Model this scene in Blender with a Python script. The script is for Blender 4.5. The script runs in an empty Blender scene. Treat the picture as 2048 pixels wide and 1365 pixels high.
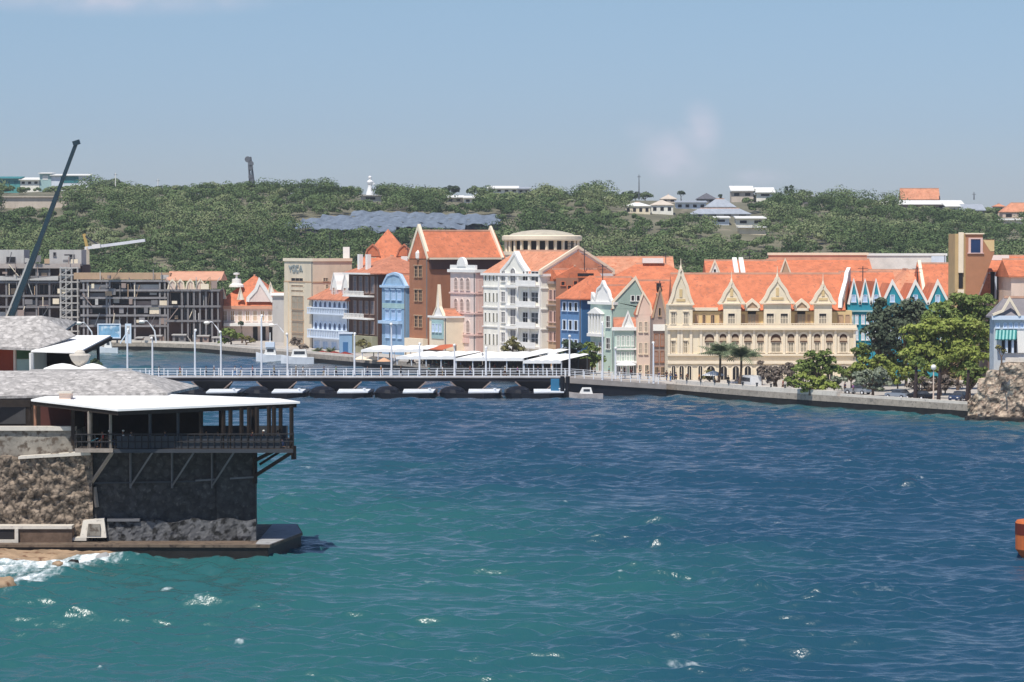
import bpy, math, random
import numpy as np
from mathutils import Vector, noise
random.seed(7); RNG = np.random.default_rng(11)
R = math.radians
SC = bpy.context.scene
# ---------------------------------------------------------------- camera
F, CX, CY, H = 5400.0, 1024.0, 682.5, 25.0
PITCH = math.atan((CY - 495.0) / F)
cam = bpy.data.cameras.new('camera'); cam.sensor_width = 36.0; cam.lens = 36.0 * F / 2048.0
cam.clip_start = 1.0; cam.clip_end = 30000.0
co = bpy.data.objects.new('camera', cam); SC.collection.objects.link(co)
co.location = (0, 0, H); co.rotation_euler = (math.pi / 2 - PITCH, 0, 0); SC.camera = co
# ---------------------------------------------------------------- light
SUN_EL, SUN_AZ = R(62), R(204)      # azimuth clockwise from +Y: the sun stands high behind the camera
sv = Vector((math.sin(SUN_AZ) * math.cos(SUN_EL), math.cos(SUN_AZ) * math.cos(SUN_EL), math.sin(SUN_EL)))
W = bpy.data.worlds.new("World"); SC.world = W; W.use_nodes = True
wn, wl = W.node_tree.nodes, W.node_tree.links
bg = wn['Background']; bg.inputs['Strength'].default_value = 0.088
sky = wn.new('ShaderNodeTexSky'); sky.sky_type = 'NISHITA'; sky.sun_disc = False
sky.sun_elevation = SUN_EL; sky.sun_rotation = SUN_AZ; sky.altitude = 0
sky.air_density = 1.0; sky.dust_density = 0.3; sky.ozone_density = 4.0
tc = wn.new('ShaderNodeTexCoord'); mp = wn.new('ShaderNodeMapping'); mp.inputs['Scale'].default_value = (5, 5, 22)
nz = wn.new('ShaderNodeTexNoise'); nz.inputs['Scale'].default_value = 2.2; nz.inputs['Detail'].default_value = 5
rp = wn.new('ShaderNodeValToRGB'); rp.color_ramp.elements[0].position = 0.60; rp.color_ramp.elements[1].position = 0.9
hs = wn.new('ShaderNodeMix'); hs.data_type = 'RGBA'; hs.blend_type = 'MULTIPLY'; hs.inputs[0].default_value = 1.0
hs.inputs[7].default_value = (1.0, 1.04, 1.20, 1)      # slightly bluer air than the model's default
mx = wn.new('ShaderNodeMix'); mx.data_type = 'RGBA'; mx.inputs[7].default_value = (6.6, 6.7, 7.9, 1)
fm = wn.new('ShaderNodeMath'); fm.operation = 'MULTIPLY'; fm.inputs[1].default_value = 0.5
wl.new(tc.outputs['Generated'], mp.inputs[0]); wl.new(mp.outputs[0], nz.inputs['Vector']); wl.new(nz.outputs[0], rp.inputs[0])
cm = None      # three faint cloud puffs low in the sky, each a soft patch of directions broken up by noise
for cx_, cy_, rx_, ry_, k_ in ((1392, 262, 62, 75, 0.8), (1345, 318, 100, 85, 0.7), (1520, 356, 80, 22, 0.5), (240, 0, 420, 50, 0.7), (1290, 262, 60, 40, 0.2)):
    sb = wn.new('ShaderNodeVectorMath'); sb.operation = 'SUBTRACT'; sb.inputs[1].default_value = ((cx_ - CX) / F, 1.0, (495 - cy_) / F); wl.new(tc.outputs['Generated'], sb.inputs[0])
    sc1 = wn.new('ShaderNodeVectorMath'); sc1.operation = 'MULTIPLY'; sc1.inputs[1].default_value = (F / rx_, 0.0, F / ry_); wl.new(sb.outputs[0], sc1.inputs[0])
    ln = wn.new('ShaderNodeVectorMath'); ln.operation = 'LENGTH'; wl.new(sc1.outputs[0], ln.inputs[0]); mr = wn.new('ShaderNodeMapRange'); mr.interpolation_type = 'SMOOTHSTEP'; mr.inputs[1].default_value = 1.0; mr.inputs[2].default_value = 0.1; mr.inputs[3].default_value = 0.0; mr.inputs[4].default_value = k_; wl.new(ln.outputs[1], mr.inputs[0])
    if cm is None: cm = mr.outputs[0]
    else: am = wn.new('ShaderNodeMath'); am.operation = 'MAXIMUM'; wl.new(cm, am.inputs[0]); wl.new(mr.outputs[0], am.inputs[1]); cm = am.outputs[0]
nz.inputs['Scale'].default_value = 14; mp.inputs['Scale'].default_value = (4, 4, 5); rp.color_ramp.elements[0].position = 0.25; rp.color_ramp.elements[1].position = 0.62
wl.new(rp.outputs[0], fm.inputs[0]); wl.new(cm, fm.inputs[1]); wl.new(fm.outputs[0], mx.inputs[0])
sx = wn.new('ShaderNodeSeparateXYZ'); wl.new(tc.outputs['Generated'], sx.inputs[0]); hr = wn.new('ShaderNodeValToRGB')      # the low air is as blue as the rest
hr.color_ramp.elements[0].position = 0.0; hr.color_ramp.elements[0].color = (0.71, 0.77, 1.06, 1); hr.color_ramp.elements[1].position = 0.10; hr.color_ramp.elements[1].color = (0.88, 0.92, 1.02, 1); e_ = hr.color_ramp.elements.new(0.045); e_.color = (0.72, 0.79, 1.04, 1)
wl.new(sx.outputs['Z'], hr.inputs[0]); wl.new(hr.outputs[0], hs.inputs[7]); wl.new(sky.outputs[0], hs.inputs[6]); wl.new(hs.outputs[2], mx.inputs[6]); wl.new(mx.outputs[2], bg.inputs[0])
sl = bpy.data.lights.new('sun', 'SUN'); sl.energy = 4.3; sl.angle = R(0.55); sl.color = (1.0, 0.95, 0.86)
so = bpy.data.objects.new('sun', sl); SC.collection.objects.link(so); so.rotation_euler = sv.to_track_quat('Z', 'Y').to_euler()
SC.view_settings.view_transform = 'Standard'; SC.view_settings.look = 'None'
SC.view_settings.exposure = 0.15; SC.view_settings.gamma = 1.0; SC.view_settings.use_curve_mapping = False
SC.cycles.max_bounces = 6; SC.cycles.volume_bounces = 0
# ---------------------------------------------------------------- pixel rays (a point at a chosen distance)
_c, _s = math.cos(PITCH), math.sin(PITCH)
def ray(x, y):
    a, b = (x - CX) / F, (CY - y) / F
    dy = _c + b * _s
    return a / dy, (-_s + b * _c) / dy
def at(x, y, D):
    kx, kz = ray(x, y); return Vector((kx * D, D, H + kz * D))
def gnd(x, y, z=0.0):
    kx, kz = ray(x, y); D = (z - H) / kz; return Vector((kx * D, D, z))
def yat(z, D):
    t = (z - H) / D      # = (-s+bc)/(c+bs)
    b = (t * _c + _s) / (_c - t * _s); return CY - b * F
# ---------------------------------------------------------------- materials
MATS = {}
def M(name, col, rough=0.8, var=0.14, scale=0.6, bump=0.0, bs=3.0, metal=0.0, stain=None, st=0.5, spec=0.3, vor=False, wave=None, warp=(1, 1, 1), pits=1.0):
    if name in MATS: return MATS[name]
    m = bpy.data.materials.new(name); m.use_nodes = True; MATS[name] = m
    N, L = m.node_tree.nodes, m.node_tree.links
    p = N['Principled BSDF']; p.inputs['Roughness'].default_value = rough; p.inputs['Metallic'].default_value = metal
    p.inputs['Specular IOR Level'].default_value = spec
    t = N.new('ShaderNodeTexCoord'); mpn = N.new('ShaderNodeMapping'); mpn.inputs['Scale'].default_value = warp
    L.new(t.outputs['Object'], mpn.inputs[0])
    n1 = N.new('ShaderNodeTexNoise'); n1.inputs['Scale'].default_value = scale; n1.inputs['Detail'].default_value = 6; n1.inputs['Roughness'].default_value = 0.65
    L.new(mpn.outputs[0], n1.inputs['Vector'])
    r = N.new('ShaderNodeValToRGB'); e = r.color_ramp.elements
    e[0].position = 0.3; e[1].position = 0.7
    e[0].color = (*[max(0, c * (1 - var)) for c in col], 1); e[1].color = (*[min(1, c * (1 + var)) for c in col], 1)
    L.new(n1.outputs[0], r.inputs[0]); out = r.outputs[0]
    if stain:
        n2 = N.new('ShaderNodeTexNoise'); n2.inputs['Scale'].default_value = scale * 2.7; n2.inputs['Detail'].default_value = 8
        L.new(mpn.outputs[0], n2.inputs['Vector'])
        r2 = N.new('ShaderNodeValToRGB'); r2.color_ramp.elements[0].position = st; r2.color_ramp.elements[1].position = st + 0.12
        L.new(n2.outputs[0], r2.inputs[0]); mm = N.new('ShaderNodeMix'); mm.data_type = 'RGBA'
        L.new(r2.outputs[0], mm.inputs[0]); L.new(out, mm.inputs[6]); mm.inputs[7].default_value = (*stain, 1); out = mm.outputs[2]
    hsrc = None
    if vor:
        v = N.new('ShaderNodeTexVoronoi'); v.inputs['Scale'].default_value = bs; v.feature = 'F1'
        nn = N.new('ShaderNodeTexNoise'); nn.inputs['Scale'].default_value = bs * 0.8; va = N.new('ShaderNodeVectorMath'); va.operation = 'ADD'
        L.new(mpn.outputs[0], nn.inputs['Vector']); vs = N.new('ShaderNodeVectorMath'); vs.operation = 'SCALE'; vs.inputs['Scale'].default_value = 1.2 / bs
        L.new(nn.outputs['Color'], vs.inputs[0]); L.new(vs.outputs[0], va.inputs[0]); L.new(mpn.outputs[0], va.inputs[1]); L.new(va.outputs[0], v.inputs['Vector'])
        cm = N.new('ShaderNodeMix'); cm.data_type = 'RGBA'; cm.blend_type = 'OVERLAY'; cm.inputs[0].default_value = 0.35
        L.new(out, cm.inputs[6]); bw = N.new('ShaderNodeRGBToBW'); L.new(v.outputs['Color'], bw.inputs[0]); L.new(bw.outputs[0], cm.inputs[7]); out = cm.outputs[2]
        pr = N.new('ShaderNodeMapRange'); pr.inputs[1].default_value = 0.42; pr.inputs[2].default_value = 0.75; pr.inputs[3].default_value = 1.0; pr.inputs[4].default_value = pits; L.new(v.outputs['Distance'], pr.inputs[0])
        pm_ = N.new('ShaderNodeMix'); pm_.data_type = 'RGBA'; pm_.blend_type = 'MULTIPLY'; pm_.inputs[0].default_value = 1; L.new(out, pm_.inputs[6]); L.new(pr.outputs[0], pm_.inputs[7]); out = pm_.outputs[2]
        iv = N.new('ShaderNodeMath'); iv.operation = 'SUBTRACT'; iv.inputs[0].default_value = 1; L.new(v.outputs['Distance'], iv.inputs[1]); hsrc = iv.outputs[0]
    elif wave:
        w = N.new('ShaderNodeTexWave'); w.wave_type = 'BANDS'; w.bands_direction = wave; w.inputs['Scale'].default_value = bs; w.inputs['Distortion'].default_value = 0.6
        L.new(t.outputs['Object'], w.inputs['Vector']); hsrc = w.outputs['Fac']
    elif bump:
        b1 = N.new('ShaderNodeTexNoise'); b1.inputs['Scale'].default_value = bs; b1.inputs['Detail'].default_value = 5; L.new(mpn.outputs[0], b1.inputs['Vector']); hsrc = b1.outputs[0]
    if bump and hsrc:
        b = N.new('ShaderNodeBump'); b.inputs['Strength'].default_value = min(1, bump * 2); b.inputs['Distance'].default_value = bump
        L.new(hsrc, b.inputs['Height']); L.new(b.outputs[0], p.inputs['Normal'])
    L.new(out, p.inputs['Base Color'])
    return m
def LEAF(name, c0, c1, c2=None):
    m = bpy.data.materials.new(name); m.use_nodes = True; N, L = m.node_tree.nodes, m.node_tree.links
    p = N['Principled BSDF']; p.inputs['Roughness'].default_value = 0.7; p.inputs['Specular IOR Level'].default_value = 0.2
    g = N.new('ShaderNodeNewGeometry'); r = N.new('ShaderNodeValToRGB'); e = r.color_ramp.elements
    e[0].color = (*c0, 1); e[1].color = (*c1, 1)
    if c2: k = e.new(0.9); k.color = (*c1, 1); e[2].color = (*c2, 1)
    L.new(g.outputs['Random Per Island'], r.inputs[0]); 
    t = N.new('ShaderNodeTexCoord'); n = N.new('ShaderNodeTexNoise'); n.inputs['Scale'].default_value = 0.16; n.inputs['Detail'].default_value = 2
    L.new(t.outputs['Object'], n.inputs['Vector']); mm = N.new('ShaderNodeMix'); mm.data_type = 'RGBA'; mm.blend_type = 'OVERLAY'; mm.inputs[0].default_value = 0.45
    L.new(r.outputs[0], mm.inputs[6]); L.new(n.outputs[0], mm.inputs[7]); L.new(mm.outputs[2], p.inputs['Base Color'])
    return m
tile = dict(rough=0.85, var=0.24, scale=0.55, bump=0.05, bs=1.1, wave='Z', stain=(0.40, 0.15, 0.09), st=0.56)
m_tile = M('roof_tile_orange', (0.58, 0.19, 0.096), **tile)
m_tile2 = M('roof_tile_pale', (0.60, 0.27, 0.16), **{**tile, 'stain': (0.5, 0.16, 0.08)})
m_tiled = M('roof_tile_worn', (0.50, 0.20, 0.12), **{**tile, 'stain': (0.34, 0.13, 0.08)})
m_ridge = M('ridge_mortar', (0.60, 0.36, 0.25), var=.2)
m_salmon = M('roof_salmon', (0.62, 0.33, 0.22), var=0.1)
def wall(n, c, **k): return M(n, c, **{**dict(rough=0.85, var=0.11, scale=0.4, bump=0.01, bs=4, warp=(1, 1, .4), stain=tuple(v * 0.82 for v in c), st=0.62), **k})
w_cream = wall('wall_cream', (0.82, 0.71, 0.53)); w_ochre = wall('wall_ochre', (0.70, 0.52, 0.27)); w_bank = wall('wall_bank', (0.70, 0.60, 0.46))
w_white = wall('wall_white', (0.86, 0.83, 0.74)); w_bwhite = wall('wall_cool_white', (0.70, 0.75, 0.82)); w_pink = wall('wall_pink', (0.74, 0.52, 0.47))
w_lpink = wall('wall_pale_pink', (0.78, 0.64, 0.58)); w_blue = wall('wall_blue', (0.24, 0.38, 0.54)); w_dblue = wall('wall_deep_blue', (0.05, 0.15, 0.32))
w_turq = wall('wall_turquoise', (0.03, 0.27, 0.36)); w_mint = wall('wall_mint', (0.50, 0.62, 0.54)); w_green = wall('wall_sage', (0.34, 0.44, 0.38))
w_brick = wall('wall_brick_brown', (0.36, 0.16, 0.09)); w_brown = wall('wall_brown', (0.33, 0.17, 0.11)); w_dark = wall('wall_dark_brown', (0.10, 0.055, 0.045))
w_tan = wall('wall_tan', (0.50, 0.34, 0.22)); w_beige = wall('wall_beige', (0.72, 0.56, 0.46)); w_olive = wall('wall_olive', (0.36, 0.35, 0.24)); w_teal = wall('wall_pale_teal', (0.36, 0.52, 0.52))
w_conc = wall('concrete_grey', (0.20, 0.19, 0.195), stain=(0.11, 0.105, 0.105)); w_concl = wall('concrete_light', (0.50, 0.48, 0.46)); w_taupe = wall('wall_taupe', (0.33, 0.25, 0.22))
t_white = M('trim_white', (0.84, 0.82, 0.78), var=0.05); t_cream = M('trim_cream', (0.84, 0.72, 0.55), var=0.05); t_blue = M('trim_bluewhite', (0.66, 0.74, 0.85), var=0.05)
t_dark = M('dark_opening', (0.020, 0.018, 0.020), rough=0.6); glass = M('window_glass', (0.045, 0.05, 0.06), rough=0.25, spec=0.6, var=0.5, scale=1.5)
glassl = M('window_shutter', (0.36, 0.31, 0.24), rough=0.6, var=0.2, scale=2); g_blue = M('shutter_blue', (0.42, 0.55, 0.74), var=0.1)
m_metal = M('painted_metal_white', (0.74, 0.76, 0.80), rough=0.5, var=0.06); m_steel = M('dark_steel', (0.045, 0.05, 0.06), rough=0.6)
m_bronze = M('dark_timber', (0.026, 0.018, 0.014), rough=0.7, var=0.3, scale=2); m_canvas = M('canvas_white', (0.86, 0.85, 0.83), rough=0.85, var=0.04)
m_trunk = M('bark', (0.13, 0.09, 0.065), var=0.3, scale=3, bump=0.05)
# ---------------------------------------------------------------- mesh builder
COL = SC.collection
ORG = {}
class MB:
    def __init__(s): s.v = []; s.f = []; s.k = []
    def add(s, vs, fs):
        n = len(s.v); s.k.append((list(vs), list(fs))); s.v += [tuple(v) for v in vs]; s.f += [tuple(i + n for i in f) for f in fs]; return s
    def hexa(s, b, t):      # bottom 4, top 4 (both ccw from above)
        return s.add(list(b) + list(t), [(3, 2, 1, 0), (4, 5, 6, 7), (0, 1, 5, 4), (1, 2, 6, 5), (2, 3, 7, 6), (3, 0, 4, 7)])
    def box(s, x0, y0, z0, x1, y1, z1):
        return s.hexa([(x0, y0, z0), (x1, y0, z0), (x1, y1, z0), (x0, y1, z0)], [(x0, y0, z1), (x1, y0, z1), (x1, y1, z1), (x0, y1, z1)])
    def fb(s, fc, u0, u1, z0, z1, o0, o1):      # box on a face, o = distance out of the face
        P = fc.p
        return s.hexa([P(u0, z0, o1), P(u1, z0, o1), P(u1, z0, o0), P(u0, z0, o0)], [P(u0, z1, o1), P(u1, z1, o1), P(u1, z1, o0), P(u0, z1, o0)])
    def prism(s, fc, pts, o0, o1):
        n = len(pts); a = [fc.p(u, z, o1) for u, z in pts]; b = [fc.p(u, z, o0) for u, z in pts]
        return s.add(a + b, [tuple(range(n)), tuple(range(2 * n - 1, n - 1, -1))] + [(i + n, (i + 1) % n + n, (i + 1) % n, i) for i in range(n)])
    def band(s, fc, pts, w, o0, o1):      # trim strip of width w following an outline, mitred, one closed ribbon
        q = [Vector(p) for p in pts]; q = [p for k, p in enumerate(q) if k == 0 or (p - q[k - 1]).length > 1e-3]; n = len(q); loop = (q[0] - q[-1]).length < 1e-3
        L, Rr = [], []
        for k in range(n):
            a = q[k] - q[k - 1] if k > 0 else (q[k] - q[-2] if loop else q[1] - q[0]); b = q[k + 1] - q[k] if k < n - 1 else (q[1] - q[0] if loop else q[-1] - q[-2])
            a = a.normalized(); b = b.normalized(); na = Vector((-a.y, a.x)); nb = Vector((-b.y, b.x)); m = na + nb
            m = m / max(m.length_squared / 2, 0.35) if m.length > 1e-4 else na
            L.append(q[k] + m * w / 2); Rr.append(q[k] - m * w / 2)
        vs = [fc.p(p.x, p.y, o) for k in range(n) for p, o in ((L[k], o1), (Rr[k], o1), (Rr[k], o0), (L[k], o0))]; fs = []
        for k in range(n - 1):
            a, b = 4 * k, 4 * k + 4; fs += [(a, a + 1, b + 1, b), (a + 1, a + 2, b + 2, b + 1), (a + 2, a + 3, b + 3, b + 2), (a + 3, a, b, b + 3)]
        if not loop: fs += [(3, 2, 1, 0), tuple(4 * n - 4 + i for i in range(4))]
        return s.add(vs, fs)
    def tube(s, pts, r, n=6):
        pts = [Vector(p) for p in pts]; rs = r if isinstance(r, (list, tuple)) else [r] * len(pts); base = len(s.v); vs = []; fs = []
        for i, p in enumerate(pts):
            d = (pts[min(i + 1, len(pts) - 1)] - pts[max(i - 1, 0)]).normalized(); a = d.orthogonal().normalized() if abs(d.z) < 0.95 else Vector((1, 0, 0))
            a = (a - d * a.dot(d)).normalized(); b = d.cross(a)
            vs += [p + (a * math.cos(2 * math.pi * k / n) + b * math.sin(2 * math.pi * k / n)) * rs[i] for k in range(n)]
        for i in range(len(pts) - 1):
            for k in range(n): fs.append((i * n + k, i * n + (k + 1) % n, (i + 1) * n + (k + 1) % n, (i + 1) * n + k))
        fs += [tuple(range(n - 1, -1, -1)), tuple(range((len(pts) - 1) * n, len(pts) * n))]
        return s.add(vs, fs)
    def bar(s, a, b, w):
        return s.tube([a, b], w / 2 * 1.414, 4)
    def lathe(s, c, prof, n=16, sx=1.0):      # prof list of (r,z)
        vs = []; fs = []
        for r, z in prof: vs += [(c[0] + sx * r * math.cos(2 * math.pi * k / n), c[1] + r * math.sin(2 * math.pi * k / n), c[2] + z) for k in range(n)]
        for i in range(len(prof) - 1):
            for k in range(n): fs.append((i * n + k, i * n + (k + 1) % n, (i + 1) * n + (k + 1) % n, (i + 1) * n + k))
        fs += [tuple(range(n - 1, -1, -1)), tuple(range((len(prof) - 1) * n, len(prof) * n))]
        return s.add(vs, fs)
    def ball(s, c, r, n=8, m=5, sz=1.0):
        return s.lathe(c, [(r * math.sin(math.pi * (j + 0.02) / (m + 0.04)), -r * sz * math.cos(math.pi * (j + 0.02) / (m + 0.04))) for j in range(m + 1)], n)
    def bounds(s):
        a = np.array(s.v); return a.min(0), a.max(0)
    def each(s, name, mat, parent): return [MB().add(v, f).build(name, mat, parent) for v, f in s.k]      # every piece a part of its own
    def build(s, name, mat, parent=None, smooth=False, **tags):
        if parent is not None: o = ORG[parent.name]
        else:
            lo, hi = s.bounds(); o = Vector(((lo[0] + hi[0]) / 2, (lo[1] + hi[1]) / 2, lo[2]))
        me = bpy.data.meshes.new(name); me.from_pydata([(v[0] - o[0], v[1] - o[1], v[2] - o[2]) for v in s.v], [], s.f); me.update()
        if smooth: me.shade_smooth()
        ob = bpy.data.objects.new(name, me); COL.objects.link(ob); me.materials.append(mat)
        ORG[ob.name] = Vector(o)
        if parent is None: ob.location = o
        else: ob.parent = parent
        if tags: tag(ob, **tags)
        return ob
def tag(o, label=None, cat=None, group=None, kind=None):
    if label: o['label'] = label
    if cat: o['category'] = cat
    if group: o['group'] = group
    if kind: o['kind'] = kind
    return o
def empty(name, loc, label, cat, group=None):
    o = bpy.data.objects.new(name, None); o.empty_display_size = 0.5; COL.objects.link(o); o.location = loc; ORG[o.name] = Vector(loc)
    return tag(o, label, cat, group)
def copy_tree(o, loc=None, parent=None, rz=None, mats=None):
    c = o.copy(); COL.objects.link(c)
    if parent is not None: c.parent = parent
    if loc is not None: c.location = loc; ORG[c.name] = Vector(loc)
    if rz is not None: c.rotation_euler = (0, 0, rz)
    if mats and c.type == 'MESH' and o.name.split('.')[0] in mats:
        c.material_slots[0].link = 'OBJECT'; c.material_slots[0].material = mats[o.name.split('.')[0]]
    for ch in list(o.children): copy_tree(ch, None, c, None, mats)
    return c
def np_mesh(name, verts, quads, mat, smooth=False, attrs=None):
    me = bpy.data.meshes.new(name); k = quads.shape[1]
    me.vertices.add(len(verts)); me.vertices.foreach_set('co', verts.astype(np.float32).ravel())
    me.loops.add(quads.size); me.loops.foreach_set('vertex_index', quads.astype(np.int32).ravel())
    me.polygons.add(len(quads)); me.polygons.foreach_set('loop_start', np.arange(0, quads.size, k, dtype=np.int32))
    for an, av in (attrs or {}).items():
        at_ = me.attributes.new(an, 'FLOAT', 'POINT'); at_.data.foreach_set('value', av.astype(np.float32))
    me.update(calc_edges=True); me.materials.append(mat)
    if smooth: me.shade_smooth()
    o = bpy.data.objects.new(name, me); COL.objects.link(o); return o
# ---------------------------------------------------------------- faces (vertical planes in plan)
class Face:
    def __init__(s, O, d): s.O = Vector((O[0], O[1])); s.d = Vector((d[0], d[1])).normalized(); s.n = Vector((s.d.y, -s.d.x))
    def p(s, u, z, o=0.0):
        q = s.O + s.d * u + s.n * o; return Vector((q.x, q.y, z))
    def u(s, x, y=600):
        k, _ = ray(x, y); return (k * s.O.y - s.O.x) / (s.d.x - k * s.d.y)
    def D(s, u): return s.O.y + s.d.y * u
    def uz(s, x, y):
        u = s.u(x, y); _, kz = ray(x, y); return u, H + kz * s.D(u)
    def z(s, y, u):
        return H + ray(CX, y)[1] * s.D(u)
DC, EC = Vector((0.478, -0.878)), Vector((0.878, 0.478))      # along the channel quay, and back from it
L0 = Vector((-61.0, 647.0))
def chan_face(xl, s=0.0):
    b = Face(L0 + EC * s, DC); O = b.O + DC * b.u(xl, 650); return Face(O, DC)
def front_face(xl, D): return Face((ray(xl, 650)[0] * D, D), (1, 0))
# ---------------------------------------------------------------- ground heights of the hill
SKX = [-700, 0, 200, 300, 480, 700, 850, 1000, 1300, 1650, 1850, 2048, 2700]
SKY = [388, 386, 384, 392, 388, 391, 396, 398, 404, 410, 420, 438, 446]
def hill_z(X, Y):
    x = CX + F * X / np.maximum(Y, 1)
    zt = 25 + (495 - np.interp(x, SKX, SKY)) * 0.25
    t = np.clip((Y - 780) / 570.0, 0, 1); t = t * t * (3 - 2 * t)
    bumpz = 1.3 * np.sin(X * 0.021 + 1) * np.sin(Y * 0.017) * np.clip((Y - 800) / 200, 0, 1) * np.clip((1330 - Y) / 150, 0, 1)
    return 2.0 + (zt - 2.0) * t + bumpz - np.clip((Y - 1400) / 600, 0, 1) * 16
def hill_at(x, yb):      # the point on the hill seen at pixel x, yb
    k, kz = ray(x, yb)
    for D in np.arange(800, 1500, 3.0):
        if hill_z(k * D, D) >= H + kz * D: return Vector((k * D, D, float(hill_z(k * D, D))))
    return Vector((k * 1350, 1350, float(hill_z(k * 1350, 1350))))
# ================================================================ SETTING: water, land, hill
SL = 0.32
def make_water():
    t = np.concatenate([-np.geomspace(6, 0.36, 26)[:-1], np.arange(-0.36, 0.3601, 0.0013), np.geomspace(0.36, 6, 26)[1:]])
    ypx = np.concatenate([np.geomspace(9000, 1560, 40)[:-1], np.arange(1560, 690, -0.62)])
    D = 135000.0 / (ypx - 495.0)
    T, DD = np.meshgrid(t, D); X = T * DD; Y = DD.copy()
    dsp = np.gradient(D)[:, None] * np.ones_like(T); dtx = np.abs(np.gradient(t))[None, :] * DD
    sp = np.maximum(np.abs(dsp), dtx)
    Z = np.zeros_like(X); OX = np.zeros_like(X); OY = np.zeros_like(X)
    N = 72
    for i in range(N):
        lam = 1.0 * 9.0 ** (i / (N - 1)); k = 2 * math.pi / lam
        th = -math.pi / 2 - 0.25 + RNG.normal(0, 0.50); ph = RNG.uniform(0, 6.283); short = lam < 5
        att = np.clip((lam / sp - 1.6) / 1.3, 0, 1)
        if lam < 0.6 * sp.min(): continue
        q = (X * math.cos(th) + Y * math.sin(th)) * k + ph; s_ = np.sin(q)
        if short:      # short steep wavelets come in separate little groups with sharp crests
            b1, b2, b3, b4 = RNG.uniform(0, 6.283, 4); e1 = np.sin(X * k * 0.19 + Y * k * 0.07 + b1 + 1.5 * np.sin(Y * k * 0.05 + b3)) * np.sin(Y * k * 0.15 - X * k * 0.05 + b2 + 1.5 * np.sin(X * k * 0.06 + b4))
            env = np.clip(e1 * 2.4 - 0.45, 0, 1.5); Z += SL * math.sqrt(2.0 / N) / k * 2.3 * env * att * (((s_ + 1) / 2) ** 2.2 * 2 - 0.6)
        else:
            a = SL * math.sqrt(2.0 / N) / k * 0.8; Z += a * att * s_; OX += a * att * np.cos(q) * math.cos(th); OY += a * att * np.cos(q) * math.sin(th)
    grp = 0.75 + 0.35 * np.sin(X * 0.11 + Y * 0.05 + 1.3 * np.sin(Y * 0.06)) * np.sin(Y * 0.09 - X * 0.03)
    Z *= grp
    # shoal tint (teal over the shallow reef near the fort and along the right quay)
    def sn(x, y, f): return np.sin(x * f + 1.7 * np.sin(y * f * 0.7)) * np.sin(y * f * 1.1 + 1.3 * np.sin(x * f * 0.8 + 2))
    nzv = 0.5 * sn(X, Y, 0.06) + 0.3 * sn(X + 9, Y, 0.13) + 0.25 * sn(X, Y + 31, 0.31)
    px = CX + F * X / Y
    a1 = 1 / (1 + np.exp(-((np.interp(Y, [150, 206, 267, 333, 420], [13, 9, -3, -27, -70]) - X) / 7.5 + nzv * 2.0)))
    dq = ((X - 26) * 0.80 - (Y - 456) * -0.60)
    edge = 456 - (X - 26) * 1.49      # the quay line
    a2 = np.exp(-np.clip(edge - 6 - Y, 0, 999) / 13) * np.clip((X - 22) / 22, 0, 1) * 0.85
    shoal = np.clip(np.maximum(a1, a2), 0, 1)
    foam = np.zeros_like(X)
    caps = [(545, 1002, 34, 5), (395, 1212, 62, 9), (335, 1180, 34, 5), (1952, 1102, 52, 8), (1757, 1184, 70, 12), (1660, 1208, 22, 6), (1385, 1334, 130, 10), (612, 938, 44, 3), (865, 1165, 34, 3), (700, 1045, 28, 3),
            (985, 960, 26, 3), (202, 1340, 16, 4), (128, 1232, 22, 7), (1700, 930, 26, 3), (1470, 1300, 40, 3), (1240, 1160, 26, 3), (575, 990, 40, 3), (1560, 1050, 24, 3), (720, 1280, 28, 3), (1130, 1010, 22, 2), (480, 1290, 30, 4), (1840, 960, 26, 2), (900, 905, 24, 2)]
    for cx, cy, w, h in caps:
        g = gnd(cx, cy); rx = w / 2 * g.y / F; ry = h / 2 * g.y ** 2 / 135000.0
        dx = (X - g.x) / rx; dyy = (Y - g.y + 0.25 * (X - g.x)) / max(ry, 0.5)
        foam += 1.0 * np.exp(-(dx ** 2 + dyy ** 2) * 0.8)
    # surf around the rocks under the fort
    shore = 216.0 - np.clip((-31 - X) / 9.0, 0, 1) * 6.5
    d = shore - Y; lim = np.clip((-24.5 - X) / 12.0, 0, 1)
    foam += 1.4 * np.exp(-((d - 1.0) / (1.6 + 4.5 * lim)) ** 2) * np.clip((-27 - X) / 5.0, 0, 1) * (X > -140)
    foam += 1.25 * np.exp(-((d - 11 - 1.5 * np.sin(X * .8)) / 5.0) ** 2) * np.clip((-32.5 - X) / 3.0, 0, 1) * (X > -140)
    foam += 1.2 * np.exp(-((d - 23 - 2 * np.sin(X * .6 + 1)) / 4.0) ** 2) * np.clip((-36 - X) / 3.0, 0, 1) * (X > -140)
    foam += 0.5 * np.clip((Z - 0.75) / 0.1, 0, 1) * (Y < 330)
    Z += 0.25 * np.clip(foam, 0, 1)
    V = np.stack([X + OX, Y + OY, Z - 0.02], -1).reshape(-1, 3)
    nr, nc = X.shape; idx = np.arange(nr * nc).reshape(nr, nc)
    Q = np.stack([idx[:-1, :-1], idx[:-1, 1:], idx[1:, 1:], idx[1:, :-1]], -1).reshape(-1, 4)
    m = bpy.data.materials.new('sea_water'); m.use_nodes = True; Nn, L = m.node_tree.nodes, m.node_tree.links
    p = Nn['Principled BSDF']; p.inputs['Roughness'].default_value = 0.10; p.inputs['IOR'].default_value = 1.36; p.inputs['Specular IOR Level'].default_value = 0.5
    A = Nn.new('ShaderNodeAttribute'); A.attribute_name = 'shoal'; B = Nn.new('ShaderNodeAttribute'); B.attribute_name = 'foam'
    mixc = Nn.new('ShaderNodeMix'); mixc.data_type = 'RGBA'; mixc.inputs[6].default_value = (0.011, 0.060, 0.112, 1); mixc.inputs[7].default_value = (0.022, 0.118, 0.124, 1)
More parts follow.
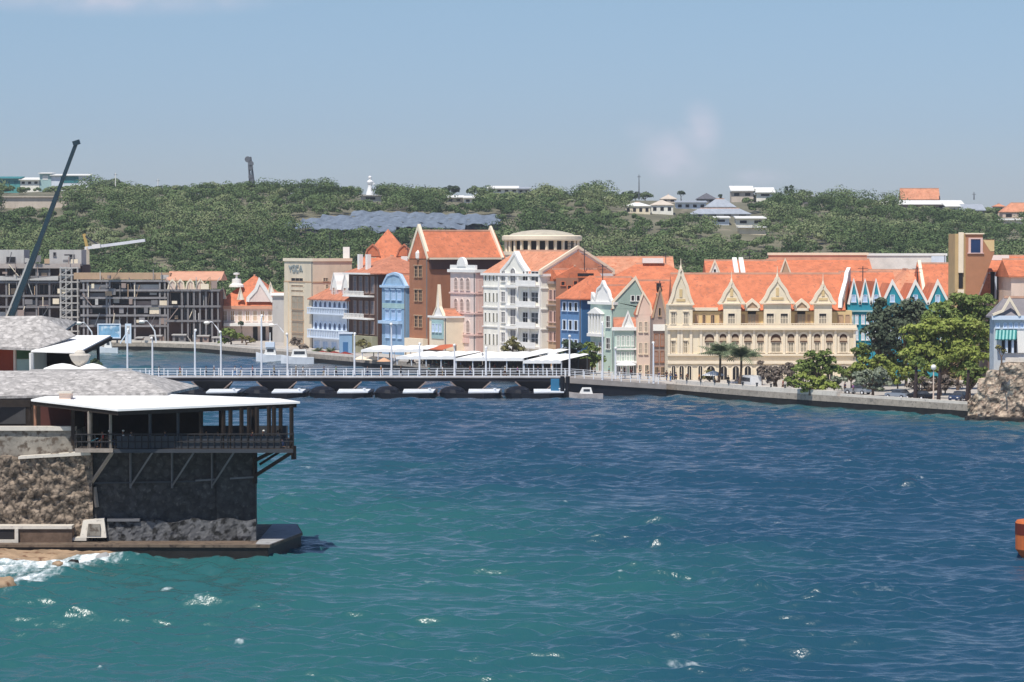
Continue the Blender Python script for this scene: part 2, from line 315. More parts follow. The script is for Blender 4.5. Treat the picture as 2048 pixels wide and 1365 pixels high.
    L.new(A.outputs['Fac'], mixc.inputs[0])
    tcn = Nn.new('ShaderNodeTexCoord'); mpp = Nn.new('ShaderNodeMapping'); mpp.inputs['Scale'].default_value = (1, 0.42, 1); L.new(tcn.outputs['Object'], mpp.inputs[0])
    n1 = Nn.new('ShaderNodeTexNoise'); n1.inputs['Scale'].default_value = 2.2; n1.inputs['Detail'].default_value = 3; n1.inputs['Roughness'].default_value = 0.6; L.new(mpp.outputs[0], n1.inputs['Vector'])
    n2 = Nn.new('ShaderNodeTexNoise'); n2.inputs['Scale'].default_value = 1.5; n2.inputs['Detail'].default_value = 5; n2.inputs['Roughness'].default_value = 0.6; L.new(mpp.outputs[0], n2.inputs['Vector'])
    # foam mask = attribute broken up by noise
    ml = Nn.new('ShaderNodeMath'); ml.operation = 'MULTIPLY_ADD'; L.new(n2.outputs[0], ml.inputs[0]); ml.inputs[1].default_value = 2.6; ml.inputs[2].default_value = -1.45
    ad = Nn.new('ShaderNodeMath'); ad.operation = 'ADD'; fq = Nn.new('ShaderNodeMath'); fq.operation = 'MULTIPLY'; fq.use_clamp = True; L.new(B.outputs['Fac'], fq.inputs[0]); fq.inputs[1].default_value = 1.6; fz = Nn.new('ShaderNodeMath'); fz.operation = 'MULTIPLY'; L.new(ml.outputs[0], fz.inputs[0]); L.new(fq.outputs[0], fz.inputs[1]); L.new(B.outputs['Fac'], ad.inputs[0]); L.new(fz.outputs[0], ad.inputs[1])
    fr = Nn.new('ShaderNodeMapRange'); fr.inputs[1].default_value = 0.40; fr.inputs[2].default_value = 1.45; L.new(ad.outputs[0], fr.inputs[0])
    mf = Nn.new('ShaderNodeMix'); mf.data_type = 'RGBA'; mf.inputs[7].default_value = (0.82, 0.86, 0.88, 1); L.new(fr.outputs[0], mf.inputs[0]); L.new(mixc.outputs[2], mf.inputs[6])
    L.new(mf.outputs[2], p.inputs['Base Color'])
    # light welling up out of the water does not follow the small slopes; the mirror of the sky on top does
    df = Nn.new('ShaderNodeBsdfDiffuse'); L.new(mixc.outputs[2], df.inputs['Color']); up = Nn.new('ShaderNodeCombineXYZ'); up.inputs[2].default_value = 1.0; L.new(up.outputs[0], df.inputs['Normal'])
    gl = Nn.new('ShaderNodeBsdfGlossy'); gl.inputs['Roughness'].default_value = 0.27; fn = Nn.new('ShaderNodeFresnel'); fn.inputs['IOR'].default_value = 1.45
    ms = Nn.new('ShaderNodeMixShader'); L.new(fn.outputs[0], ms.inputs[0]); L.new(df.outputs[0], ms.inputs[1]); L.new(gl.outputs[0], ms.inputs[2])
    ms2 = Nn.new('ShaderNodeMixShader'); L.new(fr.outputs[0], ms2.inputs[0]); L.new(ms.outputs[0], ms2.inputs[1]); L.new(p.outputs[0], ms2.inputs[2]); L.new(ms2.outputs[0], Nn['Material Output'].inputs['Surface'])
    rr = Nn.new('ShaderNodeMapRange'); rr.inputs[3].default_value = 0.14; rr.inputs[4].default_value = 0.8; L.new(fr.outputs[0], rr.inputs[0]); L.new(rr.outputs[0], p.inputs['Roughness'])
    bp = Nn.new('ShaderNodeBump'); bp.inputs['Strength'].default_value = 1.0; bp.inputs['Distance'].default_value = 0.10; L.new(n1.outputs[0], bp.inputs['Height']); L.new(bp.outputs[0], p.inputs['Normal']); L.new(bp.outputs[0], gl.inputs['Normal']); L.new(bp.outputs[0], fn.inputs['Normal'])
    o = np_mesh('water', V, Q, m, True, {'shoal': shoal.ravel(), 'foam': foam.ravel()})
    tag(o, 'choppy sea channel, deep blue turning teal by the fort', kind='structure')
make_water()
m_quay = M('quay_paving', (0.46, 0.42, 0.38), var=0.12, scale=0.3, stain=(0.36, 0.33, 0.30), st=0.6)
m_qwall = M('quay_wall_stone', (0.36, 0.31, 0.26), var=0.25, scale=0.8, bump=0.08, bs=2.0, stain=(0.2, 0.18, 0.16), st=0.55)
m_wet = M('wet_algae_stone', (0.018, 0.016, 0.015), rough=0.5, var=0.4, scale=1.2, bump=0.1, bs=2)
Q0 = [(-700, 660), (-90, 655), (-74, 642), (26.0, 457.5), (40.0, 433.5), (67.6, 395.5), (84, 384.5), (130, 350), (700, 60)]
EDGE = Q0
def land():
    top, bot = 1.9, -3.0
    out = Q0 + [(700, 900), (-700, 900)]
    n = len(out); v = [(x, y, top) for x, y in out]
    MB().add(v, [tuple(range(n))]).build('ground', m_quay, label='paved quay and town ground behind the waterfront', kind='structure')
    w = MB(); w2 = MB()
    for (x0, y0), (x1, y1) in zip(Q0, Q0[1:]):
        f = Face((x0, y0), (x1 - x0, y1 - y0)); Ln = math.hypot(x1 - x0, y1 - y0)
        w.fb(f, 0, Ln, 0.95, 1.88, -0.6, 0.12); w2.fb(f, 0, Ln, -3, 0.95, -0.6, 0.06)
    w.build('quay_wall', m_qwall, label='pale stone face of the quay', kind='structure'); w2.build('quay_footing', m_wet, label='dark wet footing of the quay at the waterline', kind='structure')
land()
def hill():
    t = np.linspace(-0.75, 0.75, 240); D = np.concatenate([np.arange(770, 1500, 7.0), np.geomspace(1500, 9000, 30)])
    T, DD = np.meshgrid(t, D); X = T * DD; Z = hill_z(X, DD)
    Z += 0.5 * np.sin(X * 0.13 + DD * 0.07) * (DD > 800)
    V = np.stack([X, DD, Z - 0.08], -1).reshape(-1, 3); nr, nc = X.shape; idx = np.arange(nr * nc).reshape(nr, nc)
    Qd = np.stack([idx[:-1, :-1], idx[:-1, 1:], idx[1:, 1:], idx[1:, :-1]], -1).reshape(-1, 4)
    m = M('hill_soil', (0.16, 0.15, 0.10), var=0.3, scale=0.05, stain=(0.30, 0.25, 0.19), st=0.6)
    tag(np_mesh('hillside', V, Qd, m, True), 'scrub covered hillside behind the town', kind='structure')
hill()
# ================================================================ VEGETATION
lf_hill = LEAF('leaves_scrub', (0.085, 0.125, 0.06), (0.15, 0.19, 0.10), (0.21, 0.235, 0.14))
lf_dk = LEAF('leaves_dark', (0.035, 0.055, 0.035), (0.08, 0.11, 0.06)); lf_cas = LEAF('leaves_casuarina', (0.055, 0.078, 0.048), (0.12, 0.145, 0.09))
lf_br = LEAF('leaves_bright', (0.15, 0.20, 0.035), (0.29, 0.33, 0.08), (0.40, 0.42, 0.14)); lf_md = LEAF('leaves_mid', (0.09, 0.135, 0.03), (0.19, 0.24, 0.07), (0.28, 0.31, 0.11))
lf_gr = LEAF('leaves_grey', (0.15, 0.18, 0.12), (0.27, 0.30, 0.22)); lf_dry = LEAF('leaves_dry', (0.13, 0.10, 0.08), (0.24, 0.20, 0.17)); lf_ol = LEAF('leaves_olive', (0.12, 0.11, 0.04), (0.22, 0.20, 0.08))
def leaf_quads(C, s, RNG=RNG, Nm=None, jit=0.45):
    n = len(C); a = RNG.normal(size=(n, 3)); a /= np.linalg.norm(a, axis=1)[:, None]
    if Nm is not None: a = Nm + a * jit; a[:, 2] += 0.15; a /= np.linalg.norm(a, axis=1)[:, None] + 1e-9
    else: a[:, 2] = np.abs(a[:, 2]) * 0.7 + 0.1
    b = RNG.normal(size=(n, 3)); u = np.cross(a, b); u /= np.linalg.norm(u, axis=1)[:, None] + 1e-9; v = np.cross(a, u); v /= np.linalg.norm(v, axis=1)[:, None] + 1e-9
    sz = (s * RNG.uniform(0.6, 1.3, n))[:, None]
    V = np.stack([C - u * sz, C - v * sz * 0.6, C + u * sz, C + v * sz * 0.6], 1).reshape(-1, 3)
    return V, np.arange(4 * n).reshape(n, 4)
def blob_pts(c, r, n, flat=0.75, lumps=9, normals=False, lr_=(0.26, 0.46), fl=-0.4):
    # points in the outer shells of several overlapping lumps: uneven outline, gaps between lumps
    out = []; nn = []
    for i in range(lumps):
        d = RNG.normal(size=3); d /= np.linalg.norm(d); d[2] = abs(d[2]) * 1.0 - 0.25
        lc = np.array(c) + d * r * RNG.uniform(0.30, 0.78) * np.array([1, 1, flat]); lr = r * RNG.uniform(*lr_)
        k = max(3, n // lumps); q = RNG.normal(size=(k, 3)); q /= np.linalg.norm(q, axis=1)[:, None]; q[:, 2] = np.where(q[:, 2] < fl, -q[:, 2], q[:, 2])
        out.append(lc + q * (lr * RNG.uniform(0.6, 1.08, k) ** 0.5)[:, None] * np.array([1, 1, flat])); nn.append(q)
    return (np.concatenate(out), np.concatenate(nn)) if normals else np.concatenate(out)
SKIP = [(580, 1000, 436, 458), (0, 182, 343, 374), (0, 135, 388, 418), (715, 765, 345, 402), (895, 960, 390, 408), (975, 1062, 368, 386), (1250, 1372, 398, 432), (1345, 1490, 380, 428), (1420, 1532, 424, 468),
        (1460, 1552, 370, 398), (1790, 1952, 372, 415), (1990, 2048, 400, 449), (1900, 1990, 398, 418)]
def forest():
    n = 8200; D = RNG.uniform(800, 1385, n); k = RNG.uniform(-0.30, 0.30, n); X = k * D; Z = hill_z(X, D)
    px = CX + F * k; h = (3.6 + 7.5 * RNG.uniform(0, 1, n) ** 1.6) * (1 + 0.25 * np.sin(X * 0.05 + D * 0.03)) * np.where(D > 1270, 0.55, 1.0); pyt = 495 - (Z + h * 0.9 - 25) * F / D; pyb = 495 - (Z - 25) * F / D
    keep = pyb < 640
    for x0, x1, y0, y1 in SKIP: keep &= ~((px > x0) & (px < x1) & (pyt < y1 - 6) & (pyb > y0 + 3))
    X, D, Z, h = X[keep], D[keep], Z[keep], h[keep]
    tm = [blob_pts((0, 0, 0.50), 0.72, 290, 0.62, 6, True, (0.34, 0.55), -0.8) for j in range(12)]
    Cs = []; Ns = []; T = []
    for i in range(len(X)):
        p, nm = tm[i % 12]; a = RNG.uniform(0, 6.28); ca, sa = math.cos(a), math.sin(a); hh = h[i]; w = hh * RNG.uniform(0.8, 1.3)
        Cs.append(np.stack([(p[:, 0] * ca - p[:, 1] * sa) * w + X[i], (p[:, 0] * sa + p[:, 1] * ca) * w + D[i], np.maximum(p[:, 2], 0.06) * hh + Z[i]], 1)); Ns.append(np.stack([nm[:, 0] * ca - nm[:, 1] * sa, nm[:, 0] * sa + nm[:, 1] * ca, nm[:, 2]], 1))
        T.append(np.full(len(p), np.clip(0.5 + 0.22 * RNG.normal() + 0.2 * math.sin(X[i] * 0.03 + 2 * math.sin(D[i] * 0.021)), 0, 1)))
    C = np.concatenate(Cs); V, Qd = leaf_quads(C, 0.44, RNG, np.concatenate(Ns), 0.16); tt = np.repeat(np.clip(np.concatenate(T) + RNG.normal(0, 0.035, len(C)), 0, 1), 4)
    print('forest trees', len(X), 'leaves', len(C))
    m = bpy.data.materials.new('leaves_forest'); m.use_nodes = True; N, L = m.node_tree.nodes, m.node_tree.links; p_ = N['Principled BSDF']; p_.inputs['Roughness'].default_value = .75; p_.inputs['Specular IOR Level'].default_value = .15
    A = N.new('ShaderNodeAttribute'); A.attribute_name = 'tint'; r = N.new('ShaderNodeValToRGB'); e = r.color_ramp.elements; e[0].color = (0.048, 0.078, 0.030, 1); e[1].color = (0.23, 0.26, 0.13, 1); q = e.new(.5); q.color = (0.108, 0.160, 0.062, 1); L.new(A.outputs['Fac'], r.inputs[0]); L.new(r.outputs[0], p_.inputs['Base Color'])
    tag(np_mesh('forest', V, Qd, m, False, {'tint': tt}), 'dense grey green scrub woodland covering the hillside', 'woodland', kind='stuff')
forest()
def crown(parent, pts, s, mat, name='crown', Nm=None):
    V, Qd = leaf_quads(pts, s, RNG, Nm); o = np.array(ORG[parent.name]); c = np_mesh(name, V - o, Qd, mat); c.parent = parent; ORG[c.name] = Vector(o); return c
def fill(cx, cy, rx, ry, n, rb):      # a crown envelope filled with overlapping limbs of foliage
    out = []
    for i in range(n):
        a = 2.399 * i; q = math.sqrt((i + .5) / n); out.append((cx + rx * q * math.cos(a), cy + ry * q * math.sin(a), rb * random.uniform(.8, 1.25)))
    return out
def tree(name, label, x, yb, D, blobs, mat, leaf=0.35, dens=1.0, zb=None, group=None, cat='tree', lumps=11, tr=0.22, flat=0.8):
    base = at(x, yb, D)
    blobs = [q for b_ in blobs for q in ([b_] if len(b_) == 3 else fill(*b_))]
    if zb is not None: base.z = zb
    root = empty(name, base, label, cat, group); P = []; mb = MB(); cs = []
    for bx, by, br in blobs:
        c = at(bx, by, D + random.uniform(-1, 1)); r = br * D / F; n = int(dens * 8.5 * r * r / (leaf * leaf)); r *= 1.12; P.append(blob_pts(c, r, n, flat, lumps, True, (0.30, 0.5))); cs.append((c, r))
    top = sum((c for c, r in cs), Vector()) / len(cs); fork = base.lerp(top, 0.45); fork.x = base.x * 0.8 + fork.x * 0.2
    mb.tube([base - Vector((0, 0, 0.2)), base.lerp(fork, 0.5) + Vector((tr * 0.3, 0, 0)), fork], [tr * 1.2, tr * 0.95, tr * 0.8], 8)
    for c, r in cs:
        mid = fork.lerp(c, 0.5) + Vector((random.uniform(-.2, .2) * r, 0, 0)); mb.tube([fork, mid, c], [tr * 0.7, tr * 0.45, tr * 0.15], 6)
        for k in range(3): mb.tube([mid, c + Vector((random.uniform(-.7, .7), random.uniform(-.7, .7), random.uniform(-.3, .6))) * r], [tr * 0.35, tr * 0.08], 5)
    crown(root, np.concatenate([a for a, b in P]), leaf, mat, 'crown', np.concatenate([b for a, b in P])); mb.build('trunk', m_trunk, root)
    return root
# ---- trees one can tell apart along the skyline
SKYT = [(222, 362, 352, 40, 'wide low crowned tree standing right of the teal roofed hilltop buildings'), (868, 392, 372, 17, 'left one of the two tall round ridge trees, right of the white statue'),
        (905, 392, 368, 20, 'broad ridge tree between the two tall round crowned trees'), (950, 390, 369, 21, 'tall round crowned tree left of the long white roof on the ridge'), (1090, 398, 372, 27, 'largest dark round ridge tree, right of the long white ridge roof'),
        (1062, 392, 378, 13, 'small tree touching the left side of the largest dark ridge tree'), (1122, 396, 381, 15, 'small tree touching the right side of the largest dark ridge tree'), (1188, 400, 382, 20, 'dark dome shaped ridge tree left of the broad spreading tree'),
        (1262, 398, 379, 24, 'broad spreading tree on the ridge below the thin aerial'), (1290, 398, 382, 15, 'tree leaning right at the right end of the broad ridge clump'), (1362, 396, 381, 9, 'small umbrella shaped tree left of the grey ridge houses'),
        (1441, 402, 389, 7, 'slim dark conifer left of the white winged house'), (1508, 392, 381, 6, 'dark slim tree between the two white wings of the ridge house'), (1573, 392, 373, 6, 'slim dark cypress, left one of the pair on the ridge'),
        (1583, 392, 371, 6, 'slim dark cypress, right one of the pair on the ridge'), (1608, 392, 377, 20, 'dark rounded tree right of the pair of cypresses on the ridge'), (1640, 404, 392, 16, 'low dark tree where the ridge starts to fall to the right'),
        (1690, 412, 397, 18, 'low shrubby tree halfway between the cypress pair and the orange roofed pavilion'), (1740, 414, 402, 16, 'low dark tree left of the pavilion with orange roof'), (1975, 432, 417, 18, 'round ridge tree between the orange roofed pavilion and the far right orange roof'),
        (1905, 408, 401, 10, 'low dark tree just right of the orange pavilion roof'), (772, 392, 376, 14, 'small dark tree just right of the white hilltop statue'), (800, 392, 374, 15, 'dark tree second to the right of the white hilltop statue'),
        (690, 390, 376, 16, 'low dark tree just left of the white hilltop statue'), (420, 388, 377, 16, 'low dark tree left of the radio mast on the ridge'), (448, 388, 375, 15, 'low dark tree touching the foot of the radio mast on the left'), (535, 388, 377, 18, 'low tree right of the radio mast on the ridge'),
        (312, 392, 380, 10, 'small low tree beside the thin pole on the left ridge'), (285, 392, 382, 10, 'small scrubby tree right of the wide low crowned tree'), (148, 380, 374, 10, 'small bush shaped tree below the long dark teal hilltop building')]
for i, (x, yb, yt, r, lb) in enumerate(SKYT):
    D = 1352.0; k, kz = ray(x, yb); zb = float(hill_z(k * D, D)); slim = r < 8
    bl = [(x, yt + r * 0.9, r)] if r < 14 else [(x - r * 0.45, yt + r * 0.75, r * 0.62), (x + r * 0.5, yt + r * 0.7, r * 0.6), (x, yt + r * 0.55, r * 0.6)]
    if slim: bl = [(x, yt + r * 0.8, r * 0.8), (x, yt + r * 2, r * 0.9)]
    tree('cypress_tree' if slim else 'hill_tree', lb, x, yb, D, bl, lf_dk if i % 3 else lf_hill, leaf=0.55, dens=1.3, zb=zb, group='trees along the ridge', lumps=8, tr=0.3, flat=0.8 if not slim else 1.3)
# ================================================================ BUILDINGS OF THE WATERFRONT
glass2 = M('window_glass_pale', (0.13, 0.145, 0.16), rough=0.2, spec=0.6, var=0.5, scale=1.5); glass3 = M('window_curtain', (0.22, 0.20, 0.17), rough=.5, var=.4, scale=1.5)  # pale glass colour stands in for a lighter reflection in some panes
def pipe(b, aer=False):
    MB().fb(b.front, b.w - .42, b.w - .26, b.zb, b.zt - .2, .02, .2).build('downpipe', w_conc, b.root)
    if aer: p = b.P(b.w * .65, b.dep * .7, b.zt); m_ = MB(); m_.bar(p, p + Vector((0, 0, 6.5)), .12); m_.bar(p + Vector((-.9, 0, 6.1)), p + Vector((.9, 0, 6.1)), .09); m_.bar(p + Vector((-.6, 0, 5.5)), p + Vector((.6, 0, 5.5)), .09); m_.build('aerial', m_steel, b.root)
    return b
QZ = 1.9
def win(b, fc, u0, u1, z0, z1, fr, pane=None, t=0.14, arch=False, name='window', rows=2, cols=2, o=0.0, sill=True, hood=False):
    """window: frame with sill, its dark pane a sub-part. The pane is set behind the frame, which stands proud of the wall."""
    mb = MB(); w = u1 - u0; h = z1 - z0; t = min(t, w * 0.22)
    if arch:
        k = 8; r = w / 2; zc = z1 - r; out = [(u0, z0)] + [(u0 + r - r * math.cos(math.pi * i / k), zc + r * math.sin(math.pi * i / k)) for i in range(k + 1)] + [(u1, z0)]
        mb.band(fc, out, t, o + 0.02, o + 0.13); pm = MB().prism(fc, out, o, o + 0.03)
    else:
        mb.fb(fc, u0 - t * .5, u0 + t * .5, z0, z1, o, o + 0.13); mb.fb(fc, u1 - t * .5, u1 + t * .5, z0, z1, o, o + 0.13); mb.fb(fc, u0 + t * .5, u1 - t * .5, z1 - t * .6, z1, o, o + 0.125)
        pm = MB().fb(fc, u0, u1, z0, z1, o, o + 0.03)
    for i in range(1, cols): uu = u0 + w * i / cols; mb.fb(fc, uu - 0.04, uu + 0.04, z0, z1 - t * .6, o, o + 0.07)
    for i in range(1, rows): zz = z0 + h * i / rows; mb.fb(fc, u0, u1, zz - 0.035, zz + 0.035, o, o + 0.06)
    if sill: mb.fb(fc, u0 - t, u1 + t, z0 - 0.14, z0, o, o + 0.24)
    if hood: mb.fb(fc, u0 - t, u1 + t, z1 + 0.02, z1 + 0.2, o, o + 0.3)
    f = mb.build(name, fr, b); pm.build('pane', pane or random.choice((glass, glass, glass2, glass3)), f); return f
def grid(b, fc, xs, ys, fr, pane=None, **k):
    um = [(fc.u(x0), fc.u(x1)) for x0, x1 in xs]; uc = sum(a + c for a, c in um) / (2 * len(um))
    for y0, y1 in ys:
        for u0, u1 in um: win(b, fc, u0, u1, fc.z(y1, uc), fc.z(y0, uc), fr, pane, **k)
class Bld:
    def __init__(s, name, label, A, d, w, depth, zt, mat, zb=QZ, cat='building', group=None, e=None):
        s.A = Vector((A[0], A[1])); s.d = Vector((d[0], d[1])).normalized(); s.e = Vector((e[0], e[1])).normalized() if e else Vector((-s.d.y, s.d.x))
        s.w, s.dep, s.zt, s.zb = w, depth, zt, zb
        c = s.A + s.d * w / 2 + s.e * depth / 2
        s.root = empty(name, (c.x, c.y, zb), label, cat, group); s.mat = mat
        s.front = Face(s.A, s.d); s.B = s.A + s.d * w; s.side = Face(s.B, s.e)
        mb = MB(); P = s.P; mb.hexa([P(0, 0, zb), P(w, 0, zb), P(w, depth, zb), P(0, depth, zb)], [P(0, 0, zt), P(w, 0, zt), P(w, depth, zt), P(0, depth, zt)])
        mb.build('walls', mat, s.root)
    def P(s, u, v, z): q = s.A + s.d * u + s.e * v; return Vector((q.x, q.y, z))
    def roof(s, z0, z1, kind='gable_d', ov=0.5, mat=None, ridge=(0.5, 0.5), th=0.25, u0=0, u1=None, v0=0, v1=None, name='roof', hipk=1.0):
        """gable_d: ridge along the front; gable_e: ridge running back; hip"""
        u1 = s.w if u1 is None else u1; v1 = s.dep if v1 is None else v1; P = s.P; mat = mat or m_tile; mb = MB()
        a, b_, c, d_ = u0 - ov, u1 + ov, v0 - ov, v1 + ov; zb = z0 - th
        if kind == 'gable_e' and v0 == 0: c = 0.35
        if kind == 'gable_d':
            vm = v0 + (v1 - v0) * ridge[1]; vs = [P(a, c, zb), P(b_, c, zb), P(b_, d_, zb), P(a, d_, zb), P(a, c, z0), P(b_, c, z0), P(b_, d_, z0), P(a, d_, z0), P(a, vm, z1), P(b_, vm, z1)]
            mb.add(vs, [(3, 2, 1, 0), (0, 1, 5, 4), (2, 3, 7, 6), (4, 5, 9, 8), (6, 7, 8, 9), (3, 0, 4, 8, 7), (1, 2, 6, 9, 5)])
        elif kind == 'gable_e':
            um = u0 + (u1 - u0) * ridge[0]; vs = [P(a, c, zb), P(b_, c, zb), P(b_, d_, zb), P(a, d_, zb), P(a, c, z0), P(b_, c, z0), P(b_, d_, z0), P(a, d_, z0), P(um, c, z1), P(um, d_, z1)]
            mb.add(vs, [(3, 2, 1, 0), (0, 1, 5, 8, 4), (2, 3, 7, 9, 6), (1, 2, 6, 5), (3, 0, 4, 7), (5, 6, 9, 8), (7, 4, 8, 9)])
        else:
            W_, L_ = b_ - a, d_ - c; i = min(W_, L_) / 2 * hipk
            if W_ >= L_: r0, r1 = (a + i, (c + d_) / 2), (b_ - i, (c + d_) / 2)
            else: r0, r1 = ((a + b_) / 2, c + i), ((a + b_) / 2, d_ - i)
            vs = [P(a, c, zb), P(b_, c, zb), P(b_, d_, zb), P(a, d_, zb), P(a, c, z0), P(b_, c, z0), P(b_, d_, z0), P(a, d_, z0), P(r0[0], r0[1], z1), P(r1[0], r1[1], z1)]
            fs = [(3, 2, 1, 0), (0, 1, 5, 4), (1, 2, 6, 5), (2, 3, 7, 6), (3, 0, 4, 7)]
            fs += [(4, 5, 9, 8), (5, 6, 9), (6, 7, 8, 9), (7, 4, 8)] if W_ >= L_ else [(4, 5, 8), (5, 6, 9, 8), (6, 7, 9), (7, 4, 8, 9)]
            mb.add(vs, fs)
        r_ = mb.build(name, mat, s.root); off = 8
        rd = [mb.v[8], mb.v[9]]
        if (Vector(rd[0]) - Vector(rd[1])).length > 1.0: MB().bar(Vector(rd[0]) + Vector((0, 0, .06)), Vector(rd[1]) + Vector((0, 0, .06)), .34).build('ridge_cap', m_ridge, r_)
        return r_
    def cornice(s, z, h=0.35, o=0.3, mat=None, name='cornice'):
        mb = MB(); mb.fb(s.front, -o, s.w + o, z, z + h, 0, o); mb.fb(s.side, 0.0, s.dep, z, z + h, 0, o); return mb.build(name, mat or t_white, s.root)
    def gable(s, fc, pts, mat, trim, th=0.5, w=0.45, o=0.0, name='gable'):
        g = MB().prism(fc, pts, o - th, o + 0.02).build(name, mat, s.root); MB().band(fc, pts, w, o - th + 0.05, o + 0.22).build('gable_coping', trim, g); return g
def px_poly(fc, pts):      # outline read in the plane of the face
    return [fc.uz(x, y) for x, y in pts]
def cb(name, label, xl, xc, xr, yt, mat, s=0.0, depth=None, **k):
    """a building of the channel row: front from xl to xc, side wall to xr"""
    f = chan_face(xl, s); w = f.u(xc); B = f.O + DC * w; sf = Face(B, EC)
    dep = depth or (sf.u(xr) if xr > xc else 12); zt = f.z(yt, w * 0.5)
    return pipe(Bld(name, label, f.O, DC, w, dep, zt, mat, e=EC, **k), len(label) % 2 == 0)
def fb_(name, label, xl, xr, yt, D, mat, depth=12, **k):
    """a building facing the camera squarely at distance D"""
    f = front_face(xl, D); w = f.u(xr); return pipe(Bld(name, label, f.O, (1, 0), w, depth, f.z(yt, 0), mat, **k), len(label) % 3 == 0)
def curve_gable(u0, u1, z0, z1, shoulder=0.35, n=10):
    """bell gable outline from (u0,z0) up to (mid,z1) and down"""
    um = (u0 + u1) / 2; hw = (u1 - u0) / 2; L = []
    for i in range(n + 1):
        t = i / n; x = hw * (1 - t) ** 0.9 * (1 - 0.16 * math.sin(t * math.pi * 2)) * (1.0 if t < 0.92 else 0.6); L.append((um - x, z0 + (z1 - z0) * (t + 0.06 * math.sin(t * 2 * math.pi))))
    L[-1] = (um - hw * 0.05, z1); Rr = [(2 * um - u, z) for u, z in reversed(L)]
    return L + Rr

# ---- cream bank block at the left end
b = cb('bank_building', 'tall plain cream block with grey sign letters, left of the white arcaded house', 569, 626, 704, 522, w_bank)
f = b.front; b.cornice(b.zt - 0.1, 0.7, 0.25, t_cream, 'parapet'); b.cornice(f.z(565, 8), 0.25, 0.12, w_tan)
for i, (y0, y1) in enumerate([(556, 562), (570, 574), (580, 584)]): win(b.root, f, f.u(583), f.u(607), f.z(y1, 6), f.z(y0, 6), w_bank, t_dark if i == 0 else w_tan, rows=1, cols=3, name='window', sill=False)
for y0, y1 in [(592, 618), (622, 640), (644, 664), (668, 686)]: win(b.root, f, f.u(584), f.u(607), f.z(y1, 6), f.z(y0, 6), w_tan, glassl, rows=2, cols=2)
pm = MB()
for x0, x1 in [(570, 578), (612, 625)]: pm.fb(f, f.u(x0), f.u(x1), QZ, f.z(566, 8), 0, 0.3)
pm.each('pilaster', w_bank, b.root)
win(b.root, b.side, b.side.u(651), b.side.u(656), f.z(577, 15), f.z(569, 15), w_bank, t_dark, name='window'); win(b.root, b.side, b.side.u(646), b.side.u(656), f.z(562, 15), f.z(556, 15), w_bank, t_dark, name='window')
lm = MB(); us, ue = f.u(579), f.u(607); za, zb_ = f.z(543, 6), f.z(532, 6); cw = (ue - us) / 4; s_ = 0.5
def seg(i, x0, y0, x1, y1):
    d = Vector(((x1 - x0) * cw * .8, (y1 - y0) * (zb_ - za))); n_ = Vector((-d.y, d.x)).normalized() * s_ / 2; p0 = Vector((us + cw * (i + x0 * .8), za + y0 * (zb_ - za))); p1 = p0 + d
    lm.prism(f, [p0 - n_, p1 - n_, p1 + n_, p0 + n_], 0.02, 0.18)
for a in [(0, 0, 1, .5, .5), (0, 1, 1, .5, .5), (0, .5, .5, .5, 0), (1, .1, 0, .1, 1), (1, .9, 0, .9, 1), (1, .1, 1, .9, 1), (1, .1, 0, .9, 0), (2, .1, 0, .1, 1), (2, .1, 1, .9, 1), (2, .1, 0, .9, 0), (3, 0, 0, .5, 1), (3, 1, 0, .5, 1), (3, .2, .35, .8, .35)]: seg(*a)
lm.build('sign_letters', M('sign_grey', (0.30, 0.33, 0.32)), b.root)
MB().box(b.P(b.w, 12, 0).x - 4, b.P(b.w, 12, 0).y, b.zt, b.P(b.w, 12, 0).x - 2.5, b.P(b.w, 12, 0).y + 1.5, b.zt + 3.2).build('chimney', t_white, b.root)
# ---- white arcaded house
b = cb('arcaded_house', 'cool white house with two storeys of arcaded balconies and dormered orange roof', 625, 697, 697, 600, w_bwhite, depth=14)
f = b.front; b.roof(b.zt + 0.1, b.zt + 5.2, 'hip', 0.9, m_tiled)
for y0, y1, n in [(602, 614, 7), (645, 660, 7)]:
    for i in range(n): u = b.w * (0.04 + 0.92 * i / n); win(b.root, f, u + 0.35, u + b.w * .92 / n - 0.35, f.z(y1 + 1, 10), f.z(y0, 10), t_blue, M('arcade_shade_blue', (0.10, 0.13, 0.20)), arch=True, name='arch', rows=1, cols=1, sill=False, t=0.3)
for y0, y1 in [(616, 624), (660, 672)]:
    mb = MB(); mb.fb(f, -0.3, b.w + .3, f.z(y0, 10) - .2, f.z(y0, 10), 0, 1.3); mb.fb(f, -0.3, b.w + .3, f.z(y1 + 3, 10) - .3, f.z(y1 + 3, 10), 0, 1.3)
    for i in range(22): u = b.w * i / 21; mb.fb(f, u - .13, u + .13, f.z(y1 + 3, 10), f.z(y0, 10) - .2, 1.05, 1.25)
    mb.build('balcony', t_blue, b.root)
for i in range(4): u = b.w * (0.06 + i * 0.24); win(b.root, f, u, u + b.w * .14, QZ, f.z(684, 10), t_blue, g_blue, name='door', sill=False)
for x in (661, 683):
    u = f.u(x); z = b.zt + 0.6; b.gable(f, curve_gable(u - 2.0, u + 2.0, z + 1.6, z + 5.4), t_white, t_white, 2.5, 0.3, -1.0, 'dormer'); win(b.root, f, u - .6, u + .6, z + .4, z + 2.2, t_white, w_brick, o=-0.9)
    MB().fb(f, u - 2.0, u + 2.0, z, z + 1.7, -3.4, -1.0).build('dormer_wall', w_pink, b.root)
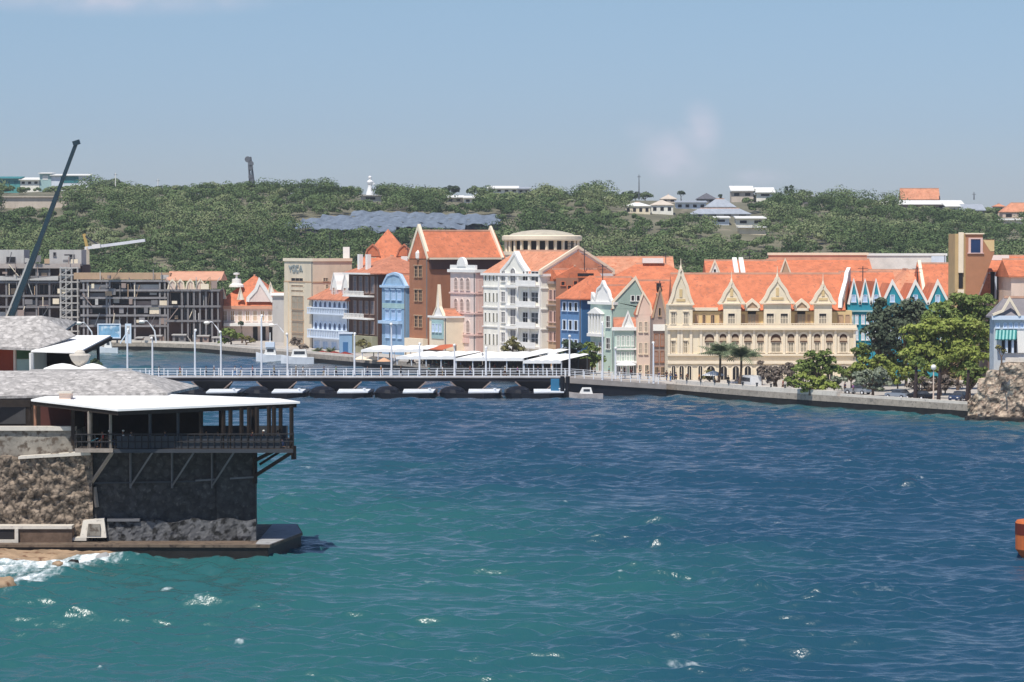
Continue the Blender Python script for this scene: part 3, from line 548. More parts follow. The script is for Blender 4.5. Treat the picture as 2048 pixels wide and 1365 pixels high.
# ---- dark house with balconies
b = cb('balconied_house', 'dark brown house with white balconies beside the white arcaded house', 698, 757, 757, 549, w_dark, depth=14)
f = b.front; b.roof(b.zt + .3, b.zt + 4.0, 'hip', 1.0, m_tiled)
for y0, y1 in [(553, 586), (602, 628), (642, 668)]:
    for i in range(4): u = b.w * (0.16 + i * 0.2); win(b.root, f, u, u + b.w * .11, f.z(y1, 8), f.z(y0, 8), w_taupe, M('pane_grey', (0.17, 0.16, 0.18)), rows=3, cols=1)
for y in (547, 592, 637):
    mb = MB(); z = f.z(y, 8); mb.fb(f, 0, b.w * .86, z - .25, z + .1, 0, 1.6)
    if y > 550: mb.fb(f, .5, b.w * .7, z + .9, z + 1.05, 1.4, 1.55); [mb.fb(f, .5 + i * .7, .7 + i * .7, z + .1, z + .9, 1.38, 1.56) for i in range(int(b.w * .7 / .7))]
    mb.build('balcony', t_white, b.root)
MB().fb(f, .2, b.w - .2, QZ, f.z(672, 8), 0.1, 1.5).build('ground_storey', w_olive, b.root)
for x in (712, 728): u = f.u(x); MB().fb(f, u - 0.5, u + 0.5, b.zt, b.zt + 4.4, -1.5, -0.6).build('chimney', t_white, b.root)
# ---- red roofed tower house behind
ff = chan_face(716, 14); D0 = ff.O.y
b = fb_('tower_house', 'brown house with steep orange pyramid roof and dormers, behind the dark balconied house', 722, 826, 531, 612, w_dark, depth=12)
f = b.front; b.roof(b.zt, f.z(458, 5), 'hip', 0.9, m_tile); b.cornice(b.zt - .6, .35, .5, t_cream)
for x in (745, 808):
    u = f.u(x); z = b.zt; g = b.gable(f, [(u - 1.7, z + 2.0), (u - 1.2, z + 3.6), (u, z + 4.7), (u + 1.2, z + 3.6), (u + 1.7, z + 2.0)], m_tile, m_tiled, 3.0, 0.3, -0.5, 'dormer'); MB().fb(f, u - 1.3, u + 1.3, z + .2, z + 2.0, -4, -0.6).build('dormer_wall', w_dark, b.root)
    win(b.root, f, u - .7, u + .7, z + .4, z + 1.8, t_cream, glass, o=-0.58)
pb = MB(); pb.fb(f, f.u(811), f.u(820), QZ, b.zt - .7, 0, .5); pb.each('pilaster', t_white, b.root)
MB().fb(f, f.u(803), f.u(817), b.zt - 1.8, f.z(513, 5), .55, 1.6).build('rooftop_tank', t_white, b.root)
for x in (734, 752, 770, 788): win(b.root, f, f.u(x), f.u(x + 8), f.z(560, 5), f.z(540, 5), w_taupe, glass)
# ---- blue house
b = cb('blue_house', 'narrow light blue house with carved crest, directly left of the brown gabled warehouse', 764, 812, 812, 574, w_blue, depth=12)
f = b.front; b.gable(f, px_poly(f, [(765, 574), (770, 562), (776, 551), (788, 547), (800, 551), (806, 562), (812, 574)]), M('wall_lightblue', (0.32, 0.47, 0.62)), M('trim_lightblue', (0.44, 0.60, 0.78)), 0.6, .5)
lb = MATS['trim_lightblue']; b.cornice(b.zt - .2, .5, .4, lb)
for y0, y1 in [(580, 600), (620, 640), (652, 676)]: grid(b.root, f, [(772, 779), (784, 791), (796, 803)], [(y0, y1)], lb, g_blue, hood=True)
mb = MB(); mb.fb(f, 0, b.w * .85, f.z(648, 5), f.z(642, 5), 0, 1.0); mb.build('balcony', lb, b.root); MB().fb(f, .4, b.w - .4, f.z(617, 5), f.z(607, 5), 0, .12).build('panel', w_teal, b.root)
b.roof(b.zt, b.zt + 2.5, 'gable_e', .1, m_tiled)
# ---- tall brown warehouse with orange roof
b = cb('brown_warehouse', 'tall brown gabled warehouse with one large plain orange roof edged in white', 819, 856, 1006, 518, w_brick, depth=22)
f = b.front; um = b.w / 2; zr = f.z(462, um); b.roof(b.zt + .3, zr, 'gable_e', 0.7, m_tile, v0=0.6, v1=b.side.u(1002))
gp = [(-0.2, b.zt), (um, zr + .8), (b.w + .2, b.zt)]; b.gable(f, gp, w_brick, t_cream, .5, .7)
mb = MB(); mb.fb(b.side, 0, b.side.u(1003), b.zt - .15, b.zt + .25, .75, 1.05); ub = b.side.u(1003)
mb.build('gutter', t_cream, b.root); rf = Face(b.A + EC * ub, DC); MB().band(rf, [(-.8, b.zt), (um, zr + .5), (b.w + .9, b.zt)], .8, 0, .5).build('roof_edge', t_cream, b.root)
MB().fb(b.side, .3, ub, b.zt - 2.2, b.zt - .2, 0.02, .35).build('eave_shadow', w_dark, b.root)  # dark strip paints the shadow that the eave throws on the side wall
mb = MB(); mb.lathe(f.p(um, f.z(510, um), .1) - Vector((0, 0, 1)), [(.1, 0), (.55, .3), (.6, 1.4), (.1, 2.0)], 10); mb.build('oculus', t_white, b.root)
for y0, y1 in [(532, 544), (580, 592), (632, 644)]:
    for u in (.30, .53): win(b.root, f, b.w * u, b.w * (u + .17), f.z(y1 + 10, um), f.z(y0, um), w_tan, t_dark, rows=3, cols=2, hood=True)
MB().fb(f, 0, b.w, QZ, f.z(677, um), .05, 1.2).build('ground_storey', t_cream, b.root)
# ---- small teal fronted house with spire
b = cb('teal_fronted_house', 'little pale teal house with thin white spire before the brown warehouse side wall', 859, 893, 900, 634, t_cream, depth=5, s=-4)
f = b.front; b.gable(f, px_poly(f, [(866, 633), (874, 614), (877, 570), (880, 614), (888, 633)]), t_white, t_cream, .5, .2, name='spire'); b.cornice(b.zt - .2, .4, .3)
MB().fb(f, b.w * .15, b.w * .85, f.z(678, 4), f.z(640, 4), .02, .12).build('panel', w_teal, b.root); grid(b.root, f, [(866, 870), (873, 877), (880, 884)], [(648, 664)], t_blue, g_blue, o=.1); b.roof(b.zt, b.zt + 1.5, 'gable_e', .1, m_tiled)
# ---- pink house
b = cb('pink_house', 'flat topped pink house with arched crest, left of the tall white corner house', 901, 951, 967, 545, w_lpink, depth=13)
f = b.front; b.cornice(b.zt, .6, .5); MB().fb(f, 0, b.w, b.zt + .6, b.zt + 1.5, -.4, .1).build('parapet', t_white, b.root)
u = f.u(924); MB().prism(f, [(u + 1.9 * math.cos(a), b.zt + 1.2 + 1.9 * math.sin(a)) for a in [math.pi * i / 10 for i in range(11)]], -.4, .25).build('crest', t_white, b.root)
for y in (588, 628, 671): b.cornice(f.z(y, 6), .3, .25, w_pink)
for y0, y1 in [(556, 580), (598, 622), (640, 664)]: grid(b.root, f, [(909, 916), (921, 928), (933, 940)], [(y0, y1)], w_lpink, w_taupe, rows=3, cols=2, arch=True)
for y0, y1 in [(560, 582), (600, 622), (640, 664)]: win(b.root, b.side, b.side.u(956), b.side.u(962), b.front.z(y1, 8), b.front.z(y0, 8), w_lpink, w_pink, rows=3)
MB().fb(f, b.w * .1, b.w * .75, f.z(686, 6), f.z(676, 6), 0, .3).build('panel', w_pink, b.root)
MB().fb(b.side, 0, b.side.u(966), QZ, b.zt, 0.02, .1).build('side_tone', w_pink, b.root)  # sheet gives the side a stronger pink than the front
# ---- tall white corner house
b = cb('white_corner_house', 'tall white corner house with pointed front gable and deep balconies below the round hall', 967, 1083, 1146, 549, w_white, depth=16)
f = b.front; uA, uB = f.u(1003), f.u(1052); b.roof(b.zt, b.zt + 4.6, 'gable_d', .4, m_tile2, ridge=(.5, .5)); b.cornice(b.zt - .3, .5, .45)
b.gable(f, [(uA, b.zt), (uA, b.zt + .6), (uA + (uB - uA) * .35, b.zt + 2.6), (f.u(1030), f.z(506, f.u(1030))), (uA + (uB - uA) * .72, b.zt + 2.6), (uB, b.zt + .6), (uB, b.zt)], w_white, t_white, 1.0, .55)
sf = b.side; vm = b.dep / 2; b.gable(sf, [(-.3, b.zt), (-.3, b.zt + .8), (vm, b.zt + 5.4), (b.dep, b.zt + .8), (b.dep, b.zt)], w_white, t_cream, .5, .5, o=.3, name='side_gable')
for y0, y1 in [(548, 562), (586, 604), (626, 644), (668, 690)]: grid(b.root, f, [(970, 974), (978, 982), (986, 990), (993, 997)], [(y0, y1)], t_white, M('pane_olive', (0.20, 0.19, 0.14)), rows=1, cols=1, sill=False)
for y0, y1 in [(543, 564), (585, 606), (626, 648), (668, 688)]:
    win(b.root, f, f.u(1003), f.u(1011), f.z(y1, 20), f.z(y0, 20), t_white, M('pane_grey2', (0.24, 0.23, 0.23)), name='window')
    win(b.root, f, f.u(1021), f.u(1032), f.z(y1 + 3, 20), f.z(y0 - 6, 20), t_white, MATS['pane_grey2'], name='window', arch=y0 < 550)
    for x0, x1 in ((1046, 1057), (1063, 1078)): win(b.root, f, f.u(x0), f.u(x1), f.z(y1, 24), f.z(y0, 24), t_white, t_dark if x0 < 1050 else glass, name='window', sill=False)
    mb = MB(); z = f.z(y1 + 8, 24); mb.fb(f, f.u(1040), b.w - .2, z - .2, z + .15, 0, 1.3); mb.fb(f, f.u(1042), b.w - .3, z + .15, z + 1.0, 1.1, 1.25); mb.fb(f, f.u(1016), f.u(1036), z - .5, z + .1, 0, .7); mb.build('balcony', t_white, b.root)
pm = MB(); [pm.fb(f, f.u(x) - .35, f.u(x) + .35, QZ, b.zt - .4, 0, .35) for x in (1000, 1016, 1038, 1060, 1081)]; pm.each('pilaster', t_white, b.root)
for y in (578, 620, 660): b.cornice(f.z(y, 24), .22, .2, t_white)
# ---- round rooftop hall behind
c = at(1084, 500, 640); zb = at(1084, 505, 640).z; r0 = 9.0; root = empty('round_hall', (c.x, c.y, QZ), 'round cream hall with a ring of dark windows and a shallow dome', 'building'); sxk = 76 / 5400 * 640 / 9
MB().lathe((c.x, c.y, QZ), [(9.2, 0), (9.2, zb - QZ)], 40).build('walls', t_cream, root); MB().lathe((c.x, c.y, zb), [(8.0, 0), (8.0, 2.9)], 40).build('window_band', t_dark, root)
mb = MB(); [mb.bar((c.x + 8.5 * math.cos(a), c.y + 8.5 * math.sin(a), zb), (c.x + 8.5 * math.cos(a), c.y + 8.5 * math.sin(a), zb + 2.8), .55) for a in [2 * math.pi * i / 26 for i in range(26)]]; mb.each('mullion', t_cream, root)
MB().lathe((c.x, c.y, zb + 2.7), [(9.3, 0), (9.5, .3), (9.5, 1.1), (9.0, 1.3)], 40).build('cornice', t_cream, root)
MB().lathe((c.x, c.y, zb - .6), [(9.4, 0), (9.4, .8)], 40).build('sill_band', t_cream, root)
MB().lathe((c.x, c.y, zb + 3.9), [(8.0, 0), (7.0, .55), (4.8, 1.05), (2.4, 1.35), (.1, 1.45)], 40).build('dome', M('dome_grey', (0.50, 0.45, 0.36)), root)
# ---- narrow brown house
b = cb('brown_house', 'narrow rusty brown house with dark windows, squeezed right of the white corner house', 1087, 1117, 1117, 566, w_tan, depth=10, s=1.5)
f = b.front; b.cornice(b.zt - .2, .5, .3, w_taupe)
for y0, y1 in [(580, 600), (622, 644), (664, 682)]: grid(b.root, f, [(1090, 1096), (1099, 1105), (1108, 1114)], [(y0, y1)], w_pink, M('pane_maroon', (0.07, 0.025, 0.02)), rows=1, cols=2)
for y in (612, 656): b.cornice(f.z(y, 4), .25, .5, w_taupe, 'ledge')
b.roof(b.zt + .3, b.zt + 2.6, 'gable_e', .3, m_tile)
# ---- deep blue house
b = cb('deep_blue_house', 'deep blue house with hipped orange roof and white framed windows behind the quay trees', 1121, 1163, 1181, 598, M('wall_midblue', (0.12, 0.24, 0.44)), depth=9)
f = b.front; b.roof(b.zt + .1, f.z(552, 5), 'hip', .7, m_tile); MB().fb(b.side, 0, b.side.u(1181), QZ, b.zt, .02, .1).build('side_tone', w_dblue, b.root)  # side sheet puts the shade of the right face into a darker blue
for y0, y1 in [(604, 622), (640, 660), (678, 696)]: grid(b.root, f, [(1126, 1133), (1138, 1145), (1149, 1156)], [(y0, y1)], t_blue, t_dark, rows=1, cols=1, t=.3)
# ---- ornate mint house
b = cb('ornate_mint_house', 'pale mint house with scrolled gable and white columned bay beside the deep blue house', 1181, 1229, 1240, 606, w_mint, depth=9)
f = b.front; b.gable(f, px_poly(f, [(1184, 606), (1185, 588), (1191, 598), (1196, 578), (1203, 572), (1206, 564), (1210, 574), (1216, 582), (1220, 596), (1227, 606)]), t_white, t_white, .5, .35); b.roof(b.zt, b.zt + 3.2, 'gable_e', .3, m_tile)
b.cornice(b.zt - .3, .5, .4)
for u in (1182, 1206, 1211, 1228): pass
mb = MB(); uu = [f.u(x) for x in (1183, 1189, 1195, 1201, 1207)]; [mb.fb(f, u - .25, u + .25, f.z(668, 5), f.z(628, 5), 0, .6) for u in uu]; mb.prism(f, [(uu[0] - .4, f.z(628, 5)), (uu[-1] + .4, f.z(628, 5)), (uu[2], f.z(616, 5))], 0, .8); mb.fb(f, uu[0] - .4, uu[-1] + .4, f.z(674, 5), f.z(668, 5), 0, .8); mb.build('bay', t_white, b.root)
grid(b.root, f, [(1184, 1188), (1190, 1194), (1196, 1200), (1202, 1206)], [(632, 664)], t_white, w_mint, rows=2, cols=1, sill=False)
grid(b.root, f, [(1213, 1221)], [(632, 655), (676, 698)], t_white, t_dark); grid(b.root, f, [(1185, 1192), (1198, 1205)], [(684, 706), (716, 744)], t_white, glassl)
# ---- sage green gabled house
b = fb_('sage_gabled_house', 'sage green house end with broad white edged gable and two small attic windows', 1226, 1303, 618, 500, w_green, depth=14)
f = b.front; gp = px_poly(f, [(1226, 604), (1271, 556), (1303, 622)]); b.gable(f, [(0, b.zt)] + gp + [(b.w, b.zt)], w_green, t_cream, .5, .45); b.roof(b.zt, gp[1][1] - .3, 'gable_e', .3, m_tile, ridge=((1271 - 1226) / 77., .5))
grid(b.root, f, [(1262, 1269), (1273, 1280)], [(591, 602)], t_white, t_dark, rows=1, cols=1, t=.3)
# ---- mint house with balcony
b = fb_('mint_house', 'small mint and white house with little pointed gable, below the sage green gable', 1229, 1273, 658, 486, w_mint, depth=7)
f = b.front; b.gable(f, px_poly(f, [(1244, 658), (1247, 648), (1252, 636), (1256, 624), (1260, 636), (1265, 648), (1268, 658)]), t_white, t_white, .4, .3); b.cornice(b.zt - .3, .6, .5); b.roof(b.zt, b.zt + 1.8, 'gable_d', .1, m_tiled)
grid(b.root, f, [(1234, 1239), (1243, 1249), (1253, 1259), (1263, 1268)], [(672, 692), (704, 722)], t_white, w_green, t=.25); mb = MB(); mb.fb(f, 0, b.w, f.z(727, 0), f.z(723, 0), 0, 1.4); mb.fb(f, 0, b.w, f.z(700, 0), f.z(697, 0), 0, .5); mb.each('balcony', t_white, b.root)
grid(b.root, f, [(1234, 1241), (1246, 1254), (1259, 1267)], [(732, 756)], t_white, t_dark, sill=False, name='shop_door')
# ---- beige house
b = fb_('beige_house', 'plain pinkish beige house with paired windows between the mint house and the taupe gable', 1273, 1305, 630, 485, w_beige, depth=10)
f = b.front; b.gable(f, [(0, b.zt), (.5, b.zt + 2.0), (b.w * .42, b.zt + 4.0), (b.w * .85, b.zt + 2.0), (b.w, b.zt)], w_beige, t_cream, .4, .3); b.roof(b.zt, b.zt + 3.2, 'gable_e', .1, m_tile)
grid(b.root, f, [(1278, 1284), (1289, 1295)], [(644, 664), (686, 708)], t_cream, w_taupe); grid(b.root, f, [(1277, 1284), (1290, 1298)], [(730, 756)], t_cream, t_dark, sill=False, name='shop_door')
# ---- taupe spire house
b = fb_('taupe_gabled_house', 'narrow taupe house with steep pointed gable and a plain white board across its front', 1305, 1334, 636, 480, w_taupe, depth=10)
f = b.front; b.gable(f, px_poly(f, [(1305, 636), (1311, 610), (1320, 576), (1328, 610), (1334, 636)]), w_taupe, w_tan, .5, .3); b.roof(b.zt, b.zt + 4.0, 'gable_e', .05, m_tile)
MB().fb(f, .1, b.w - .1, f.z(662, 0), f.z(649, 0), .02, .3).build('board', t_white, b.root); grid(b.root, f, [(1317, 1322)], [(616, 632)], w_tan, t_dark, rows=1, cols=1); grid(b.root, f, [(1309, 1316), (1321, 1328)], [(668, 692), (702, 724)], w_brick, w_taupe); grid(b.root, f, [(1310, 1318), (1322, 1330)], [(734, 758)], w_tan, t_dark, sill=False, name='shop_door')
# ---- long cream arcade building
DP = 470.0
b = fb_('arcade_building', 'long cream building with a row of arches and scrolled gables under big orange roof', 1336, 1712, 713, DP, w_cream, depth=16)
f = b.front; U = f.u; Z = lambda y: f.z(y, 0); ztop = b.zt
# upper storey set back on the terrace
def up(x0, x1, y0, y1, o, mat=w_cream, nm='upper_storey'): MB().fb(f, U(x0), U(x1), Z(y1), Z(y0), -12, o).build(nm, mat, b.root)
MB().fb(f, U(1336), U(1712), Z(713), Z(652), -15.5, -0.01).build('upper_walls', w_cream, b.root)
up(1386, 1706, 622, 650, -1.3, w_ochre, 'upper_storey')
b.zt = Z(622); b.roof(Z(621), Z(549), 'gable_d', .3, m_tile, u0=U(1350), u1=U(1690), v0=1.6, v1=16, ridge=(.5, .5))
mb = MB(); mb.fb(f, -.2, b.w + .2, Z(660), Z(655.5), 0, .7); mb.fb(f, -.1, b.w + .1, Z(655.4), Z(650), 0, .4); mb.build('terrace_cornice', t_cream, b.root)
mb = MB(); mb.fb(f, -.1, b.w + .1, Z(712), Z(708), 0, .45); mb.fb(f, -.1, b.w + .1, Z(728), Z(722), 0, .35); mb.build('string_course', t_cream, b.root)
mb = MB(); mb.fb(f, U(1386), U(1706), Z(648.5), Z(647), .2, .35); [mb.fb(f, u, u + .09, Z(650), Z(648), .22, .33) for u in np.arange(U(1386), U(1706), .45)]; mb.build('balustrade', t_cream, b.root)
MB().fb(f, U(1386), U(1437), Z(622), Z(616), -1.8, -.9).build('parapet', t_cream, b.root)
def sg(x0, x1, yb, yt, o, win_y=None, wins=(), sh=0.3):      # scrolled gable with its bay
    u0, u1 = U(x0), U(x1); g = b.gable(f, curve_gable(u0, u1, Z(yb), Z(yt)), w_cream, t_cream, .7, .55, o)
    um = (u0 + u1) / 2; MB().lathe(f.p(um, Z(yt), o - .2), [(.12, 0), (.25, .4), (.08, 1.0), (.03, 2.2)], 8).build('finial', t_cream, g)
    MB().fb(f, um - (u1 - u0) * .18, um + (u1 - u0) * .18, Z(yb) + .7, Z(yb) + 1.1, o, o + .12).build('moulding', w_ochre, g); MB().fb(f, um - .25, um + .25, Z(yb) + 1.4, Z(yb) + 2.8, o, o + .12).build('moulding', w_ochre, g)
    MB().fb(f, u0, u1, Z(yb), Z(yb - 2.5), o, o + .35).build('gable_cornice', t_cream, b.root)
    return o
sg(1337, 1386, 611, 542, 0.25); sg(1437, 1489, 609, 568, 0.1); sg(1521, 1588, 608, 558, 0.15); sg(1621, 1671, 609, 573, 0.1)
mb = MB(); mb.fb(f, U(1338), U(1385), Z(655), Z(611), -10, .22); mb.build('bay', w_cream, b.root)
for x0, x1 in ((1447, 1482), (1528, 1582), (1629, 1664)): MB().fb(f, U(x0), U(x1), Z(650), Z(609), -3, 0.05).build('bay', w_cream, b.root)
for xc in (1505, 1604):
    g = b.gable(f, px_poly(f, [(xc - 14, 617), (xc - 12, 611), (xc, 601), (xc + 12, 611), (xc + 14, 617)]), w_tan, t_cream, 1.0, .5, -.4); MB().fb(f, U(xc - 14), U(xc + 14), Z(622), Z(617), -3, -.3).build('gable_cornice', t_cream, b.root)
    win(b.root, f, U(xc - 8), U(xc + 8), Z(648), Z(625), w_tan, glassl, o=-1.28, cols=3); MB().fb(f, U(xc - 8), U(xc + 8), Z(629), Z(624), -1.3, -1.12).build('awning', t_dark, b.root)
for x0, x1 in ((1455, 1471), (1532, 1549), (1560, 1577), (1637, 1654)):
    win(b.root, f, U(x0), U(x1), Z(649), Z(626), t_cream, glassl, o=.06, cols=3, t=.25); MB().fb(f, U(x0) + .15, U(x1) - .15, Z(632), Z(627), .1, .16).build('blind', t_dark, b.root)
for x0, x1 in ((1342, 1351), (1367, 1376)):
    win(b.root, f, U(x0), U(x1), Z(648), Z(624), t_cream, glassl, o=.24, hood=True); win(b.root, f, U(x0 + 1), U(x1 - 1), Z(706), Z(682), t_cream, M('pane_sand', (0.26, 0.21, 0.14)), hood=True, t=.22)
for x0, x1 in ((1391, 1397), (1406, 1412), (1423, 1430), (1440, 1444), (1486, 1491), (1514, 1518), (1592, 1596), (1617, 1622), (1678, 1688), (1693, 1701)): win(b.root, f, U(x0), U(x1), Z(647), Z(630), w_tan, t_dark if x0 in (1406, 1423) else w_tan, o=-1.28, rows=1)
pm = MB(); [pm.fb(f, U(x) - .22, U(x) + .22, Z(708), Z(660), .02, .32) for x in (1338, 1357, 1363, 1382, 1402, 1434, 1458, 1482, 1508, 1533, 1568, 1594, 1620, 1646, 1671, 1709)]; pm.each('pilaster', t_cream, b.root)
for x0, x1 in ((1407, 1431), (1437, 1455), (1461, 1480), (1486, 1506), (1512, 1530), (1539, 1565), (1573, 1591), (1598, 1617), (1626, 1643), (1650, 1668), (1677, 1697)):
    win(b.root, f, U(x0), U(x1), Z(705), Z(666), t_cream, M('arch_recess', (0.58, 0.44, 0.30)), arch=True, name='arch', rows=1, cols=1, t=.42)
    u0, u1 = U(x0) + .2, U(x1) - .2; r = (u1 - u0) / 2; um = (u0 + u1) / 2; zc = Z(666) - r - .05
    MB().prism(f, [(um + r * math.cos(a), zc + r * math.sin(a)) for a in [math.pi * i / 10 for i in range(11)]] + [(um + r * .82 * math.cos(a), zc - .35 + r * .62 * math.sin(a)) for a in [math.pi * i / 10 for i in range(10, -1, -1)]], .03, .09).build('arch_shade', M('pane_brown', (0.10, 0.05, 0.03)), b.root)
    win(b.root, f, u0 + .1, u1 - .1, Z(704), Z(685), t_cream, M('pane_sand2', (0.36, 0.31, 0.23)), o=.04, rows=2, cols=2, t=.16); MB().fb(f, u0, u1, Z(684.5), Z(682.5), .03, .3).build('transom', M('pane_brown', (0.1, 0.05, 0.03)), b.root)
for x0, x1 in ((1343, 1352), (1358, 1369), (1374, 1384), (1396, 1406), (1412, 1432), (1440, 1456), (1464, 1480), (1488, 1504), (1512, 1532), (1540, 1562), (1572, 1592), (1600, 1618), (1628, 1644), (1652, 1668), (1680, 1698)):
    win(b.root, f, U(x0), U(x1), QZ + .05, Z(731), t_cream, t_dark, arch=True, name='ground_arch', rows=1, cols=2, sill=False, t=.3)
# diagonal white gable seen end on at the right of the roof
sfc = Face(f.p(U(1684), 0, -1.5).xy, (.33, .94)); b.gable(sfc, [(0, Z(617)), (.3, Z(600)), (3.0, Z(575)), (4.2, Z(566)), (5.2, Z(549)), (6.5, Z(542)), (7.0, Z(617))], t_cream, t_white, .5, .7)
# ---- turquoise gabled rows
def turq(label, xs, yt, yb, D, xr, name='turquoise_house', wall=w_turq):
    b = fb_(name, label, xs[0] - 2, xr, yb, D, wall, depth=14); f = b.front; n = len(xs)
    for i, x in enumerate(xs):
        x1 = xs[i + 1] if i + 1 < n else xr; xm = (x + x1) / 2 - (x1 - x) * .05; u0, u1, um = f.u(x), f.u(x1), f.u(xm); z = f.z(yb, 0); zt = f.z(yt, 0)
        b.gable(f, [(u0, z - .1), (um, zt), (u1, z - .1)], wall, t_white, .4, .42); 
        P = b.P; ov = .1; MB().add([P(u0, .5, z), P(u1, .5, z), P(um, .5, zt - .3), P(u0, 13, z), P(u1, 13, z), P(um, 13, zt - .3)], [(0, 1, 2), (5, 4, 3), (0, 2, 5, 3), (2, 1, 4, 5)]).build('roof', m_tile, b.root)
        for y0, y1 in ((yb + 4, yb + 12), (yb + 22, yb + 40), (yb + 52, yb + 72)):
            if y0 < yb + 10: win(b.root, f, um - .35, um + .35, f.z(yb - 4, 0), f.z(yb - 18, 0), t_blue, g_blue, rows=1, cols=1)
            else: [win(b.root, f, u, u + (u1 - u0) * .25, f.z(y1, 0), f.z(y0, 0), t_white, g_blue) for u in (u0 + (u1 - u0) * .15, u0 + (u1 - u0) * .58)]
    MB().fb(f, 0, b.w, f.z(yb + 16, 0), f.z(yb + 13, 0), 0, .4).build('string_course', w_teal, b.root); return b
turq('turquoise house with three very narrow gables right beside the cream arcade building', [1697, 1720, 1742], 560, 608, 474, 1764)
turq('turquoise house with three broad gables rising behind the dark casuarina trees', [1764, 1810, 1856], 564, 608, 478, 1899)
# ---- roofs behind the row
def block(name, label, x0, x1, ye, yr, D, wallm, roofm, depth=14, kind='gable_d', cat='building', ov=.5, edges=False):
    b = fb_(name, label, x0, x1, ye, D, wallm, depth=depth); f = b.front
    if roofm: b.roof(b.zt, f.z(yr, 0) if kind != 'flat' else b.zt + .4, kind if kind != 'flat' else 'gable_d', ov, roofm)
    if edges:
        for uu in (0, b.w): s_ = Face(b.P(uu, 0, 0).xy, (0, 1)); MB().band(s_, [(-.6, b.zt), (b.dep / 2, f.z(yr, 0) + .3), (b.dep + .6, b.zt)], .6, -.3, .3).build('gable_coping', t_cream, b.root)
    return b
b = block('long_roofed_house', 'long low house with a plain pale orange roof below the round hall on its right', 1152, 1345, 548, 515, 560, w_brown, m_tile2); 
b = block('warehouse', 'hipped orange roofed warehouse behind the left scrolled gable of the arcade building', 1205, 1408, 570, 529, 535, w_brown, m_tile, edges=False, kind='hip')
f = b.front; MB().fb(f, f.u(1288), f.u(1330), f.z(527, 0), f.z(517, 0), -8, -6).build('roof_parapet', t_white, b.root)
b = block('gambrel_house', 'orange roofed house with dark attic slot, above the narrow brown house', 1112, 1188, 556, 533, 520, w_brown, m_tile, kind='gable_e', depth=16)
f = b.front; MB().fb(f, f.u(1155), f.u(1187), f.z(553, 0), f.z(547, 0), .2, 1.0).build('attic_slot', t_dark, b.root)
for x, y in ((1126, 567), (1139, 575), (1151, 566)): win(b.root, f, f.u(x - 4), f.u(x + 4), f.z(y + 4, 0), f.z(y - 4, 0), m_tile, t_dark, rows=1, cols=1)
block('side_roof_house', 'orange roofed house squeezed between the mint scrolled gable and the sage gable', 1190, 1262, 612, 556, 516, w_brown, m_tile, kind='gable_d', depth=16)
b = block('courtyard_house', 'orange roofed house with one small square roof hatch, behind the taupe spire gable', 1282, 1352, 622, 563, 500, w_brown, m_tile, depth=16); f = b.front
b.P; v = b.dep * .3; MB().box(b.P(f.u(1316), 0, 0).x, b.A.y + 4.5, f.z(575, 0) - .6, b.P(f.u(1325), 0, 0).x, b.A.y + 6, f.z(568, 0)).build('roof_hatch', t_dark, b.root)
b = block('stepped_gable_house', 'orange roofed house with small white triangular gable and a pair of white fire walls', 1418, 1555, 566, 522, 545, w_beige, m_tile, edges=False); f = b.front
g = b.gable(f, [(f.u(1417), f.z(552, 0)), (f.u(1429), f.z(522, 0)), (f.u(1441), f.z(552, 0))], t_white, t_cream, .5, .3, .6); MB().fb(f, f.u(1427), f.u(1431), f.z(544, 0), f.z(539, 0), .6, .72).build('vent', t_dark, g)
for x in (1474, 1487): s_ = Face(b.P(f.u(x), 0, 0).xy, (0, 1)); MB().band(s_, [(-.9, b.zt + .8), (b.dep / 2, f.z(519, 0))], .8, -.45, .45).build('fire_wall', t_white, b.root)
b = block('large_store', 'broad store with long salmon parapet above an orange roof and one pointed tan gable', 1545, 1745, 560, 520, 560, m_salmon, m_tile, depth=18); f = b.front
MB().fb(f, f.u(1545), f.u(1745), f.z(521, 0), f.z(508, 0), -9.5, -9).build('parapet', m_salmon, b.root); MB().fb(f, f.u(1543), f.u(1748), f.z(511, 0), f.z(506, 0), -9.8, -8.8).build('parapet_cap', t_cream, b.root)
b.gable(f, px_poly(f, [(1560, 548), (1570, 519), (1581, 548)]), w_tan, t_cream, .5, .3, .5)
b = block('white_store', 'long white flat roofed block with pale blue right end, behind the turquoise gables', 1728, 1892, 509, 505, 575, M('wall_offwhite', (0.78, 0.72, 0.65)), None); f = b.front
b.cornice(b.zt - .3, .5, .2, t_white); MB().fb(f, f.u(1862), f.u(1891), QZ, b.zt - .4, .02, .2).build('blue_render', w_bwhite, b.root)
for i, (x0, x1, ye, yr, D, lb) in enumerate([(1690, 1790, 585, 545, 525, 'orange roof rising directly behind the three very narrow turquoise gables'), (1780, 1860, 585, 540, 520, 'orange roof with pale hip behind the middle broad turquoise gable'), (1848, 1915, 590, 528, 515, 'orange roof stepping up to the brown tower on its right')]):
    block('back_roof_house', lb, x0, x1, ye, yr, D, w_beige, m_tile if i != 1 else m_tile2, kind='hip' if i == 1 else 'gable_d', depth=13, edges=i == 2)
block('shed_roof_house', 'low salmon roofed shed peeking between the white block and the turquoise gables', 1745, 1850, 560, 541, 548, w_tan, m_tile2, depth=8)
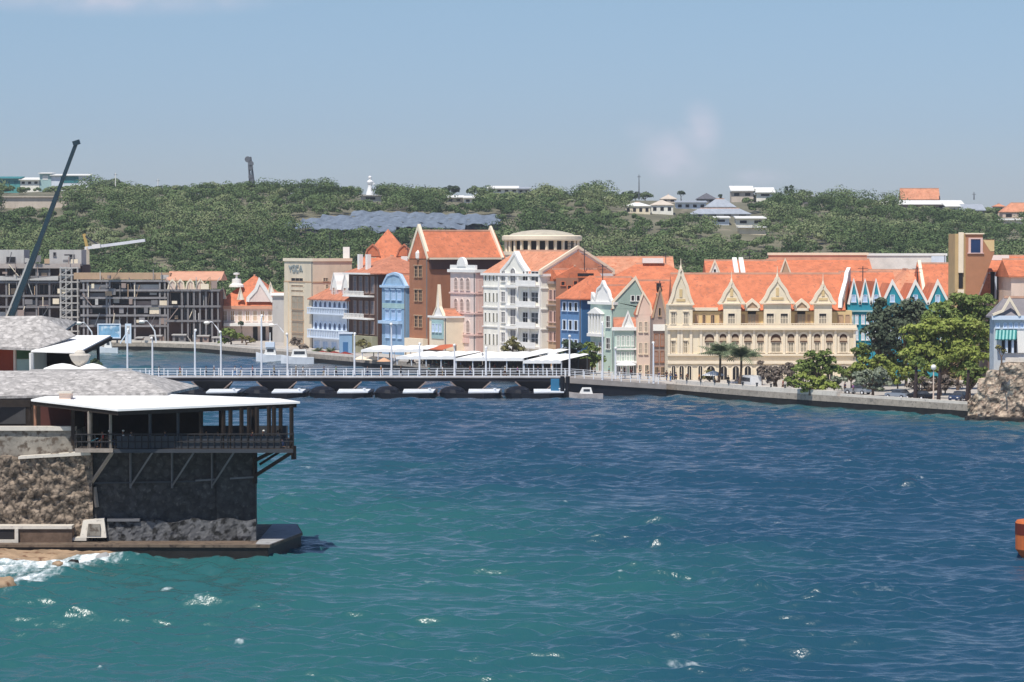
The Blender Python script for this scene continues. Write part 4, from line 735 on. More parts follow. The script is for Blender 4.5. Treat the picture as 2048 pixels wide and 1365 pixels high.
# ---- brown modern tower
b = fb_('brown_tower', 'modern brown tower with a cream stripe and one large blue window', 1909, 1956, 468, 470, M('wall_towerochre', (0.52, 0.37, 0.19), var=.08), depth=7); f = b.front; Z = lambda y: f.z(y, 0)
MB().prism(f, px_poly(f, [(1931, 600), (1931, 467), (1965, 467), (1965, 480), (1988, 480), (1988, 506), (1953, 600)]), -6, .25).build('body', M('wall_towerbrown', (0.42, 0.20, 0.11), var=.08), b.root)
MB().fb(f, f.u(1916), f.u(1926), Z(546), Z(465), 0, .35).build('stripe', t_cream, b.root); MB().fb(f, f.u(1917), f.u(1925), Z(577), Z(547), 0, .2).build('slot', t_dark, b.root); MB().fb(f, f.u(1915), f.u(1927), Z(588), Z(579), 0, .4).build('base_block', t_cream, b.root)
win(b.root, f, f.u(1938), f.u(1962), Z(506), Z(476), w_pink, M('pane_navy', (0.02, 0.045, 0.12), rough=.2), o=.26, rows=1, cols=1, t=.4); MB().prism(f, px_poly(f, [(1966, 481), (1988, 481), (1988, 503), (1980, 503)]), .26, .3).build('ochre_panel', w_ochre, b.root)
MB().fb(f, f.u(1929), f.u(1967), Z(469), Z(466.5), -6.2, .5).build('cap', t_cream, b.root)
# ---- colonnaded house right of the tower
b = block('colonnaded_house', 'orange roofed house with tall dark colonnade, right of the brown tower', 1976, 2060, 541, 513, 478, w_beige, m_tile, depth=12); f = b.front
for x0, x1 in ((1979, 1990), (1992, 1999), (2003, 2014), (2022, 2031)): win(b.root, f, f.u(x0), f.u(x1), Z(600), Z(543), t_blue, t_dark, rows=1, cols=1, sill=False, name='tall_opening')
MB().fb(f, f.u(1986), f.u(2026), Z(521), Z(511), -6, -4).build('parapet', t_white, b.root); 

MB().prism(f, px_poly(f, [(1955, 602), (1976, 548), (1980, 548), (1980, 602)]), 0, .5).build('side_wing', m_tiled, b.root)
block('far_right_roof_house', 'house with a broad orange roof cut by the right edge of the view', 2022, 2110, 552, 520, 462, w_beige, m_tile, depth=12)
# ---- fort pavilion with teal awning (right edge)
b = fb_('pavilion', 'pale grey pavilion with slate roof and striped teal awning above the old stone wall', 1988, 2100, 633, 392, M('wall_palegrey', (0.52, 0.56, 0.60)), depth=3.5, ); f = b.front; Z = lambda y: f.z(y, 0)
P = b.P; z0, z1 = b.zt, Z(596); 
b.roof(z0, z1, 'hip', .5, M('slate_roof', (0.24, 0.22, 0.23), var=.15)); MB().band(f, px_poly(f, [(1984, 630), (2004, 622), (2018, 598), (2038, 632)]), .35, .3, .7).build('gable_trim', t_cream, b.root)
MB().fb(f, -.4, b.w, z0 - .5, z0 + .1, 0, .55).build('cornice', t_blue, b.root)
for i, x in enumerate((1992, 2007, 2018, 2029, 2040)): win(b.root, f, f.u(x), f.u(x + 7), Z(656), Z(646), t_blue, g_blue, arch=i > 0, rows=1)
aw = MB(); u0, u1 = f.u(1992), f.u(2034); n = 12
def strip(mb, k): 
    a, c = u0 + (u1 - u0) * k / n, u0 + (u1 - u0) * (k + 1) / n; dx = -.35
    mb.hexa([f.p(a + dx, Z(678), 1.5), f.p(c + dx, Z(678), 1.5), f.p(c + dx, Z(680), 1.45), f.p(a + dx, Z(680), 1.45)][::1], [f.p(a, Z(660), .1), f.p(c, Z(660), .1), f.p(c, Z(662), .05), f.p(a, Z(662), .05)])
a1, a2 = MB(), MB(); [strip(a1 if k % 2 else a2, k) for k in range(n)]; aw = a1.build('awning', M('awning_teal', (0.02, 0.17, 0.17)), b.root); a2.build('awning_stripe', M('awning_palegreen', (0.25, 0.48, 0.45)), aw)
MB().fb(f, f.u(2004), f.u(2034), Z(706), Z(678), .02, .12).build('doorway', t_dark, b.root); [MB().fb(f, f.u(x), f.u(x + 4), Z(706), Z(680), .1, .9).build('pillar', t_blue, b.root) for x in (2010, 2022)]; MB().fb(f, f.u(2034), f.u(2100), Z(706), Z(662), .02, .3).build('white_wing', t_white, b.root)
# ================================================================ far left: building site, villa row, inner quay
b = block('red_roofed_villa', 'villa with orange hip roof, white dormers and small cupola, left of the bank block', 432, 572, 612, 552, 668, w_lpink, m_tile, kind='hip', depth=20); f = b.front; Z = lambda y: f.z(y, 0)
MB().lathe(f.p(f.u(470), Z(575), -4), [(1.9, 0), (1.8, .5), (1.2, .9), (1.1, 2.0), (.3, 2.1), (.22, 3.0), (.8, 3.1), (.8, 3.5), (.1, 3.6)], 14).build('cupola', t_white, b.root)
g = b.gable(f, px_poly(f, [(496, 604), (497, 596), (512, 580), (519, 562), (531, 580), (546, 604)]), w_lpink, t_white, 1.5, .8, .6); win(g, f, f.u(517), f.u(523), Z(598), Z(590), t_white, glass, o=.62) if False else None
b.gable(f, px_poly(f, [(476, 600), (481, 576), (487, 600)]), t_white, t_cream, .8, .4, .6); b.gable(f, px_poly(f, [(536, 590), (541, 566), (549, 590)]), t_white, t_cream, .8, .4, .3); b.gable(f, px_poly(f, [(440, 598), (446, 576), (452, 598)]), t_white, t_cream, .8, .4, .6)
MB().fb(f, 0, b.w, Z(618), Z(612), 0, .8).build('cornice', m_salmon, b.root)
for i in range(8): x = 446 + i * 15; win(b.root, f, f.u(x), f.u(x + 8), Z(642), Z(622), t_white, w_tan)
MB().fb(f, f.u(450), f.u(566), Z(652), Z(646), .1, 3.5).build('canopy', t_white, b.root); [MB().fb(f, f.u(x), f.u(x + 9), Z(690), Z(654), .02, .2).build('shop_opening', t_dark, b.root) for x in (506, 522, 538, 552)]
block('grey_block_house', 'small grey white topped house wedged between the cupola villa and the bank block', 545, 572, 590, 586, 655, w_concl, t_white, kind='flat', depth=8)
def skeleton(name, label, x0, x1, slabs, cols, D, yb, mat, core, depth=14, seed=0, bays=True):
    b = fb_(name, label, x0, x1, slabs[0] + 2, D, core, depth=depth); f = b.front; rs = random.Random(seed); Z = lambda y: f.z(y, 0)
    for y in slabs: MB().fb(f, -.3, b.w + .3, Z(y + 4.0), Z(y), 0, 2.2).build('floor_slab', mat, b.root)
    for x in cols: MB().fb(f, f.u(x), f.u(x + 3.5), QZ, Z(slabs[0]), 1.6, 2.0).build('column', mat, b.root)
    cs = sorted(cols)
    for y0, y1 in zip(slabs, slabs[1:] + [yb]):
        for xa, xb in zip(cs, cs[1:]):
            if xb - xa < 9 or not bays: continue
            q = rs.random()
            if q < .55: win(b.root, f, f.u(xa + 5), f.u(xb - 2), Z(y1 - 2), Z(y0 + 6), w_conc if q < .3 else w_taupe, t_dark, o=.02 + rs.random() * .5, rows=1, cols=rs.choice((1, 2, 3)), sill=False, name='opening')
            elif q < .75: MB().fb(f, f.u(xa + 4), f.u(xb - 1), Z(y1), Z(y1 - (y1 - y0) * .5), .3, 1.2).build('infill_wall', rs.choice((w_conc, w_taupe, w_concl)), b.root)
    for k in range(int(b.w * 2.6)):      # props, boards, sheets and site gear standing on the floors
        y = rs.choice(slabs + [yb]); u = rs.uniform(.5, b.w - 1.5); o = rs.uniform(.6, 3.2); q = rs.random(); m_ = rs.choice((w_conc, w_concl, w_taupe, mat, t_cream, w_tan))
        if q < .4: MB().fb(f, u, u + .18, Z(y), Z(y) + rs.uniform(1.5, 3.4), o, o + .15).build('prop', m_, b.root)
        elif q < .75: MB().fb(f, u, u + rs.uniform(.6, 2.4), Z(y) + rs.uniform(0, .6), Z(y) + rs.uniform(.9, 2.2), o, o + .1).build('site_board', m_, b.root)
        else: MB().bar(f.p(u, Z(y), o), f.p(u + rs.uniform(-2.5, 2.5), Z(y) + 2.9, o), .16).build('brace', m_, b.root)
    return b, f
b, f = skeleton('concrete_building', 'taller grey concrete frame under construction, at the far left edge', -60, 164, [528, 552, 563, 590, 612, 636], [-50, -10, 14, 48, 74, 100, 122, 158], 672, 690, w_conc, w_dark, seed=3)
for x0, x1 in ((-20, 47), (98, 162)): MB().fb(f, f.u(x0), f.u(x1), b.zt, f.z(500, 0), -9, -1).build('penthouse', w_concl, b.root)
for x0, x1, y0, y1 in ((12, 30, 514, 526), (128, 148, 509, 515), (106, 111, 505, 512), (20, 26, 552, 560)): win(b.root, f, f.u(x0), f.u(x1), f.z(y1, 0), f.z(y0, 0), w_conc, t_dark, o=-.98, rows=1, cols=1, name='opening')
MB().fb(f, 0, b.w, f.z(537, 0), f.z(528, 0), 2.2, 2.5).build('parapet', M('concrete_pinkish', (0.42, 0.36, 0.33)), b.root); MB().prism(f, px_poly(f, [(0, 552), (60, 558), (120, 552), (120, 561), (0, 561)]), 2.2, 2.6).build('fascia', w_concl, b.root)
sc_ = MB()
for x in (126, 137, 148, 160): sc_.bar(f.p(f.u(x), QZ, 3.4), f.p(f.u(x), f.z(534, 0), 3.4), .3)
for y in range(536, 690, 14): sc_.bar(f.p(f.u(124), f.z(y, 0), 3.4), f.p(f.u(162), f.z(y, 0), 3.4), .28); sc_.bar(f.p(f.u(126), f.z(y + 14, 0), 3.5), f.p(f.u(148), f.z(y, 0), 3.5), .18); sc_.fb(f, f.u(127), f.u(150), f.z(y + 7, 0), f.z(y + 1, 0), 2.9, 3.1) if y % 3 else None
sc_.build('scaffold', w_concl, None, label='light grey scaffold tower standing against the right corner of the concrete frame', cat='scaffold')
b, f = skeleton('beam_building', 'long low dark building with many light beams, right of the taller concrete frame', 166, 338, [560, 579, 594, 611, 629, 650], [168, 176, 214, 220, 270, 320, 330], 664, 696, M('beam_grey', (0.27, 0.255, 0.26), var=.25), w_dark, seed=5, bays=True)
b.zt = f.z(559, 0); MB().fb(f, -2, b.w + .5, f.z(559, 0), f.z(546, 0), -3, 1.4).build('roof_band', w_tan, b.root)
b, f = skeleton('colonnade_block', 'dark colonnaded block with pale pediments, left of the cupola villa', 334, 440, [579, 611, 640], [336, 364, 376, 388, 400, 412, 424, 436], 660, 692, w_conc, w_dark, seed=9)
b.roof(f.z(560, 0), f.z(545, 0), 'gable_d', .3, m_salmon)
for x in (336, 352, 372, 392): b.gable(f, px_poly(f, [(x, 580), (x + 3, 566), (x + 9, 560), (x + 15, 566), (x + 17, 580)]), w_beige, t_cream, .6, .35, .3)
# site clutter standing on the inner quay
rs = random.Random(4)
CL = [(135, 688, 14, 9, w_concl, 'pale flat site hut under the left curved street lamp'), (185, 692, 16, 7, m_tiled, 'low rusty container left of the blue billboard'), (300, 690, 22, 12, w_taupe, 'brown site container right of the white pylon'), (345, 690, 26, 14, w_conc, 'dark grey site hut in front of the long frame'),
      (395, 688, 22, 12, w_taupe, 'brown grey hut in front of the colonnaded block'), (425, 690, 14, 9, w_concl, 'small pale hut left of the quay bushes'), (272, 688, 12, 8, w_taupe, 'low brown hut touching the white pylon')]
for x, y, w_, h_, m_, lb in CL:
    f = front_face(x, 656); r = empty('site_hut', f.p(0, QZ), lb, 'hut', 'huts of the building site'); ht = h_ * 656 / F; wd = w_ * 656 / F
    MB().fb(f, 0, wd, QZ, QZ + ht, -3, 0).build('walls', m_, r); MB().fb(f, -.2, wd + .2, QZ + ht, QZ + ht + .25, -3.2, .3).build('roof', w_concl, r); MB().fb(f, wd * .2, wd * .45, QZ, QZ + ht * .8, .02, .1).build('door', t_dark, r); MB().fb(f, wd * .6, wd * .85, QZ + ht * .4, QZ + ht * .75, .02, .1).build('window', glass, r)
# billboard and pylon
f = front_face(196, 650); r = empty('billboard', f.p(0, QZ), 'blue and white billboard on posts behind the left end of the bridge', 'billboard'); Z = lambda y: f.z(y, 0)
MB().fb(f, 0, f.u(240), Z(676), Z(649), -.3, 0).build('panel', M('billboard_blue', (0.22, 0.42, 0.60), var=.5, scale=.25, stain=(.7, .78, .85), st=.55), r); MB().band(f, [(0, Z(676)), (0, Z(649)), (f.u(240), Z(649)), (f.u(240), Z(676)), (0, Z(676))], .3, -.2, .12).build('frame', t_blue, r)
[MB().fb(f, f.u(x), f.u(x + 3), QZ, Z(676), -.5, -.1).build('post', m_steel, r) for x in (202, 232)]
f = front_face(250, 649); r = empty('pylon', f.p(0, QZ), 'tall white pylon sign slab right of the blue billboard', 'sign'); MB().fb(f, 0, f.u(262), QZ, f.z(648, 0), -.6, 0).build('slab', t_blue, r); MB().fb(f, f.u(253), f.u(259), f.z(668, 0), f.z(652, 0), 0, .06).build('emblem', w_concl, r); MB().bar(f.p(-1.2, QZ, 0), f.p(0.1, f.z(670, 0), 0), .25).build('brace', t_blue, r)
# site tower crane (yellow mast, white jib)
D = 705; r = empty('tower_crane', at(173, 600, D) * 1, 'small yellow and white tower crane with a jib pointing right', 'crane'); r.location.z = QZ; ORG[r.name].z = QZ
m_yel = M('crane_yellow', (0.62, 0.42, 0.14)); p0 = at(174, 560, D); p0.z = QZ; MB().bar(p0, at(174, 495, D), .9).build('mast', t_cream, r); MB().bar(at(174, 495, D), at(168, 468, D), .55).build('apex', m_yel, r)
MB().bar(at(170, 497, D), at(290, 481, D), .75).build('jib', m_metal, r); MB().bar(at(169, 472, D), at(196, 490, D), .35).build('tie', m_steel, r); MB().bar(at(186, 494, D) - Vector((0, 1, 0)), at(202, 492, D) - Vector((0, 1, 0)), 1.1).build('counterweight', t_white, r)
# mobile crane with the long dark boom
D = 646; r = empty('mobile_crane', Vector((at(20, 700, D).x, D, QZ)), 'mobile crane with a long slanting dark telescopic boom rising over the left edge', 'crane'); m_boom = M('boom_darkteal', (0.012, 0.035, 0.050), rough=.5); b0, b1 = at(22, 636, D), at(152, 288, D)
base = Vector((b0.x, D, QZ))
for i, (a, c, w_) in enumerate([(0, .42, 1.25), (.38, .72, 1.0), (.68, 1, .78)]): MB().bar(b0.lerp(b1, a), b0.lerp(b1, c), w_).build('boom_section', m_boom, r)
MB().bar(b1 + Vector((-.7, 0, 0)), b1 + Vector((.9, 0, .5)), 1.1).build('boom_head', m_boom, r); MB().bar(b0.lerp(b1, .0) + Vector((-1.2, 0, 0)), b0.lerp(b1, .34) + Vector((-.9, 0, 0)), .4).build('luffing_ram', w_concl, r)
MB().box(base.x - 4, D - 1.4, QZ + .8, base.x + 4, D + 1.4, QZ + 2.0).build('chassis', m_yel, r); MB().box(base.x - 3, D - 1.3, QZ + 2.0, base.x + 1, D + 1.3, b0.z + .3).build('superstructure', m_yel, r); MB().box(base.x + 1.2, D - 1.2, QZ + 2.0, base.x + 2.8, D - .1, QZ + 3.8).build('cab', glass, r)
for k in range(4): MB().tube([(base.x - 3 + k * 2, D - 1.6, QZ + .55), (base.x - 3 + k * 2, D - 1.1, QZ + .55)], .55, 12).build('wheel', t_dark, r)
# ================================================================ HILLSIDE HOUSES AND LANDMARKS
m_rgrey = M('roof_bluegrey', (0.34, 0.37, 0.42)); m_rwhite = M('roof_white', (0.78, 0.77, 0.74), var=.05); m_rteal = M('roof_teal', (0.05, 0.22, 0.24)); w_sand = wall('wall_sand', (0.58, 0.50, 0.42)); m_slate = M('roof_dark', (0.12, 0.12, 0.14))
def villa(name, label, x0, x1, ye, yb, yr, wm, rm, kind='flat', depth=10, nw=3, group='houses on the hillside', wy=(.35, .75), wm2=None, ov=.5):
    xm = (x0 + x1) / 2; g = hill_at(xm, min(yb, 399 if yb < 400 else yb)); D = g.y
    f = front_face(x0, D); w = f.u(x1); zt = f.z(ye, 0); b = Bld(name, label, f.O, (1, 0), w, depth, zt, wm, zb=min(g.z, f.z(yb, 0)) - 1.5, group=group); f = b.front
    if kind == 'flat': mb = MB(); mb.hexa([b.P(-ov, -ov - .8, zt), b.P(w + ov, -ov - .8, zt), b.P(w + ov, depth, zt + (f.z(yr, 0) - zt)), b.P(-ov, depth, zt + (f.z(yr, 0) - zt))], [b.P(-ov, -ov - .8, zt + .4), b.P(w + ov, -ov - .8, zt + .4), b.P(w + ov, depth, f.z(yr, 0) + .4), b.P(-ov, depth, f.z(yr, 0) + .4)]); mb.build('roof', rm, b.root)
    else: b.roof(zt, f.z(yr, 0), kind, ov, rm)
    zb = f.z(yb, 0); h = zt - zb
    for i in range(nw):
        u0 = w * (i + .25) / nw; u1 = w * (i + .72) / nw; MB().fb(f, u0, u1, zb + h * wy[0], zb + h * wy[1], .02, .12).build('window', wm2 or t_dark, b.root)
    return b
villa('hilltop_hall', 'low teal roofed hall cut by the left edge on the ridge', -40, 42, 358, 374, 354, M('wall_tealgreen', (0.10, 0.33, 0.32)), m_rteal, nw=5, wm2=m_rteal)
villa('hilltop_hall', 'low white hall between the two teal roofed ridge buildings', 42, 80, 361, 372, 356, w_white, m_rwhite, nw=3)
villa('hilltop_hall', 'small cubic pale teal block with a white sign, left of the long dark teal hall', 81, 104, 348, 372, 346, w_teal, m_rwhite, nw=1, wm2=t_white, wy=(.5, .85))
villa('hilltop_hall', 'long hall with dark teal window band under white roof on the left ridge', 104, 180, 352, 374, 349, w_bwhite, m_rwhite, nw=1, wm2=m_rteal, wy=(.35, .95))
b = villa('retaining_wall', 'long pale retaining wall on the slope below the teal hilltop buildings', -60, 135, 395, 416, 395, w_sand, w_sand, nw=0, depth=3, group=None, ov=.1); b.root['category'] = 'wall'
b = villa('statue_base', 'broad pale stepped base under the white hilltop statue', 722, 762, 392, 404, 392, w_concl, w_concl, nw=1, depth=8, group=None); b.root['category'] = 'plinth'; g0 = b
D = g0.A.y + 4; p = at(740, 392, D); hz = at(740, 352, D).z - p.z; m_stat = M('statue_white', (0.85, 0.85, 0.85), var=.03)
r = empty('hilltop_statue', p, 'white robed statue standing on the ridge against the sky', 'statue'); k = hz / 9.0
MB().lathe(p, [(q * k, z * k) for q, z in [(1.9, 0), (1.7, 1.2), (1.25, 2.6), (.95, 4.0), (.9, 4.8), (1.3, 5.6), (1.45, 6.3), (1.1, 6.8), (.45, 7.2), (.42, 7.4), (.75, 7.9), (.78, 8.4), (.5, 8.85), (.1, 9.0)]], 14, 1.0).build('figure', m_stat, r)
MB().tube([p + Vector((1.1 * k, 0, 6.3 * k)), p + Vector((2.1 * k, -.5, 5.4 * k)), p + Vector((1.4 * k, -1.4, 5.0 * k))], [.4 * k, .33 * k, .22 * k], 8).build('arm', m_stat, r); MB().lathe(p - Vector((0, 0, .2)), [(2.4 * k, -.6), (2.4 * k, .25)], 14).build('pedestal', w_concl, r)
V = [('pale beige house half hidden by trees, right of the two tall round ridge trees', 893, 925, 396, 406, 392, w_sand, m_rwhite, 'flat', 2), ('pale house with two small windows just below the second tall round ridge tree', 928, 960, 397, 408, 393, w_white, m_rwhite, 'flat', 2),
     ('long low white roofed building on the ridge left of the largest dark tree', 976, 1036, 378, 387, 373, w_white, m_rwhite, 'flat', 4), ('short grey roofed annex touching the long white ridge roof', 1036, 1060, 379, 388, 375, w_concl, m_rgrey, 'flat', 2),
     ('small cream house among trees between the dark ridge tree and the broad tree', 1180, 1212, 398, 410, 394, w_sand, m_rwhite, 'flat', 2), ('tiny pale house left of the cream hillside houses', 1162, 1180, 396, 405, 392, w_concl, m_rwhite, 'flat', 1),
     ('cream hillside house with hipped pale roof, leftmost of the cream pair', 1250, 1300, 412, 430, 405, w_cream, m_rwhite, 'hip', 4), ('cream hillside house with arched openings, right one of the cream pair', 1302, 1346, 410, 428, 400, w_white, w_sand, 'hip', 3),
     ('pale domed roof house on the ridge right of the broad spreading tree', 1322, 1352, 398, 406, 389, w_sand, w_sand, 'hip', 2), ('dark slate roofed house on the ridge, upper part of the grey cluster', 1395, 1432, 398, 408, 386, w_conc, m_slate, 'hip', 2),
     ('wide grey blue roofed house, left of the grey hillside cluster', 1352, 1412, 406, 420, 403, w_bwhite, m_rgrey, 'flat', 4), ('grey blue house with a steep pale roof falling to the right', 1412, 1470, 414, 426, 398, w_concl, m_rgrey, 'hip', 3),
     ('long grey roofed house above the white terrace house', 1380, 1500, 428, 434, 417, w_concl, m_rgrey, 'hip', 4), ('small white roofed annex left of the white terrace house', 1427, 1458, 437, 448, 434, w_bwhite, m_rwhite, 'flat', 1),
     ('white terrace house with dark openings and a white lower wall on the slope', 1472, 1530, 438, 452, 434, w_white, m_rwhite, 'flat', 2), ('cream lower terrace below the dark openings of the white terrace house', 1478, 1532, 456, 470, 455, w_cream, m_rwhite, 'flat', 0),
     ('white winged ridge house, larger left wing with upswept roof', 1462, 1506, 383, 397, 373, w_sand, m_rwhite, 'flat', 2), ('white winged ridge house, smaller right wing', 1512, 1548, 386, 396, 376, w_white, m_rwhite, 'flat', 1),
     ('grey flat house below the two ridge cypresses', 1560, 1625, 394, 408, 392, w_conc, w_concl, 'flat', 2), ('small white upright hut among the dark trees right of the cypress pair', 1664, 1676, 412, 422, 410, w_white, m_rwhite, 'flat', 1),
     ('long white and cream flat house under the orange pavilion roof', 1760, 1925, 410, 420, 402, w_taupe, m_rwhite, 'flat', 6), ('white gabled side wing at the right end of the orange pavilion house', 1890, 1918, 414, 430, 407, w_white, m_rwhite, 'flat', 1),
     ('dark grey sloping roofed house right of the orange pavilion', 1920, 1968, 422, 434, 410, w_conc, m_rgrey, 'flat', 2), ('salmon roofed house cut by the right edge on the ridge', 2004, 2080, 424, 440, 406, w_beige, m_tile2, 'hip', 3),
     ('small salmon roof peeking left of the far right ridge house', 1990, 2008, 413, 424, 408, w_beige, m_tile2, 'hip', 1), ('long white garden wall house low under the far right salmon roof', 1996, 2080, 441, 447, 439, w_white, m_rwhite, 'flat', 0)]
for i, (lb, x0, x1, ye, yb, yr, wm, rm, kd, nw) in enumerate(V): villa('hillside_house', lb, x0, x1, ye, yb, yr, wm, rm, kd, 9, nw)
b = villa('hilltop_pavilion', 'ridge pavilion with a big orange gable roof, dark on its right end', 1802, 1878, 399, 404, 377, w_tan, m_tile2, 'gable_d', 9, 2, None, ov=.3)
f = b.side; MB().prism(f, [(-.5, b.zt - .1), (b.dep / 2, b.front.z(378, 0)), (b.dep + .5, b.zt - .1)], -.2, .34).build('shaded_gable_end', t_dark, b.root)  # gable facing away from the sun has its shade painted in dark
# wavy metal canopies on the slope
m_wavy = M('corrugated_bluegrey', (0.18, 0.215, 0.265), rough=.5, var=.3, scale=.5, warp=(1, .3, 1))
for i, (x0, x1, ya, yb_, lb) in enumerate([(700, 1004, 428, 437, 'back row of wavy blue grey metal roofs on the slope'), (640, 1000, 437, 446, 'second row from the back of wavy blue grey metal roofs'), (600, 930, 443, 455, 'third row from the back of wavy blue grey metal roofs'), (566, 790, 451, 461, 'front row of wavy blue grey metal roofs, left above the trees')]):
    g = hill_at((x0 + x1) / 2, (ya + yb_) / 2 + 18); D = g.y - 4; f = front_face(x0, D); w = f.u(x1); za, zb = f.z(ya, 0), f.z(yb_, 0)
    r = empty('wavy_canopy', f.p(w / 2, g.z - 2), lb, 'canopy roof', 'wavy metal roofs on the slope'); n = 120; vs = []; fs = []
    for k in range(n + 1):
        u = w * k / n; q = k / n; z = za + (zb - za) * q + .8 * abs(math.sin(u / 8.0 * math.pi + i * 1.3)) + .12 * math.sin(u * 1.7 + i)
        vs += [f.p(u, z - 1.2, 0), f.p(u, z + 1.0, -15), f.p(u, z + .8, -15), f.p(u, z - 1.45, 0)]
    for k in range(n): a, c = 4 * k, 4 * k + 4; fs += [(a, c, c + 1, a + 1), (a + 1, c + 1, c + 2, a + 2), (a + 2, c + 2, c + 3, a + 3), (a + 3, c + 3, c, a)]
    MB().add(vs, fs).build('roof_sheet', m_wavy, r)
    MB().fb(f, .5, w - .5, g.z - 2, min(za, zb) - 1.6, -9, -1.5).build('under_roof_shade', M('canopy_shade', (0.05, 0.055, 0.08)), r)  # dark block painted as the shade below the metal roof
    for k in range(0, 14): u = w * (k + .5) / 14; MB().fb(f, u - .15, u + .15, g.z - 2, za + (zb - za) * (k + .5) / 14 - .9, -.5, -.2).build('post', m_steel, r)
# radio mast
D = 1345; k_, _ = ray(503, 380); zb = float(hill_z(k_ * D, D)); p = at(506, 390, D); p.z = zb - 1; t = at(499, 314, D); r = empty('radio_mast', p, 'leaning dark radio mast with drum antennas on the ridge', 'mast'); mb = MB(); m_mast = M('mast_grey', (0.13, 0.14, 0.16))
d = (t - p)
for sx, sy in ((-1, -1), (1, -1), (1, 1), (-1, 1)): mb.bar(p + Vector((sx * 1.3, sy * 1.3, 0)), t + Vector((sx * .6, sy * .6, 0)), .45)
for i in range(10):
    a, c = p + d * i / 10, p + d * (i + 1) / 10; w0, w1 = 1.3 - .07 * i, 1.3 - .07 * (i + 1)
    mb.bar(a + Vector((-w0, -w0, 0)), c + Vector((w1, -w1, 0)), .28); mb.bar(a + Vector((w0, -w0, 0)), c + Vector((-w1, -w1, 0)), .28); mb.bar(a + Vector((-w0, -w0, 0)), a + Vector((w0, -w0, 0)), .28)
mb.build('lattice', m_mast, r)
for q, rad, dx in ((.93, 1.5, -.8), (.82, 1.4, .5), (.72, 1.2, .3), (.48, 1.1, -.2), (.40, 1.0, .4)): c = p + d * q + Vector((dx, -1.2, 0)); MB().tube([c, c - Vector((0, 1.2, 0))], rad, 14).build('drum_antenna', m_mast, r)
for x, yt, lb in ((231, 346, 'thin white pole beside the wide low crowned ridge tree'), (316, 358, 'thin pale pole on the ridge left of the radio mast'), (1278, 350, 'thin aerial rising from the broad spreading ridge tree'), (1948, 385, 'thin aerial on the ridge left of the far right salmon roof')):
    D = 1340; p = at(x, 400, D); t = at(x, yt, D); r = empty('thin_pole', p, lb, 'pole', 'thin poles on the ridge'); MB().tube([p, t], [.35, .18], 6).build('shaft', t_white if x < 400 else m_mast, r); MB().bar(t - Vector((.9, 0, 1)), t + Vector((.9, 0, -1)), .22).build('crossbar', m_mast, r)
# ================================================================ BRIDGE, QUAY FURNITURE, BOATS, PEOPLE
BF = Face((-100.0, 452.0), (1, 0)); bu = lambda x: ray(x, 755)[0] * 452 + 100
BR = empty('pontoon_bridge', (-30, 455, 0), 'long low pontoon bridge with dark hulls crossing the channel', 'bridge')
m_deck = M('deck_planks', (0.30, 0.27, 0.25), var=.2); m_hull = M('hull_black', (0.010, 0.011, 0.016), rough=.35, var=.3); m_hulltop = M('hull_deck_white', (0.66, 0.69, 0.73), var=.12)
uR = bu(1130); uE = bu(1333)
MB().fb(BF, 0, uR, 2.55, 3.1, -7, 0).build('girder', M('girder_dark', (0.02, 0.02, 0.028)), BR); MB().fb(BF, 0, uR, 3.1, 3.22, -7.2, .2).build('deck', m_deck, BR)
MB().fb(BF, 0, uR, 3.22, 3.42, .02, .22).build('kerb_rail', M('kerb_palegrey', (0.60, 0.60, 0.62)), BR)
P = BF.p
MB().hexa([P(uR, 2.3, .2), P(uE, 1.2, .2), P(uE, 1.2, -7), P(uR, 2.3, -7)], [P(uR, 3.2, .2), P(uE, 2.0, .2), P(uE, 2.0, -7), P(uR, 3.2, -7)]).build('ramp', m_deck, BR)
MB().hexa([P(uR, .1, -.1), P(uE, .1, -.1), P(uE, .1, -6), P(uR, .1, -6)], [P(uR, 2.29, -.1), P(uE, 1.19, -.1), P(uE, 1.19, -6), P(uR, 2.29, -6)]).build('ramp_girder', m_hull, BR)
def rail(nm, o, pitch=1.55):
    mb = MB(); u = .5
    while u < uE - .3:
        zd = 3.22 if u < uR else 3.2 - 1.2 * (u - uR) / (uE - uR); mb.fb(BF, u - .07, u + .07, zd, zd + 1.25, o, o + .14); u += pitch
    for h in (.6, 1.15):
        mb.fb(BF, 0, uR, 3.22 + h, 3.28 + h, o + .04, o + .1)
        mb.hexa([P(uR, 3.2 + h, o + .1), P(uE, 2.0 + h, o + .1), P(uE, 2.0 + h, o + .04), P(uR, 3.2 + h, o + .04)], [P(uR, 3.27 + h, o + .1), P(uE, 2.07 + h, o + .1), P(uE, 2.07 + h, o + .04), P(uR, 3.27 + h, o + .04)])
    mb.build('railing', m_metal, BR)
rail('front', .02); rail('back', -6.9, 3.1)
